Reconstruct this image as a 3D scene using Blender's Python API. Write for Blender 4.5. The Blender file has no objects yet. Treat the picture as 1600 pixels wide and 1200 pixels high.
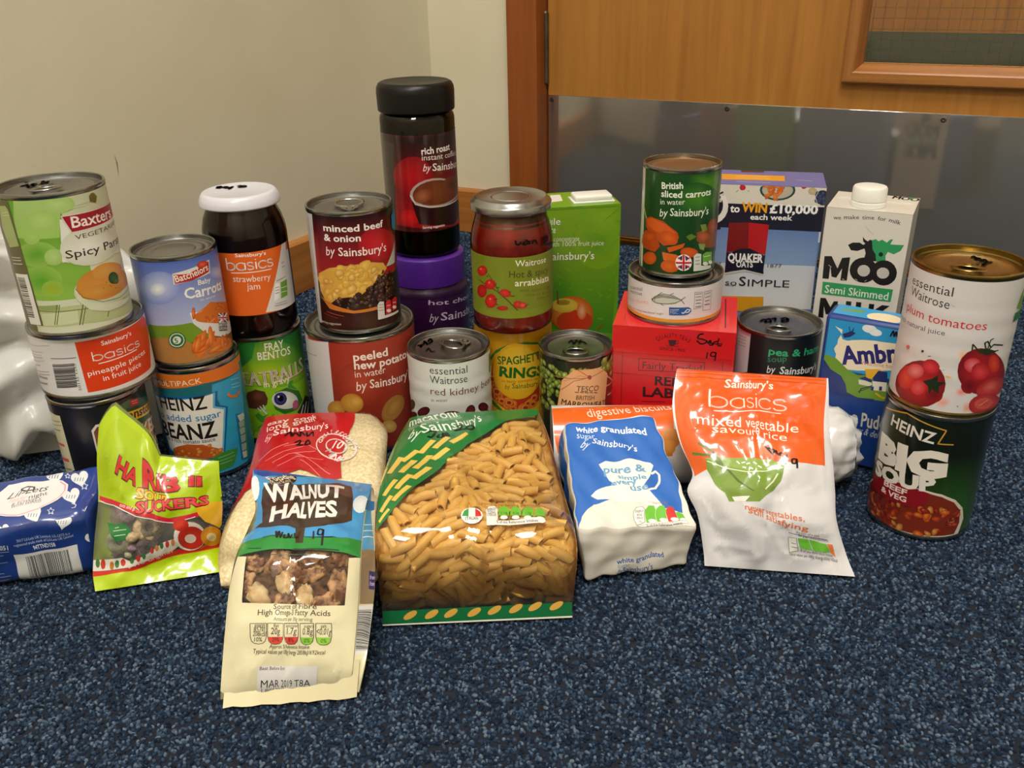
import bpy, bmesh, math, random
import numpy as np
from mathutils import Vector, Matrix
from mathutils.geometry import tessellate_polygon

SC = bpy.context.scene
COL = SC.collection
# ---------------------------------------------------------------- camera, light, exposure
CAM_H, PITCH, ROLL = .42184, .45062, -.023375
cam = bpy.data.cameras.new('camera'); cam.sensor_width = 36; cam.lens = 1405.3/1600*36
cam.clip_start = .02; cam.clip_end = 50
camo = bpy.data.objects.new('camera', cam); COL.objects.link(camo); SC.camera = camo
_fw = Vector((0, math.cos(PITCH), -math.sin(PITCH))); _up = Vector((0, math.sin(PITCH), math.cos(PITCH))); _rt = Vector((1, 0, 0))
_r2 = _rt*math.cos(ROLL)+_up*math.sin(ROLL); _u2 = -_rt*math.sin(ROLL)+_up*math.cos(ROLL)
camo.matrix_world = Matrix(((_r2.x, _u2.x, -_fw.x, 0), (_r2.y, _u2.y, -_fw.y, 0), (_r2.z, _u2.z, -_fw.z, CAM_H), (0, 0, 0, 1)))
world = bpy.data.worlds.new('world'); SC.world = world; world.use_nodes = True
world.node_tree.nodes['Background'].inputs[0].default_value = (.9, .82, .7, 1)
world.node_tree.nodes['Background'].inputs[1].default_value = .05
vs = SC.view_settings; vs.view_transform = 'Standard'; vs.look = 'None'; vs.exposure = 0.0; vs.gamma = 1; vs.use_curve_mapping = False

def area(name, loc, size, watts, color, rot=(0, 0, 0)):
    l = bpy.data.lights.new(name, 'AREA'); l.shape = 'RECTANGLE'; l.size, l.size_y = size; l.energy = watts; l.color = color
    o = bpy.data.objects.new(name, l); COL.objects.link(o); o.location = loc; o.rotation_euler = rot
    return o
WARM = (1, .955, .885)
area('ceiling_panel_light', (.10, .10, 2.40), (.55, .55), 31, WARM, (0, 0, -.46))
area('ceiling_panel_light', (-.35, -.95, 2.40), (.55, .55), 33, WARM, (0, 0, -.46))
area('corridor_light', (.89, 1.50, 2.2), (.4, .4), 60, WARM)
# ---------------------------------------------------------------- surfaces that carry print
class Surf:
    """grid of points; (u, v) are millimetres over the grid; print is laid on it facet by facet"""
    def __init__(s, G, U0, U1, V0, V1, N=None, slu=True, slv=True):
        s.G = np.asarray(G, float); s.U0, s.U1, s.V0, s.V1 = U0, U1, V0, V1
        s.nv, s.nu = s.G.shape[0]-1, s.G.shape[1]-1
        s.du, s.dv = (U1-U0)/s.nu, (V1-V0)/s.nv
        s.slu, s.slv = slu, slv
        if N is None:
            du = np.gradient(s.G, axis=1); dv = np.gradient(s.G, axis=0)
            N = np.cross(du, dv); N /= np.linalg.norm(N, axis=2, keepdims=True)+1e-12
        s.N = N
    def at(s, u, v):
        x = np.clip((np.asarray(u)-s.U0)/s.du, 0, s.nu-1e-6); y = np.clip((np.asarray(v)-s.V0)/s.dv, 0, s.nv-1e-6)
        i = x.astype(int); j = y.astype(int); a = (x-i)[..., None]; b = (y-j)[..., None]
        def f(A):
            A0, A1, A2, A3 = A[j, i], A[j, i+1], A[j+1, i+1], A[j+1, i]
            return np.where(a >= b, A0+(A1-A0)*a+(A2-A1)*b, A0+(A3-A0)*b+(A2-A3)*a)
        n = f(s.N); n /= np.linalg.norm(n, axis=-1, keepdims=True)+1e-12
        return f(s.G), n

def surf_cyl(R, z0, z1, seg=64, half=None, nv=1, ripple=None):
    """upright cylinder in metres, u = 0 on the local -Y side"""
    h = np.pi*R*1000 if half is None else half
    u = np.linspace(-h, h, seg+1)/1000/R; v = np.linspace(z0, z1, nv+1)
    r = np.array([R+(ripple(z) if ripple else 0) for z in v])
    G = np.stack([np.outer(r, np.sin(u)), -np.outer(r, np.cos(u)), np.outer(v, np.ones_like(u))], -1)
    N = np.stack([np.outer(np.ones_like(v), np.sin(u)), -np.outer(np.ones_like(v), np.cos(u)), 0*G[..., 0]], -1)
    if ripple:
        g = np.gradient(r, v)[:, None]; N[..., 2] = -g; N /= np.linalg.norm(N, axis=2, keepdims=True)
    return Surf(G, -h, h, z0*1000, z1*1000, N, True, nv > 1)

def surf_plane(o, ex, ey, W, H):
    """flat panel, o = lower left corner, W x H metres"""
    o, ex, ey = (np.array(q, float) for q in (o, ex, ey))
    G = np.array([[o, o+ex*W], [o+ey*H, o+ex*W+ey*H]])
    n = np.cross(ex, ey); n /= np.linalg.norm(n)
    return Surf(G, 0, W*1000, 0, H*1000, np.broadcast_to(n, G.shape).copy(), False, False)

def cubic(P, t):
    """Catmull-Rom through the rows of P at t in 0..1"""
    P = np.asarray(P, float); n = len(P)-1; Q = np.vstack([2*P[0]-P[1], P, 2*P[-1]-P[-2]])
    x = np.clip(t*n, 0, n-1e-9); i = x.astype(int); f = (x-i)[:, None]
    a, b, c, d = Q[i], Q[i+1], Q[i+2], Q[i+3]
    return .5*(2*b+(c-a)*f+(2*a-5*b+4*c-d)*f*f+(3*b-a-3*c+d)*f**3)

def vnoise(rs, nv, nu, cells_v, cells_u):
    """smooth value noise, -1..1"""
    A = rs.rand(cells_v+3, cells_u+3)*2-1
    y = np.linspace(0, cells_v, nv+1)+.5; x = np.linspace(0, cells_u, nu+1)+.5
    j = y.astype(int); i = x.astype(int); b = (y-j)[:, None]; a = (x-i)[None]
    a = a*a*(3-2*a); b = b*b*(3-2*b)
    g = lambda dj, di: A[np.ix_(j+dj, i+di)]
    return (g(0, 0)*(1-a)+g(0, 1)*a)*(1-b)+(g(1, 0)*(1-a)+g(1, 1)*a)*b

def bag_grids(st, nu, nv, p=2.5, q=.7, crumple=0, fold=0, seed=1, cell=18, pleats=0, crease=0, nc=7, fc=2.2, fine=.15):
    """st rows: left xyz, right xyz, front bulge, back bulge (metres), bottom to top -> front and back grids"""
    st = np.asarray(st, float); t = np.linspace(0, 1, nv+1)
    d = np.linspace(0, 1, 400); m = cubic(st, d); m = (m[:, 0:3]+m[:, 3:6])/2      # even steps along the sheet
    l = np.concatenate([[0], np.cumsum(np.linalg.norm(np.diff(m, axis=0), axis=1))]); S = cubic(st, np.interp(t, l/l[-1], d))
    S[:, 6:8] = np.maximum(S[:, 6:8], 0)
    a = np.linspace(0, 1, nu+1); a = a+.03*np.sin(4*np.pi*a)*-1
    L, R = S[:, None, 0:3], S[:, None, 3:6]
    P = L+(R-L)*a[None, :, None]
    ex = R-L; ex /= np.linalg.norm(ex, axis=2, keepdims=True)
    mid = (L+R)/2; ey = np.gradient(mid, axis=0); ey /= np.linalg.norm(ey, axis=2, keepdims=True)+1e-12
    n = np.cross(ex, ey); n /= np.linalg.norm(n, axis=2, keepdims=True)+1e-12
    w = np.clip(1-np.abs(2*a-1)**p, 0, 1)**q
    rs = np.random.RandomState(seed)
    c1 = vnoise(rs, nv, nu, max(2, nv*3//cell), max(2, nu*3//cell)); c2 = vnoise(rs, nv, nu, nv*8//cell, nu*8//cell)
    c3 = 1-2*np.abs(vnoise(rs, nv, nu, nv*4//cell, nu*5//cell)); c4 = 1-2*np.abs(vnoise(rs, nv, nu, nv*7//cell, nu*3//cell))
    c = crumple*(c1+fine*c2)+fold*(c3*c3*np.sign(c3)+.7*c4*c4*np.sign(c4))
    for k in range(nc if crease else 0):
        th = rs.rand()*np.pi; f = fc*(.6+rs.rand()); ph = rs.rand()
        x = f*(np.cos(th)*a[None]+np.sin(th)*t[:, None])+ph+.25*c1
        c = c+crease*(.5+rs.rand())*(np.abs((x % 1)-.5)*4-1)/nc**.5
    edge = np.clip(np.minimum(a, 1-a)*9, 0, 1)[None]*np.clip(np.minimum(t, 1-t)*14, 0, 1)[:, None]
    if pleats:
        c = c+pleats*np.sin(a*46)[None]*np.exp(-((t-1)/.1)**2)[:, None]+pleats*np.sin(a*38+1)[None]*np.exp(-(t/.1)**2)[:, None]
    F = P+n*(w[None]*S[:, 6:7]+c*edge)[..., None]
    B = P-n*(w[None]*S[:, 7:8])[..., None]
    return F, B

def bag_surf(st, nu, nv, W, H, **k):
    F, B = bag_grids(st, nu, nv, **k)
    return Surf(F, 0, W, 0, H), B
# ---------------------------------------------------------------- where things stand (metres; camera looks along +Y)
TINS = {  # name: x, y, z, radius, height
 'branston': (-.342, .667, 0, .0375, .108), 'pineapple': (-.3425, .680, .108, .0443, .056), 'baxters': (-.340, .669, .164, .0386, .109),
 'beanz': (-.2805, .729, 0, .0389, .108), 'batch': (-.2808, .7302, .108, .0350, .097),
 'fray': (-.2375, .794, 0, .0375, .108), 'pot': (-.1405, .778, 0, .0506, .117), 'beef': (-.1385, .776, .117, .038, .110),
 'kid': (-.0565, .745, 0, .0378, .104), 'spag': (.002, .800, 0, .0375, .108), 'marr': (.0587, .7475, 0, .0338, .100),
 'tuna': (.1500, .773, .120, .0425, .040), 'carrots': (.151, .777, .160, .0337, .095), 'pea': (.2488, .771, 0, .0386, .108),
 'heinz': (.3278, .612, 0, .0390, .108), 'plum': (.3283, .612, .108, .0385, .108)}
JARS = {'jam': (-.2368, .7895, .108, .0368, .128), 'arr': (.0027, .786, .108, .0372, .119),
        'hotchoc': (-.0925, .965, 0, .0455, .1245), 'coffee': (-.0925, .965, .1245, .0390, .1780)}
BOXES = {  # front left corner x, y, turn, width, depth, height
 'tea': (.0904, .7388, -13.8, .1068, .089, .120), 'quaker': (.1765, .9066, -14.7, .140, .066, .205),
 'moo': (.2923, .8098, -28, .0735, .063, .203), 'amb': (.2676, .7092, -32, .093, .032, .138), 'juice': (.0165, .853, 9.2, .0955, .058, .195)}
face_turn = lambda x, y: np.arctan2(-x, y)

SUGAR = dict(half=(45, 25, 55), r=4.5, c={  # corner (x, y, z) signs -> position
 (-1,-1,-1): (.0440,.5330,.0470), (1,-1,-1): (.1330,.5450,.0400), (-1,-1,1): (.0401,.632,.0815), (1,-1,1): (.1125,.638,.0845),
 (-1,1,-1): (.0500,.5310,.0015), (1,1,-1): (.1290,.5480,.0015), (-1,1,1): (.0350,.640,.044), (1,1,1): (.1090,.645,.034)})
LIL = dict(half=(55, 30, 27), r=9, c={
 (-1,-1,-1): (-.430,.5330,.001), (1,-1,-1): (-.3160,.5550,.001), (-1,-1,1): (-.430,.5270,.052), (1,-1,1): (-.3150,.5560,.056),
 (-1,1,-1): (-.432,.597,.001), (1,1,-1): (-.3200,.6190,.001), (-1,1,1): (-.432,.592,.060), (1,1,1): (-.3180,.6190,.064)})

def wob(p, k, amp):
    x, y, z = p[..., 0]*k, p[..., 1]*k, p[..., 2]*k
    s = np.sin
    return amp*np.stack([s(x*1.3+2*s(y*1.7+.4)+z)*.5+.4*s(3.1*y+1.9*z), s(y*1.1+2*s(z*1.9)+x*.6)*.5+.4*s(2.7*x-2.2*z), s(z*1.2+2*s(x*1.5+1)+y*.7)*.6+.5*s(3.3*x+2.1*y+1)], -1)

def rbox(P, B, k=90, amp=.0012):
    h = np.array(B['half'], float); r = B['r']; q = P*h; i = np.clip(q, -(h-r), h-r); d = q-i
    n = np.linalg.norm(d, axis=-1, keepdims=True); q = np.where(n > 0, i+r*d/np.maximum(n, 1e-9), q)/h
    w = 0
    for sg, c in B['c'].items():
        w = w+np.prod([(1+sg[a]*q[..., a])/2 for a in range(3)], axis=0)[..., None]*np.array(c)
    w = w+wob(w, k, amp)
    w[..., 2] = np.maximum(w[..., 2], .0006)
    return w

def rface(B, f, nu=36, nv=30, **k):
    a, b = np.meshgrid(np.linspace(-1, 1, nu+1), np.linspace(-1, 1, nv+1)); o = np.ones_like(a)
    P = {'front': (a, -o, b), 'end': (a, -b, -o), 'left': (-o, -a, b), 'top': (a, b, o), 'right': (o, a, b), 'back': (-a, o, b)}[f]
    h = B['half']; W = {'front': h[0], 'end': h[0], 'left': h[1], 'top': h[0], 'right': h[1], 'back': h[0]}[f]
    H = {'front': h[2], 'end': h[1], 'left': h[2], 'top': h[1], 'right': h[2], 'back': h[2]}[f]
    return Surf(rbox(np.stack(P, -1), B, **k), 0, 2*W, 0, 2*H)

BAGS = {  # print size, grid, stations bottom to top, shape
 'pasta': (133, 190, 34, 40, dict(p=3.2, q=.5, crumple=.0008, fold=.0012, seed=4, cell=20, crease=.0012, nc=6)),
 'rice': (118, 165, 30, 36, dict(p=3.0, q=.55, crumple=.0008, fold=.0006, seed=8, crease=.0006)),
 'walnut': (82, 185, 34, 56, dict(p=2.4, q=.8, crumple=.0006, fold=.0010, seed=3, cell=24, pleats=.0005, crease=.0006)),
 'pouch': (112, 165, 44, 56, dict(p=2.3, q=.8, crumple=.0010, fold=.0012, seed=11, cell=24, pleats=.0006, crease=.0016, nc=6)),
 'haribo': (88, 95, 34, 36, dict(p=2.3, q=.8, crumple=.0010, fold=.0010, seed=6, cell=20, pleats=.0006, crease=.0014, nc=6))}

def bag_base(st):
    st = np.asarray(st); return np.array([(st[0, 0]+st[0, 3])/2, (st[0, 1]+st[0, 4])/2, 0])

DIG = dict(x0=.0335, x1=.2835, y0=.680, y1=.668, r=.0335)
def dig_grid(nu=60, nv=48):
    """biscuit roll lying along X; u runs along it, v from the floor round the front and over"""
    t = np.linspace(0, 1, nu+1); a = np.linspace(-np.pi, np.pi, nv+1)
    r = DIG['r']*np.ones_like(t)
    x = DIG['x0']+(DIG['x1']-DIG['x0'])*t; y = DIG['y0']+(DIG['y1']-DIG['y0'])*t
    rr = r[None]*(1-.18*np.clip((t-.93)/.07, 0, 1)**2)[None]*(1+.012*np.sin(9*a[:, None]+t[None]*7)*np.clip((t-.8)/.1, 0, 1)[None])
    G = np.stack([np.broadcast_to(x, rr.shape), y[None]-rr*np.cos(a)[:, None], .0342+rr*np.sin(a)[:, None]], -1)
    rs = np.random.RandomState(5); w = np.clip((t-.72)/.12, 0, 1)[None, :, None]; m = 0
    for k in range(7): f = rs.randn(2)*np.array([26, 3.2]); m = m+np.abs(((f[0]*t[None]+f[1]*a[:, None]+rs.rand()*9) % 2)-1)-.5
    G = G+w*(m*.0013)[..., None]*np.stack([0*rr, -np.cos(a)[:, None]+0*rr, np.sin(a)[:, None]+0*rr], -1)
    G[..., 2] = np.maximum(G[..., 2], .0012)
    return G

def make_surfs(ST):
    S = {}
    for n, (x, y, z, R, H) in TINS.items():
        rip = None; nv = 1
        if n in ('kid', 'plum', 'marr_', 'baxters', 'beanz'):
            A = {'kid': .00016, 'plum': .00012, 'baxters': .00007, 'beanz': .00007}[n]
            rip = lambda v, A=A, H=H: A*np.cos(2*np.pi*(v/H)*7)*(np.clip(np.minimum(v-.16*H, .84*H-v)/(.06*H), 0, 1)); nv = 44
        S[n] = (surf_cyl(R-.0003, .0040, H-.0040, 64, nv=nv, ripple=rip), (x, y, z, face_turn(x, y)))
    for n, lo, hi, half in (('jam', .0235, .0815, 46), ('arr', .0165, .073, 52), ('coffee', .030, .130, None), ('hotchoc', .004, .082, None)):
        x, y, z, R, H = JARS[n]
        S[n] = (surf_cyl(R+.0002, lo, hi, 64 if half is None else 26, half), (x, y, z, face_turn(x, y)))
    X, Y, Z = np.eye(3)
    for n, h in (('baxters', .0040), ('kid', .0040), ('pea', .0040), ('plum', .0040), ('marr', .0040), ('jam', -.0002)):
        x, y, z, R, H = (TINS.get(n) or JARS[n]); q = R-.006
        S[n+'_lid'] = (surf_plane((-q, -q, H-h), X, Y, 2*q, 2*q), (x, y, z, face_turn(x, y)))
    x, y, z, R, H = JARS['arr']; S['arr_glass'] = (surf_cyl(R+.0004, .074, .094, 26, 52), (x, y, z, face_turn(x, y)))
    for n, (x, y, t, W, D, H) in BOXES.items():
        tr = (x, y, 0, np.radians(t)); e = .00015
        S[n] = (surf_plane((0, -e, 0), X, Z, W, H), tr)
        S[n+'_top'] = (surf_plane((0, 0, H+e), X, Y, W, D), tr)
        S[n+'_back'] = (surf_plane((W, D+e, 0), -X, Z, W, H), tr)
        S[n+'_side'] = (surf_plane((W+e, 0, 0), Y, Z, D, H), tr)
    for n, f in (('sugar', 'front'), ('sugar_end', 'end'), ('sugar_side', 'left')):
        S[n] = (rface(SUGAR, f), (0, 0, 0, 0))
    for n, f in (('lil_front', 'front'), ('lil_top', 'top')):
        S[n] = (rface(LIL, f, k=70, amp=.0008), (0, 0, 0, 0))
    for n, (W, H, nu, nv, k) in BAGS.items():
        b = bag_base(ST[n]); s, B = bag_surf(ST[n], nu, nv, W, H, **k)
        if n == 'haribo':      # the torn top stands up on the left
            a, t = np.linspace(0, 1, nu+1), np.linspace(0, 1, nv+1); k = np.interp(a, (0, .17, .40, .50, 1), (.5, 1, .42, 0, 0))[None]*(np.clip((t-.70)/.30, 0, 1)**1.15)[:, None]
            d = k[..., None]*np.array([.002, .008, .037]); s = Surf(s.G+d, 0, W, 0, H); B = B+d
        s.G = s.G-b; s.B = B-b; s.G[..., 2] = np.maximum(s.G[..., 2], .0004)
        S[n] = (s, (*b, 0))
    b = bag_base(ST['pasta']); f = np.array(ST['pasta_flap'])
    S['pasta_flap'] = (Surf(np.array([[f[0, :3], f[0, 3:6]], [f[1, :3], f[1, 3:6]]])-b, 0, 133, 0, 19, None, True, True), (*b, 0))
    g = np.array(ST['gusset']); q = np.linspace(0, 1, 41); g = cubic(g, q); w = np.linspace(0, 1, 7)[None, :, None]; P = g[:, None, :3]*(1-w)+g[:, None, 3:6]*w
    P = P+np.array([0, .0, -.0012])*np.sin(w*3.14)*np.sin(q*17)[:, None, None]; b = bag_base(ST['walnut']); S['gusset'] = (Surf(P-b, 0, 20, 0, 180), (*b, 0))
    S['digestive'] = (Surf(dig_grid(), 0, 254, 0, 210), (0, 0, 0, 0))
    return S
# ---------------------------------------------------------------- bag outlines
ST = {
 'pasta': [[-0.0942, 0.4964, 0.003, 0.0386, 0.4998, 0.003, 0.0, 0.012], [-0.0945, 0.4965, 0.0319, 0.0407, 0.5015, 0.0279, 0.005, 0.03], [-0.0954, 0.503, 0.0561, 0.0424, 0.508, 0.0431, 0.006, 0.05], [-0.0966, 0.52, 0.0669, 0.0422, 0.524, 0.0511, 0.008, 0.06], [-0.0988, 0.56, 0.0676, 0.0393, 0.562, 0.0485, 0.009, 0.062], [-0.0989, 0.61, 0.0612, 0.0334, 0.612, 0.0546, 0.009, 0.055], [-0.0951, 0.65, 0.0599, 0.0287, 0.652, 0.0597, 0.008, 0.045], [-0.0892, 0.688, 0.0581, 0.0222, 0.692, 0.0612, 0.003, 0.03]],
 'pasta_flap': [[-0.0937, 0.4901, 0.001, 0.0386, 0.4941, 0.001, 0.0, 0.0], [-0.0931, 0.4945, 0.0192, 0.0389, 0.4995, 0.0174, 0.0, 0.0]],
 'rice': [[-0.218, 0.5341, 0.004, -0.1028, 0.5373, 0.004, 0.002, 0.012], [-0.223, 0.55, 0.0124, -0.1041, 0.553, 0.0008, 0.006, 0.03], [-0.2232, 0.56, 0.0227, -0.1029, 0.563, 0.0171, 0.008, 0.05], [-0.2213, 0.578, 0.0323, -0.102, 0.58, 0.0346, 0.009, 0.055], [-0.2164, 0.605, 0.0403, -0.102, 0.607, 0.0496, 0.01, 0.056], [-0.2156, 0.64, 0.0464, -0.1043, 0.642, 0.0526, 0.01, 0.05], [-0.2175, 0.67, 0.052, -0.1076, 0.673, 0.0554, 0.008, 0.042], [-0.217, 0.698, 0.0561, -0.1217, 0.702, 0.0553, 0.004, 0.03]],
 'walnut': [[-0.1871, 0.4224, 0.003, -0.1053, 0.4296, 0.003, 0.0, 0.001], [-0.186, 0.428, 0.015, -0.1043, 0.432, 0.0171, 0.003, 0.004], [-0.1845, 0.445, 0.0386, -0.1028, 0.447, 0.0344, 0.008, 0.012], [-0.1841, 0.462, 0.0552, -0.1023, 0.464, 0.0486, 0.011, 0.016], [-0.1828, 0.48, 0.0683, -0.1021, 0.482, 0.0645, 0.011, 0.016], [-0.1811, 0.505, 0.0718, -0.1037, 0.506, 0.0689, 0.009, 0.013], [-0.1821, 0.532, 0.0718, -0.1051, 0.533, 0.0706, 0.006, 0.009], [-0.1903, 0.556, 0.0754, -0.1056, 0.558, 0.0663, 0.003, 0.004], [-0.1935, 0.576, 0.0779, -0.1071, 0.577, 0.0615, 0.0, 0.001]],
 'gusset': [[-0.1054, 0.4305, 0.0037, -0.1011, 0.4256, 0.003, 0.0, 0.0], [-0.1045, 0.433, 0.0162, -0.0965, 0.438, 0.0187, 0.0, 0.0], [-0.1033, 0.449, 0.0326, -0.0958, 0.456, 0.0263, 0.0, 0.0], [-0.1027, 0.466, 0.047, -0.0937, 0.474, 0.0429, 0.0, 0.0], [-0.1025, 0.484, 0.063, -0.0946, 0.494, 0.0564, 0.0, 0.0], [-0.1042, 0.508, 0.0675, -0.0975, 0.52, 0.0616, 0.0, 0.0], [-0.1055, 0.535, 0.0693, -0.1005, 0.545, 0.0636, 0.0, 0.0], [-0.1069, 0.572, 0.0618, -0.1057, 0.575, 0.0582, 0.0, 0.0]],
 'walnut_back': [[-0.1844, 0.4171, 0.0008, -0.1021, 0.423, 0.0008, 0.0, 0.0], [-0.1844, 0.43, 0.013, -0.1001, 0.436, 0.0206, 0.0, 0.0]],
 'pouch': [[0.1415, 0.5475, 0.0015, 0.2486, 0.5305, 0.0015, 0.0, 0.001], [0.141, 0.553, 0.0115, 0.2439, 0.541, 0.014, 0.006, 0.006], [0.1371, 0.564, 0.0359, 0.2373, 0.552, 0.0372, 0.013, 0.012], [0.1306, 0.575, 0.05, 0.2386, 0.565, 0.0523, 0.015, 0.014], [0.1356, 0.585, 0.0607, 0.2388, 0.576, 0.0678, 0.013, 0.014], [0.1279, 0.602, 0.078, 0.2404, 0.592, 0.0807, 0.01, 0.011], [0.1249, 0.622, 0.0955, 0.244, 0.612, 0.0919, 0.006, 0.007], [0.1285, 0.639, 0.1093, 0.2479, 0.629, 0.1044, 0.002, 0.003], [0.132, 0.65, 0.1175, 0.2502, 0.64, 0.1108, 0.0, 0.001]],
 'sugar': [[0.0433, 0.532, 0.0454, 0.1334, 0.545, 0.0354, 0.003, 0.047], [0.0409, 0.545, 0.0569, 0.1298, 0.556, 0.0443, 0.006, 0.048], [0.0397, 0.57, 0.0686, 0.125, 0.578, 0.0556, 0.008, 0.048], [0.0391, 0.6, 0.0759, 0.1203, 0.606, 0.0674, 0.007, 0.046], [0.0385, 0.622, 0.0795, 0.1154, 0.626, 0.0776, 0.004, 0.044], [0.0401, 0.632, 0.0793, 0.1125, 0.638, 0.0817, 0.0, 0.042]],
 'haribo': [[-0.3114, 0.5346, 0.001, -0.2256, 0.5542, 0.001, 0.0, 0.001], [-0.3143, 0.543, 0.0116, -0.2286, 0.571, 0.0089, 0.005, 0.005], [-0.3132, 0.553, 0.0303, -0.2263, 0.575, 0.0239, 0.012, 0.012], [-0.3119, 0.563, 0.0462, -0.2239, 0.58, 0.041, 0.014, 0.015], [-0.311, 0.572, 0.0601, -0.2236, 0.584, 0.0528, 0.012, 0.013], [-0.3119, 0.582, 0.0764, -0.2243, 0.588, 0.0647, 0.008, 0.008], [-0.3095, 0.59, 0.091, -0.2248, 0.594, 0.0752, 0.001, 0.002]],
}
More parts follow.
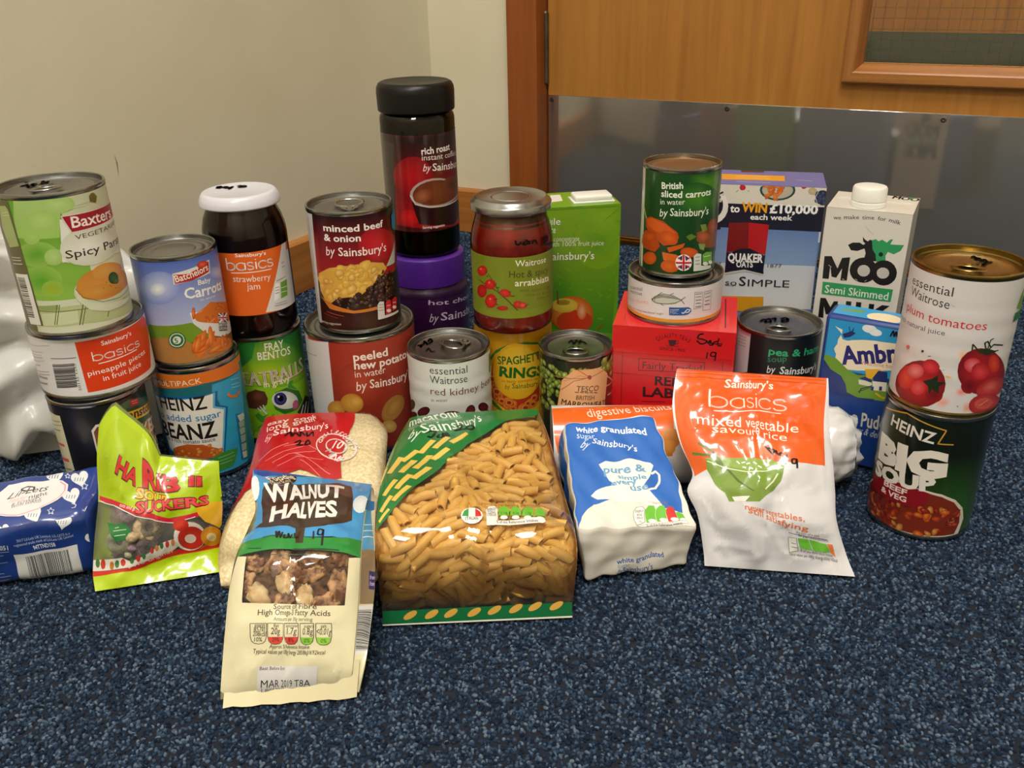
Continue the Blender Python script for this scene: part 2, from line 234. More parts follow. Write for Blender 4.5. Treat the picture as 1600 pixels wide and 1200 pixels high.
# ---------------------------------------------------------------- print, in millimetres on each panel
ART = {
 'baxters': [
  ('B','d8dcc0'),
  ('G','8fbb4a','5f9f22',[-40,30,14,30,14,108,-40,108]),
  ('G','9fc860','a8c878',[-27.4,105,5.1,105,-1.7,76.9,-34.6,77.7]),
  ('G','d8dcc0','c9cfae',[5.1,105,58.2,105,56.4,45.7,-1.2,58]),
  ('E','b4d47c','a1c666',[-10.6,90.2,0,89,-1,86.9,-2.9,85.2,-5.6,83.9,-8.8,83.2,-12.3,83.2,-15.7,83.7,-18.7,84.8,-21,86.4,-22.2,88.4,-22.2,90.6,-21,92.7,-18.8,94.7,-15.8,96.2,-12.5,97,-9,97.1,-5.8,96.4,-3.1,95.1,-1.1,93.3,-0,91.2]),
  ('E','b8d488','a6c670',[2.6,100.7,13.6,98.7,12.5,96.7,10.5,95.1,7.7,94.1,4.5,93.7,1.1,93.9,-2.1,94.7,-4.8,96,-6.8,97.7,-7.9,99.8,-7.9,102,-6.9,104,-5.1,105,-2.7,105,0.3,105,3.9,105,6.9,105,10,105,12.3,103.1,13.5,100.9]),
  ('E','d5d9c8','c3cfa0',[17.9,72.9,50.3,63.6,43.7,60.5,36,58.3,28.4,57,21,56.9,14.4,57.9,8.6,60.1,3.9,63.4,0.6,67.4,-1,72,-0.8,76.8,1.1,81.3,4.5,85,9.3,87.5,15,88.4,21.7,87.6,28.9,85,36.4,80.7,44.1,75,51.1,68.5]),
  ('E','5a9f26','96c056',[-19.4,65.9,-5.3,65,-6.6,62.2,-9.1,59.8,-12.6,58,-17,56.9,-21.9,56.5,-27,56.8,-31.9,57.8,-35.9,59.5,-38.2,61.8,-38.2,64.7,-35.9,67.9,-31.9,71,-26.9,73.4,-21.9,74.8,-17.1,75.2,-12.8,74.6,-9.2,72.9,-6.7,70.6,-5.3,67.8]),
  ('E','5ba526','94be50',[-21.4,45.9,-6.9,45,-8.3,41.5,-11.1,38.5,-14.8,36.1,-19.5,34.6,-24.7,33.9,-30.1,34.2,-35.6,35.2,-40.3,37.1,-43.1,39.9,-42.5,43.8,-39.1,48,-34.3,52,-29,55,-23.6,56.9,-18.5,57.5,-14.1,56.8,-10.5,54.9,-8,52,-6.8,48.7]),
  ('E','9ab41e','98bd4c',[-14.9,39.3,-7.4,38.6,-8.1,36.7,-9.6,35,-11.6,33.8,-13.9,33,-16.4,32.8,-18.8,33.2,-21,34.2,-22.5,35.6,-23.3,37.4,-23.2,39.4,-22.2,41.4,-20.5,43.2,-18.3,44.6,-15.9,45.5,-13.4,45.6,-11.1,45.2,-9.3,44.1,-7.9,42.5,-7.3,40.6]),
  ('E','aacc72','a0c466',[-20.3,78.4,-14.4,78.2,-15.5,76,-17.6,74.3,-20.3,73.3,-23.1,73.3,-25.4,74.3,-26.8,76,-26.8,78.3,-25.5,80.5,-23.2,82.3,-20.4,83.3,-17.7,83.3,-15.6,82.2,-14.4,80.4]),
  ('E','b3d382','a4c66e',[-8.4,63.2,-2.1,62.4,-2.8,60.6,-4.1,59,-5.8,57.8,-7.8,57.1,-9.9,57,-11.8,57.5,-13.4,58.5,-14.6,60,-15.1,61.8,-14.9,63.7,-14.2,65.6,-12.9,67.3,-11.1,68.5,-9.1,69.2,-7.1,69.3,-5.2,68.8,-3.6,67.7,-2.5,66.2,-2,64.4]),
  ('P','b9c592',[-34.7,24.2,-0.8,25,51.9,17.8,52.2,4,-0.2,9.8,-32.1,9]),
  ('P','98a86a',[-33.5,25.5,-13.9,26.7,-15.4,22.3,-34.2,21.5]),
  ('P','d0d8ae',[-28.9,19.4,-1.6,21.3,-2.7,11.4,-30.5,9.7]),
  ('S','6b6b34',0.63,[-12.9,26.6,-18.5,10.8]),
  ('S','6b6b34',0.63,[-14.7,26.7,-20.2,10.8]),
  ('S','6b6b34',0.81,[3,24.8,-2.7,9.2]),
  ('S','6b6b34',0.61,[4.9,24.3,-0.8,8.8]),
  ('S','6b6b34',0.68,[20.3,14.3,18.2,10.4]),
  ('S','7a8048',0.65,[-33.4,21.6,-1.6,21.3,40.3,18.5]),
  ('P','e6e6e0',[1.1,89.8,56.4,92.1,58.2,51.2,20.9,57.2,-3.9,58.5]),
  ('E','f2f0ea','d9dac8',[16.5,67,51.2,60.8,46.6,57.2,38.8,54.8,30.7,53.2,22.9,52.3,15.7,52.4,9.2,53.6,3.7,55.8,-0.4,58.9,-2.9,62.8,-3.6,67.2,-2.3,71.6,0.6,75.7,5.1,78.9,10.7,80.9,17.3,81.2,24.5,79.9,32.2,76.8,40.2,72.1,47.7,66.3]),
  ('P','97a082',[1.7,92.3,56.4,91.7,57,79.3,6.5,78.6]),
  ('P','a3122a',[2.9,91.6,57.6,90.5,57.6,80,7.3,79.7]),
  ('S','e8d9d0',0.75,[2.5,91.9,57.6,91,56.4,79.7,6.8,79.1,2.5,91.9]),
  ('T','f5efe8','b2',7.96,'Baxters',[7.9,82.5,47.6,80.7]),
  ('T','4a4a40','-',3.34,'VEGETARIA|N',[8.3,73.6,49.5,73.7]),
  ('T','33342e','b1',5.75,'Spicy Pars|nip',[-0.8,61,48.7,59.7]),
  ('E','8a7a3a','6f6128',[28.7,100.3,32.2,99.5,31.4,98.2,30,97.3,28.4,97,27,97.4,25.9,98.3,25.3,99.6,25.4,101.1,26.1,102.5,27.4,103.4,28.9,103.7,30.4,103.3,31.7,102.3,32.3,101]),
  ('P','6f6128',[25.7,102.6,27.1,100.7,29.9,103.9,30.4,100.1,33.3,100.7,30.7,96.2,25.1,98.1]),
  ('S','c8ccb0',0.39,[13.3,97.7,24.6,98.7]),
  ('S','c8ccb0',0.38,[7.1,95.9,24.1,96.8]),
  ('E','e3e6d2','c3cba8',[18.8,32.7,57.6,23.9,57,19.6,44.5,19.2,34.8,18.5,26.2,18.2,18.6,18.6,11.9,19.9,6.3,22,2,25.1,-0.7,28.9,-1.5,33.1,-0.4,37.4,2.4,41.4,6.8,44.5,12.4,46.4,19.1,46.6,26.6,45.1,35.2,41.6,44.9,36.2,56.4,29]),
  ('P','d7dcc2',[-0.5,37.5,0,28.7,6.8,19.4,19.7,14.5,34,13.9,58.2,15.7,39.8,17.5,18.9,21,7.2,26]),
  ('E','d9953f','cf8a36',[19.9,36.8,57,29.3,56.4,25.4,44.3,25.2,35.4,24.5,27.4,24.1,20.2,24.3,13.7,25.3,8.4,27.1,4.3,29.7,1.7,33,0.8,36.7,1.7,40.5,4.2,44.1,8.2,46.9,13.4,48.7,19.7,49.1,26.7,47.9,34.5,45.1,43.4,40.5,55.1,33.9]),
  ('E','e0a85e','d9953f',[26.4,44.7,46.8,40.9,45.2,39.3,41.3,38.3,36.4,37.9,31.4,37.8,26.6,38.2,22.4,38.9,18.9,40.1,16.2,41.7,14.5,43.5,13.9,45.5,14.4,47.5,16.1,49.2,18.6,50.5,22.1,51.2,26.3,51.1,30.9,50.2,35.8,48.5,40.6,46.2,44.7,43.5]),
  ('E','d79a48','d18c36',[14.7,31.8,28.9,30.4,28.1,28.8,25.9,27.6,22.6,26.8,18.8,26.4,14.8,26.3,11,26.7,7.6,27.4,5.1,28.5,3.4,29.9,2.9,31.6,3.4,33.2,5,34.8,7.6,36.1,10.9,36.9,14.7,37.1,18.6,36.7,22.5,35.6,25.7,34.1,28,32.2]),
  ('S','55602a',0.41,[0.4,37.4,4.1,30.1,17.2,23,33,21.1,49.3,22.1]),
  ('E','3f6a35','25431f',[31,37.6,36.8,35.7,35.4,34,33.1,33.1,30.7,33,28.5,33.7,26.9,35.2,26.1,37.2,26.2,39.2,27.2,41,28.9,42.1,31.2,42.3,33.7,41.5,35.8,39.8,37,37.7]),
  ('E','4c7a3e','2f5226',[33.3,34.6,36.6,33.5,34.9,32.1,32.4,32.2,30.6,33.7,30.3,35.6,31.8,37,34.2,37,36.3,35.5]),
  ('S','5f7a30',0.56,[19.7,33.6,20.6,32.7]),
  ('S','5f7a30',0.58,[25.9,33.2,27,32.3]),
  ('S','5f7a30',0.57,[23,36.9,24.1,36]),
  ('S','5f7a30',0.65,[30.8,29.9,31.9,29.2]),
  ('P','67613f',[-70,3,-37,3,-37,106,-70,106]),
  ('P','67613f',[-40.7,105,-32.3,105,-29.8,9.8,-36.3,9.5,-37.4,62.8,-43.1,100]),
  ('P','a9b878',[-43.1,100,-35.9,100.9,-34.1,98.1,-32.8,71.6,-44.8,68.9,-48.9,83.8]),
  ('P','e9e9e4',[-47.6,48.7,-32,50.1,-31.7,10.1,-44.8,8.9,-46.8,31.9]),
  ('C','3a3a34',13,[-45.5,45.9,-35.9,47,-36.5,15.1,-46.6,14.1]),
  ('S','d0d0c0',0.61,[-45.6,61.4,-34.5,62.6]),
  ('S','d0d0c0',0.64,[-45.9,59.2,-34.5,60.5]),
  ('S','d0d0c0',0.68,[-46.7,56.4,-34.1,57.9]),
  ('S','c8cfae',0.48,[-41.7,95.2,-34.7,96.5]),
  ('S','c8cfae',0.49,[-41.8,93.1,-34,94.5]),
 ],
 'pineapple': [
  ('B','e4e2e4'),
  ('P','d8dadc',[-139,49,139,49,139,52,-139,52]),
  ('P','e2400f',[-11.9,49.6,53.9,51.7,44.8,8.4,-11.3,6.8]),
  ('P','e2400f',[53.9,51.7,64.8,43.5,48,9,44.8,8.4]),
  ('T','ffffff','b1',3.52,"Sainsbury's",[6.2,43.6,32,43.9]),
  ('K','ffffff',0.8,7.54,'basics',[-2.5,32.4,38.4,32]),
  ('S','ffffff',0.69,[1,29.5,34.1,30.5]),
  ('T','ffffff','-',4.33,'pineapple pieces',[-8.2,20.6,43.5,23.1]),
  ('T','ffffff','-',4.36,'in fruit juice',[1.8,14.4,35,15.6]),
  ('C','2a2a2a',12,[-34.3,31.3,-16.2,32.6,-18,11.9,-35.7,10.1]),
  ('T','3a3a3a','-',2.02,'50135 1255',[-15.5,9.2,-15.2,32.3]),
  ('S','8a8a94',0.31,[-64.8,42,-32.4,47.3]),
  ('S','8a8a94',0.31,[-64.8,36.2,-41.5,40.4]),
  ('S','9a9aa4',0.25,[-64.8,33.7,-43.4,37.5]),
  ('S','9a9aa4',0.49,[-64.8,31.1,-43.3,35.4]),
  ('S','9a9aa4',0.31,[-64.8,27.7,-41.5,33.2]),
  ('S','8a8a94',0.49,[-64.8,23.6,-49.9,27.4]),
  ('S','9a9aa4',0.51,[-64.8,19,-39.7,24.2]),
  ('S','9a9aa4',0.49,[-64.8,16.4,-39.8,21.6]),
  ('S','9a9aa4',1.85,[-60.2,15.4,-43.8,17.5]),
  ('S','7a7a84',0.69,[-34.2,36.4,-13.5,37.2]),
  ('S','9a9aa4',1.69,[-63.4,8.9,-46,12.3]),
 ],
 'branston': [
  ('B','17171c'),
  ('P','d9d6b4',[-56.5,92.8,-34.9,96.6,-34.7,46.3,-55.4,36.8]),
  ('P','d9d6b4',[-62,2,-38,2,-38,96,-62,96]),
  ('S','e04a58',2.32,[-55.4,66.2,-39.4,68.2]),
  ('S','e04a58',3.01,[-55.4,51.1,-38.8,54.4]),
  ('S','8a8870',0.93,[-55.4,87,-36.9,90.7]),
  ('S','8a8870',0.71,[-55.9,82.8,-36.3,87.5]),
  ('S','8a8870',1.13,[-54.4,79.2,-39.4,82]),
  ('S','8a8870',1.45,[-50.9,42.7,-38.5,46]),
  ('P','e0d8d0',[-10.5,84.3,-6.4,89,7.1,89.4,44.3,74.3,28.8,25.2,-10.7,41.3]),
  ('P','7a3f22',[-9.1,82.7,-5.8,86.8,6.7,87.5,43.2,72.8,27.2,26.1,-9.6,41.1]),
  ('P','b87838',[21.9,74.8,46.5,70.3,46,37.1,32.3,23.1,20,30.2]),
  ('T','f0e2c4','b4',10.94,'BAKED',[9.4,66.5,56.5,60.8]),
  ('T','f0e2c4','b4',11.12,'BEANS',[9.5,49.6,54.8,42.6]),
  ('P','2f5a35',[10.8,96.1,14.2,100.2,22.8,101.8,55.4,90.1,44.3,74.3,21.2,77.9,8.1,89]),
  ('P','26482c',[6.3,97,54.8,88.6,48.2,75.1,4.9,87.4]),
  ('P','e7b61c',[6.4,94.3,55.9,84.7,53.1,77,5.4,85.9]),
  ('P','e7b61c',[53,89.8,55.9,89.3,55.9,79.7,47.9,78.1]),
  ('T','2a1c38','b3',7.25,'Branston',[7.7,87.1,50.5,79.7]),
  ('P','b32a2c',[23.6,100.1,32.4,98.6,32.5,93,23.4,95]),
  ('S','e6b0a0',0.42,[25.1,98.6,31,97.3]),
  ('S','e6b0a0',0.42,[25.2,96.6,31.3,95.3]),
 ],
 'beanz': [
  ('B','1f7d86'),
  ('G','1d8290','15626c',[-118,0,118,0,118,108,-118,108]),
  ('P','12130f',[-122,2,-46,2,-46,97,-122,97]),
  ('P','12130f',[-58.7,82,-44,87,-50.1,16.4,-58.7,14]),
  ('P','d8701f',[-47.4,94.4,3.8,98.7,44.3,99.5,46.8,90.8,4.1,93.2,-46.3,88.4]),
  ('P','d8701f',[-118,97,118,97,118,103.5,-118,103.5]),
  ('T','f4e3c6','-',4.94,'MULTIPACK',[-41,91.2,2.4,94.2]),
  ('P','2f9fcb',[10.3,90.3,46.4,90.2,32.5,4,17.3,4,1.1,4,14,71.2,8.8,81.9]),
  ('P','0f5f9a',[-57.4,75.8,-47.5,82.8,13.9,83.2,11.7,70.4,20.9,65.4,8.6,13.9,6,14.8,6.3,21,-47.2,22.5]),
  ('P','5fb6d8',[-50.8,78.6,11.7,82.5,9.5,69.6,18.5,64.9,8.9,20.2,-42.8,25.8]),
  ('P','e8e6e0',[-49.9,77.7,9.6,81.6,7.4,68.5,16.5,64.1,7.8,22.1,-41.9,27.8]),
  ('T','201812','b2',12.09,'H^EINZ',[-30.4,69.1,3.1,69.6]),
  ('T','1f7fbe','b1',6.48,'no ^added sugar',[-36.6,58.7,13.5,58.8]),
  ('T','201812','b3',14.55,'B^EANZ',[-37.2,40.7,7.5,41.4]),
  ('T','3a2f28','b1',3.73,'in a ^rich tomato sauce',[-32.9,36.9,4.5,37]),
  ('P','c25a1c',[-37,28.6,-30.2,32.7,-20.1,36.3,-6.7,35.4,1.8,31.1,9.2,26.4,6.9,20.8,-37.1,21.1]),
  ('N','beans',16,5.27,3,[-37,28.6,-20.1,36.3,-4,35.4,8.6,26.6,5.9,18.8,-34.8,22]),
  ('P','3d8a35',[-1.2,20.7,10.3,24.4,23.9,22.5,16.4,7.5,3.2,6]),
  ('S','a8cf8c',0.43,[4,19.4,18.6,20.2]),
  ('S','a8cf8c',0.44,[4.1,16.1,19.6,16.6]),
  ('S','a8cf8c',0.44,[4.3,12.9,15.9,13.4]),
  ('S','e8761c',2.33,[22.7,76.9,27.1,71.9,33.1,70.6,39.1,73.1]),
  ('S','8fd0e8',0.67,[28.7,87.8,40.2,84.8]),
  ('S','8fd0e8',0.67,[28.7,83.2,40,80.3]),
  ('S','8fd0e8',0.66,[28.1,80.5,40.4,77.1]),
  ('P','1a6f96',[27.3,54.8,48.3,47.3,39.8,4.9,25.2,9]),
  ('P','c8ccc4',[29.1,52.4,37.9,51.1,40.2,44.4,31.1,45.2]),
  ('P','9fae9a',[29,45.4,38.4,43.8,39.1,37.8,29.9,39.5]),
  ('P','9fae9a',[29,39.1,38.1,36.8,38.1,32,29.2,32.7]),
  ('P','9fae9a',[28.5,31.9,37,30.2,37,23.7,28.7,24.9]),
  ('P','9fae9a',[28,23.7,36.1,21.8,35.6,15.5,27.8,16.6]),
  ('P','c8ccc4',[27.6,15.8,34.7,14.4,34,8.2,27.6,9.3]),
  ('S','3f8f35',2.15,[39,47.4,33.6,8.5]),
 ],
 'batch': [
  ('B','b8a890'),
  ('G','a9b2dc','4763b4',[-48.9,93,52.7,87.5,52.7,41.5,-39.5,46.5]),
  ('G','a9b2dc','4763b4',[-110,45,110,45,110,94,-110,94]),
  ('G','c2c8e4','4f6cc0',[-48.9,93,49.4,89,49.5,21.9,-39.3,35.3]),
  ('E','c8d0ec','8394d4',[-17.3,71.5,-0.8,70.5,-2.4,66.2,-5.3,62.5,-9.4,59.7,-14.5,57.8,-20.3,56.9,-26.5,57.1,-32.9,58.1,-39,60.1,-43.5,63.1,-43.3,67.6,-38.6,73.2,-32.5,78.4,-26.2,82.4,-20.1,84.9,-14.5,85.7,-9.4,84.8,-5.4,82.5,-2.4,79.1,-0.8,74.9]),
  ('E','f8f8f4','c4ccea',[-18.7,70.2,-12.3,70.3,-13.4,68,-15.5,66.1,-18.3,65,-21.4,64.8,-24.1,65.7,-25.9,67.4,-26.1,69.7,-24.7,72.2,-22.2,74.2,-19.2,75.4,-16.2,75.5,-13.8,74.5,-12.5,72.6]),
  ('E','c4cae8','7c8cd0',[37.9,73.2,52.7,67.6,52.7,65.2,52.2,63.4,39.4,66.7,33,68.8,29,71.4,26.7,74.3,26.4,77,27.9,79.1,31.3,80.1,36.7,79.5,45.5,76.6,52.7,72.7,52.7,70.3]),
  ('P','6f9420',[-37.4,37.1,2.6,39.4,13.2,33.1,47.5,13.5,46.5,8.6,-3.7,15.3,-39.6,22.6]),
  ('G','9a6a34','7a4c22',[-110,0,110,0,110,22,-110,22]),
  ('P','b07a3e',[-40.1,24.4,-10.4,28.6,5.7,17.3,47.4,5.6,30.9,4,10.1,4,-26.5,4,-34.2,4]),
  ('S','6a421e',0.26,[1.8,4,28.7,4]),
  ('S','6a421e',0.29,[-2.2,4,21.6,5.8]),
  ('S','6a421e',0.18,[-10.7,4,3.4,4]),
  ('S','6a421e',0.22,[6.8,4,28.1,4]),
  ('P','e3ded8',[-4.5,83,29.1,87.6,27.5,76.6,-5.1,73.8]),
  ('P','b22018',[-3.8,82.1,7.6,81.1,28,86.7,26.7,78.1,9.9,75,-3.9,74.4]),
  ('E','e86a4a','b22018',[20.8,85.9,26.5,85.8,26.2,84.5,24.7,83.5,22.6,83,20.2,83,18,83.4,16.5,84.4,15.8,85.6,16,86.9,17.2,88,19.1,88.7,21.4,88.8,23.7,88.2,25.6,87.1]),
  ('T','f4ecdc','b2',5.69,'Batchelors',[-3,75.5,26.2,79.7]),
  ('T','f4f4f4','b2',4.1,'Baby',[14,69.8,26.5,69.1]),
  ('T','f4f4f4','b3',8.73,'Carrots',[1.3,60.7,40.9,57.9]),
  ('T','e0e4f0','-',2.31,'in water',[13.6,55.9,29.7,55]),
  ('P','e4e6e8',[3,48,52.7,42.1,52.2,15.3,29.6,18.3,12.3,28.3,4.6,37.8]),
  ('P','cf6c1e',[5.3,45.1,22.4,52.6,52.7,41.8,49.6,25.8,18.6,33.9,7.2,39.7]),
  ('N','carrots',13,8,5,[5.1,47.5,23.8,52.1,52.2,41.5,45.8,27.3,18.6,33.9,7.4,40.9]),
  ('P','dcdfe2',[3.8,42.9,9.3,38.5,25.8,32,52.7,24.3,52.7,15.3,27.9,19,16.7,24.4,8.4,33.1]),
  ('P','d8752a',[-0.1,13.5,5.7,27.5,10,28.9,11.2,22.2,24.6,19.6,44.2,10.2,36.3,4,20.4,7.6,15.2,15.9,3.8,6.2]),
  ('N','carrots',14,11.38,6,[1.5,19.5,12.1,27.1,34.9,13.5,40.6,4.5,14.3,11.1,-2.6,8.7]),
  ('P','1f2a5c',[28.6,40.1,43,35.1,40.6,27.4,27.5,32]),
  ('S','f0f0f0',1.21,[28.9,39.8,40.1,28]),
  ('S','f0f0f0',2.07,[42.8,34.9,27.9,32.1]),
  ('S','f0f0f0',2.79,[34.7,38.3,33,30.1]),
  ('S','f0f0f0',2.33,[27.7,36.3,42.6,30.9]),
  ('S','c01c28',1.39,[34.7,38.3,33,30.1]),
  ('S','c01c28',1.16,[27.7,36.3,42.6,30.9]),
  ('P','3a3e44',[26.8,31.6,39.5,27.2,37.6,20.9,26.1,24.8]),
  ('T','e8e8e8','b1',2.3,'BRITISH',[26.7,28.7,38.3,24.6]),
  ('T','e8e8e8','b1',2.31,'GROWN',[26.3,25.8,37.1,21.7]),
  ('E','2d6a35','2d6a35',[-10.9,25.5,-4.1,24.9,-4.8,22.7,-6.1,20.8,-7.9,19.3,-10,18.5,-12.3,18.2,-14.4,18.6,-16.3,19.6,-17.7,21.2,-18.4,23.2,-18.3,25.5,-17.4,27.8,-16,29.8,-14,31.4,-11.9,32.4,-9.6,32.7,-7.6,32.2,-5.9,31,-4.6,29.2,-4,27.1]),
  ('E','e8eee8','e8eee8',[-10.9,25.5,-5,25,-6,22.4,-8,20.3,-10.7,19.3,-13.4,19.4,-15.8,20.6,-17.2,22.8,-17.3,25.5,-16.1,28.3,-13.9,30.5,-11.2,31.6,-8.5,31.4,-6.3,30,-5.1,27.7]),
  ('E','2d6a35','2d6a35',[-10.9,25.5,-5.6,25,-6.5,22.7,-8.3,21,-10.7,20,-13.1,20.1,-15.2,21.2,-16.4,23.1,-16.5,25.5,-15.5,28,-13.6,29.9,-11.2,30.9,-8.8,30.7,-6.8,29.5,-5.7,27.5]),
  ('E','dfe8dc','dfe8dc',[-10.9,25.5,-7.6,25.2,-8.2,23.8,-9.3,22.6,-10.8,22,-12.3,22.1,-13.6,22.8,-14.3,24,-14.4,25.6,-13.7,27.1,-12.6,28.3,-11.1,28.9,-9.6,28.8,-8.4,28.1,-7.6,26.8]),
  ('T','2d6a35','b3',4,'5',[-12.8,23,-10,23.2]),
 ],
 'fray': [
  ('B','3f8a24'),
  ('G','3f8f2a','1b6a2c',[-118,62,118,62,118,104,-118,104]),
  ('G','7fb51e','8fc024',[-118,0,118,0,118,64,-118,64]),
  ('E','8fae2a','3f8a2a',[3.7,86.5,38.5,74.6,34.5,70.3,27.3,68,18.8,67,9.9,67,1.1,68,-7.3,70,-14.9,72.9,-21.1,76.7,-25,81.5,-25.6,87.2,-22.8,93.3,-17.4,99,-10.3,103.1,-2.6,104,6.2,104,14.8,101.5,23.4,96.1,31.3,88.9,37.1,81.2]),
  ('E','b5c42a','6faa22',[0.2,71.4,44.4,55.5,38.8,53.5,29.4,53.7,19.2,54.6,8.7,55.8,-1.7,57.3,-12.1,58.8,-22.1,60.3,-31.5,61.8,-38.9,63.9,-41,67.7,-36.2,73.6,-27.8,79.4,-18.2,83.8,-8.2,85.8,2.1,85.2,12.4,82.2,22.7,76.7,32.7,69.5,41.3,61.6]),
  ('P','2a7a30',[-24.7,101.3,-6.2,104,-11.5,88.2,-25.9,76.2]),
  ('T','e8e4d4','b2',7.48,'FRAY',[0.9,94,19.1,93.7]),
  ('T','e8e4d4','b2',7.54,'BENTOS',[-6.6,86,25.4,84.8]),
  ('T','7a1a14','b9',13.6,'MEATBALLS',[-36.5,59.1,42.6,60.7]),
  ('T','f2ead0','b5',13.6,'MEATBALLS',[-35.9,59.5,41.9,61.3]),
  ('T','f0e6c0','b2',5.89,'in gravy',[-4.9,57.7,20.5,58.6]),
  ('P','5a3020',[-24.5,45.8,-21.6,52.7,-13.3,56.1,-5,53.7,-3,46.1,-4.8,39.8,-11.9,35.3,-22.7,36.3]),
  ('E','7a4630','4e2818',[-13,48.4,-5.1,48,-6.3,45.3,-8.7,43.2,-12.1,42,-15.8,42,-19,43,-21.2,45.1,-21.6,47.9,-20.2,50.8,-17.4,53.3,-13.9,54.7,-10.3,54.7,-7.3,53.3,-5.5,50.8]),
  ('S','c8c8c4',1.26,[-11.5,38.6,-9.2,34.4]),
  ('S','c8c8c4',1.23,[-8.4,39.8,-6.9,34.7]),
  ('S','c8c8c4',1.26,[-13.9,36.9,-10.8,32.8]),
  ('S','c8c8c4',1.55,[-9.2,34.4,-6.1,30]),
  ('P','2f6a20',[0,44,4.6,51.3,15.5,53.1,29,44.5,32.7,32.7,23.8,26.7,10.2,26.8,2.2,33.8]),
  ('P','3f8a28',[17,52.5,19.6,58.1,24.1,58,21.6,54.1,27.3,46.9]),
  ('E','f2eee8','cfd0c8',[12.2,41.1,26.1,34.5,24.5,32.3,21.7,31,18.1,30.5,14.1,31,10.2,32.1,6.5,34,3.5,36.4,1.3,39.2,0.2,42.2,0.2,45.2,1.4,47.8,3.6,49.9,6.6,51,10.3,51,14.2,49.9,18.1,47.7,21.7,44.6,24.5,41.1,26.1,37.6]),
  ('E','c85a8a','b84a7a',[22.8,32.2,26.3,30.1,24,27.5,21,27.6,19.2,30.3,19.5,34.1,21.6,36.8,24.6,36.7,26.6,33.8]),
  ('E','3a3a7a','2a2a60',[8.2,43.5,14.5,41.6,13.4,39,11.3,37.2,8.7,36.7,6,37.4,3.8,39.2,2.5,41.9,2.3,44.9,3.3,47.7,5.2,49.6,7.8,50.3,10.5,49.6,12.8,47.6,14.2,44.7]),
  ('E','5a5aa0','3a3a7a',[8.2,43.5,12.6,42.2,11.9,40.3,10.4,39.1,8.6,38.6,6.6,39.1,5.1,40.5,4.1,42.4,4,44.6,4.7,46.5,6.1,47.9,7.9,48.4,9.8,47.9,11.5,46.4,12.5,44.4]),
  ('E','0a0a18','0a0a18',[8.7,43.7,11.6,42.9,10.4,40.7,8.2,40.2,6.3,41.8,5.8,44.5,7,46.7,9.2,47.2,11.1,45.6]),
  ('E','ffffff','ffffff',[6.8,46.2,7.8,45.9,7.4,45.2,6.7,45.1,6,45.6,5.8,46.4,6.2,47.1,7,47.3,7.6,46.8]),
  ('P','a9cf2a',[-41.3,4,-16.9,11.8,-17.9,4,-29,4,-31.9,4]),
  ('P','3f8a20',[-17.5,28.5,-13.9,32,-10.1,27.8,-5.4,30,-9,25.3,-3.5,23.1,-12.5,21.2]),
  ('S','4a9020',1.31,[-16.4,15.2,0.2,29.2]),
  ('S','4a9020',0.78,[-24.3,4,-20.2,11.5]),
  ('P','202428',[23.3,23.6,37.8,35.3,56.5,22.5,44.4,11.5,28.6,17.8]),
  ('S','e0e0e0',1.14,[27.8,19.9,32.9,27.6]),
  ('S','e0e0e0',1.23,[32.2,17.8,38.5,28.2]),
  ('S','e0e0e0',1.41,[37.4,15.2,44.6,26]),
 ],
 'jam': [
  ('B','e2651c'),
  ('P','e2651c',[-29.9,81.5,34.9,81.5,7.9,24.2,-24.4,23.8]),
  ('P','dcdcda',[34.2,81.5,41.8,81.5,33.8,25.1,22.4,23.6,7.4,24.9]),
  ('P','dcdcda',[22,20,46,20,46,74,32,74]),
  ('P','e2651c',[7.4,24.9,33.8,81.5,26.2,81.5,2.5,25.2]),
  ('T','ffffff','b1',3.2,"Sainsbury's",[-11.5,78.2,15.1,77.1]),
  ('K','ffffff',1.06,10.7,'basics',[-20.9,66.4,20.5,65.8]),
  ('S','ffffff',0.65,[-17.4,63.8,18.4,63.3]),
  ('T','f4ece4','-',5.79,'strawberry',[-16.6,55.7,16.2,54]),
  ('T','f4ece4','-',5.83,'jam',[-5.6,48.1,5.6,47.2]),
  ('P','f4f4f4',[19.7,49,25.1,48.7,22,35.1,16.4,32.7]),
  ('S','5a5a5a',0.54,[19.5,45.1,23.6,44.9]),
  ('S','5a5a5a',0.55,[19.1,42.6,23.2,42.4]),
  ('S','5a5a5a',0.55,[18.7,40,22.8,39.9]),
  ('P','6fa23a',[25.9,48.5,34.8,48.9,32.6,34.3,24.1,33.8]),
  ('S','e8f0e0',0.6,[25.8,43.2,33.4,42.7]),
  ('S','e8f0e0',0.59,[25.4,39.4,32.4,38.4]),
  ('S','6a6a6a',0.41,[21.5,51.1,33.3,52]),
  ('S','7a7a7a',0.4,[17.2,30.5,30.6,29.7]),
  ('S','7a7a7a',0.4,[16.5,28.7,31.1,27.5]),
  ('S','b070a0',0.63,[30.1,65.4,34.2,65.4]),
  ('S','b070a0',0.63,[30.2,61.5,34.5,61.7]),
 ],
 'beef': [
  ('B','2a0c10'),
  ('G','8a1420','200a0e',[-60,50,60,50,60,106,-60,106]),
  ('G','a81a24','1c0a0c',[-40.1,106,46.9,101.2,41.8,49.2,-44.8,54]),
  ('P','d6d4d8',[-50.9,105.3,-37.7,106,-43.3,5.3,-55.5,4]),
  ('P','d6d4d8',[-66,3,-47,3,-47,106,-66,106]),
  ('S','9a98a0',0.78,[-46.2,100.9,-46.8,48.3]),
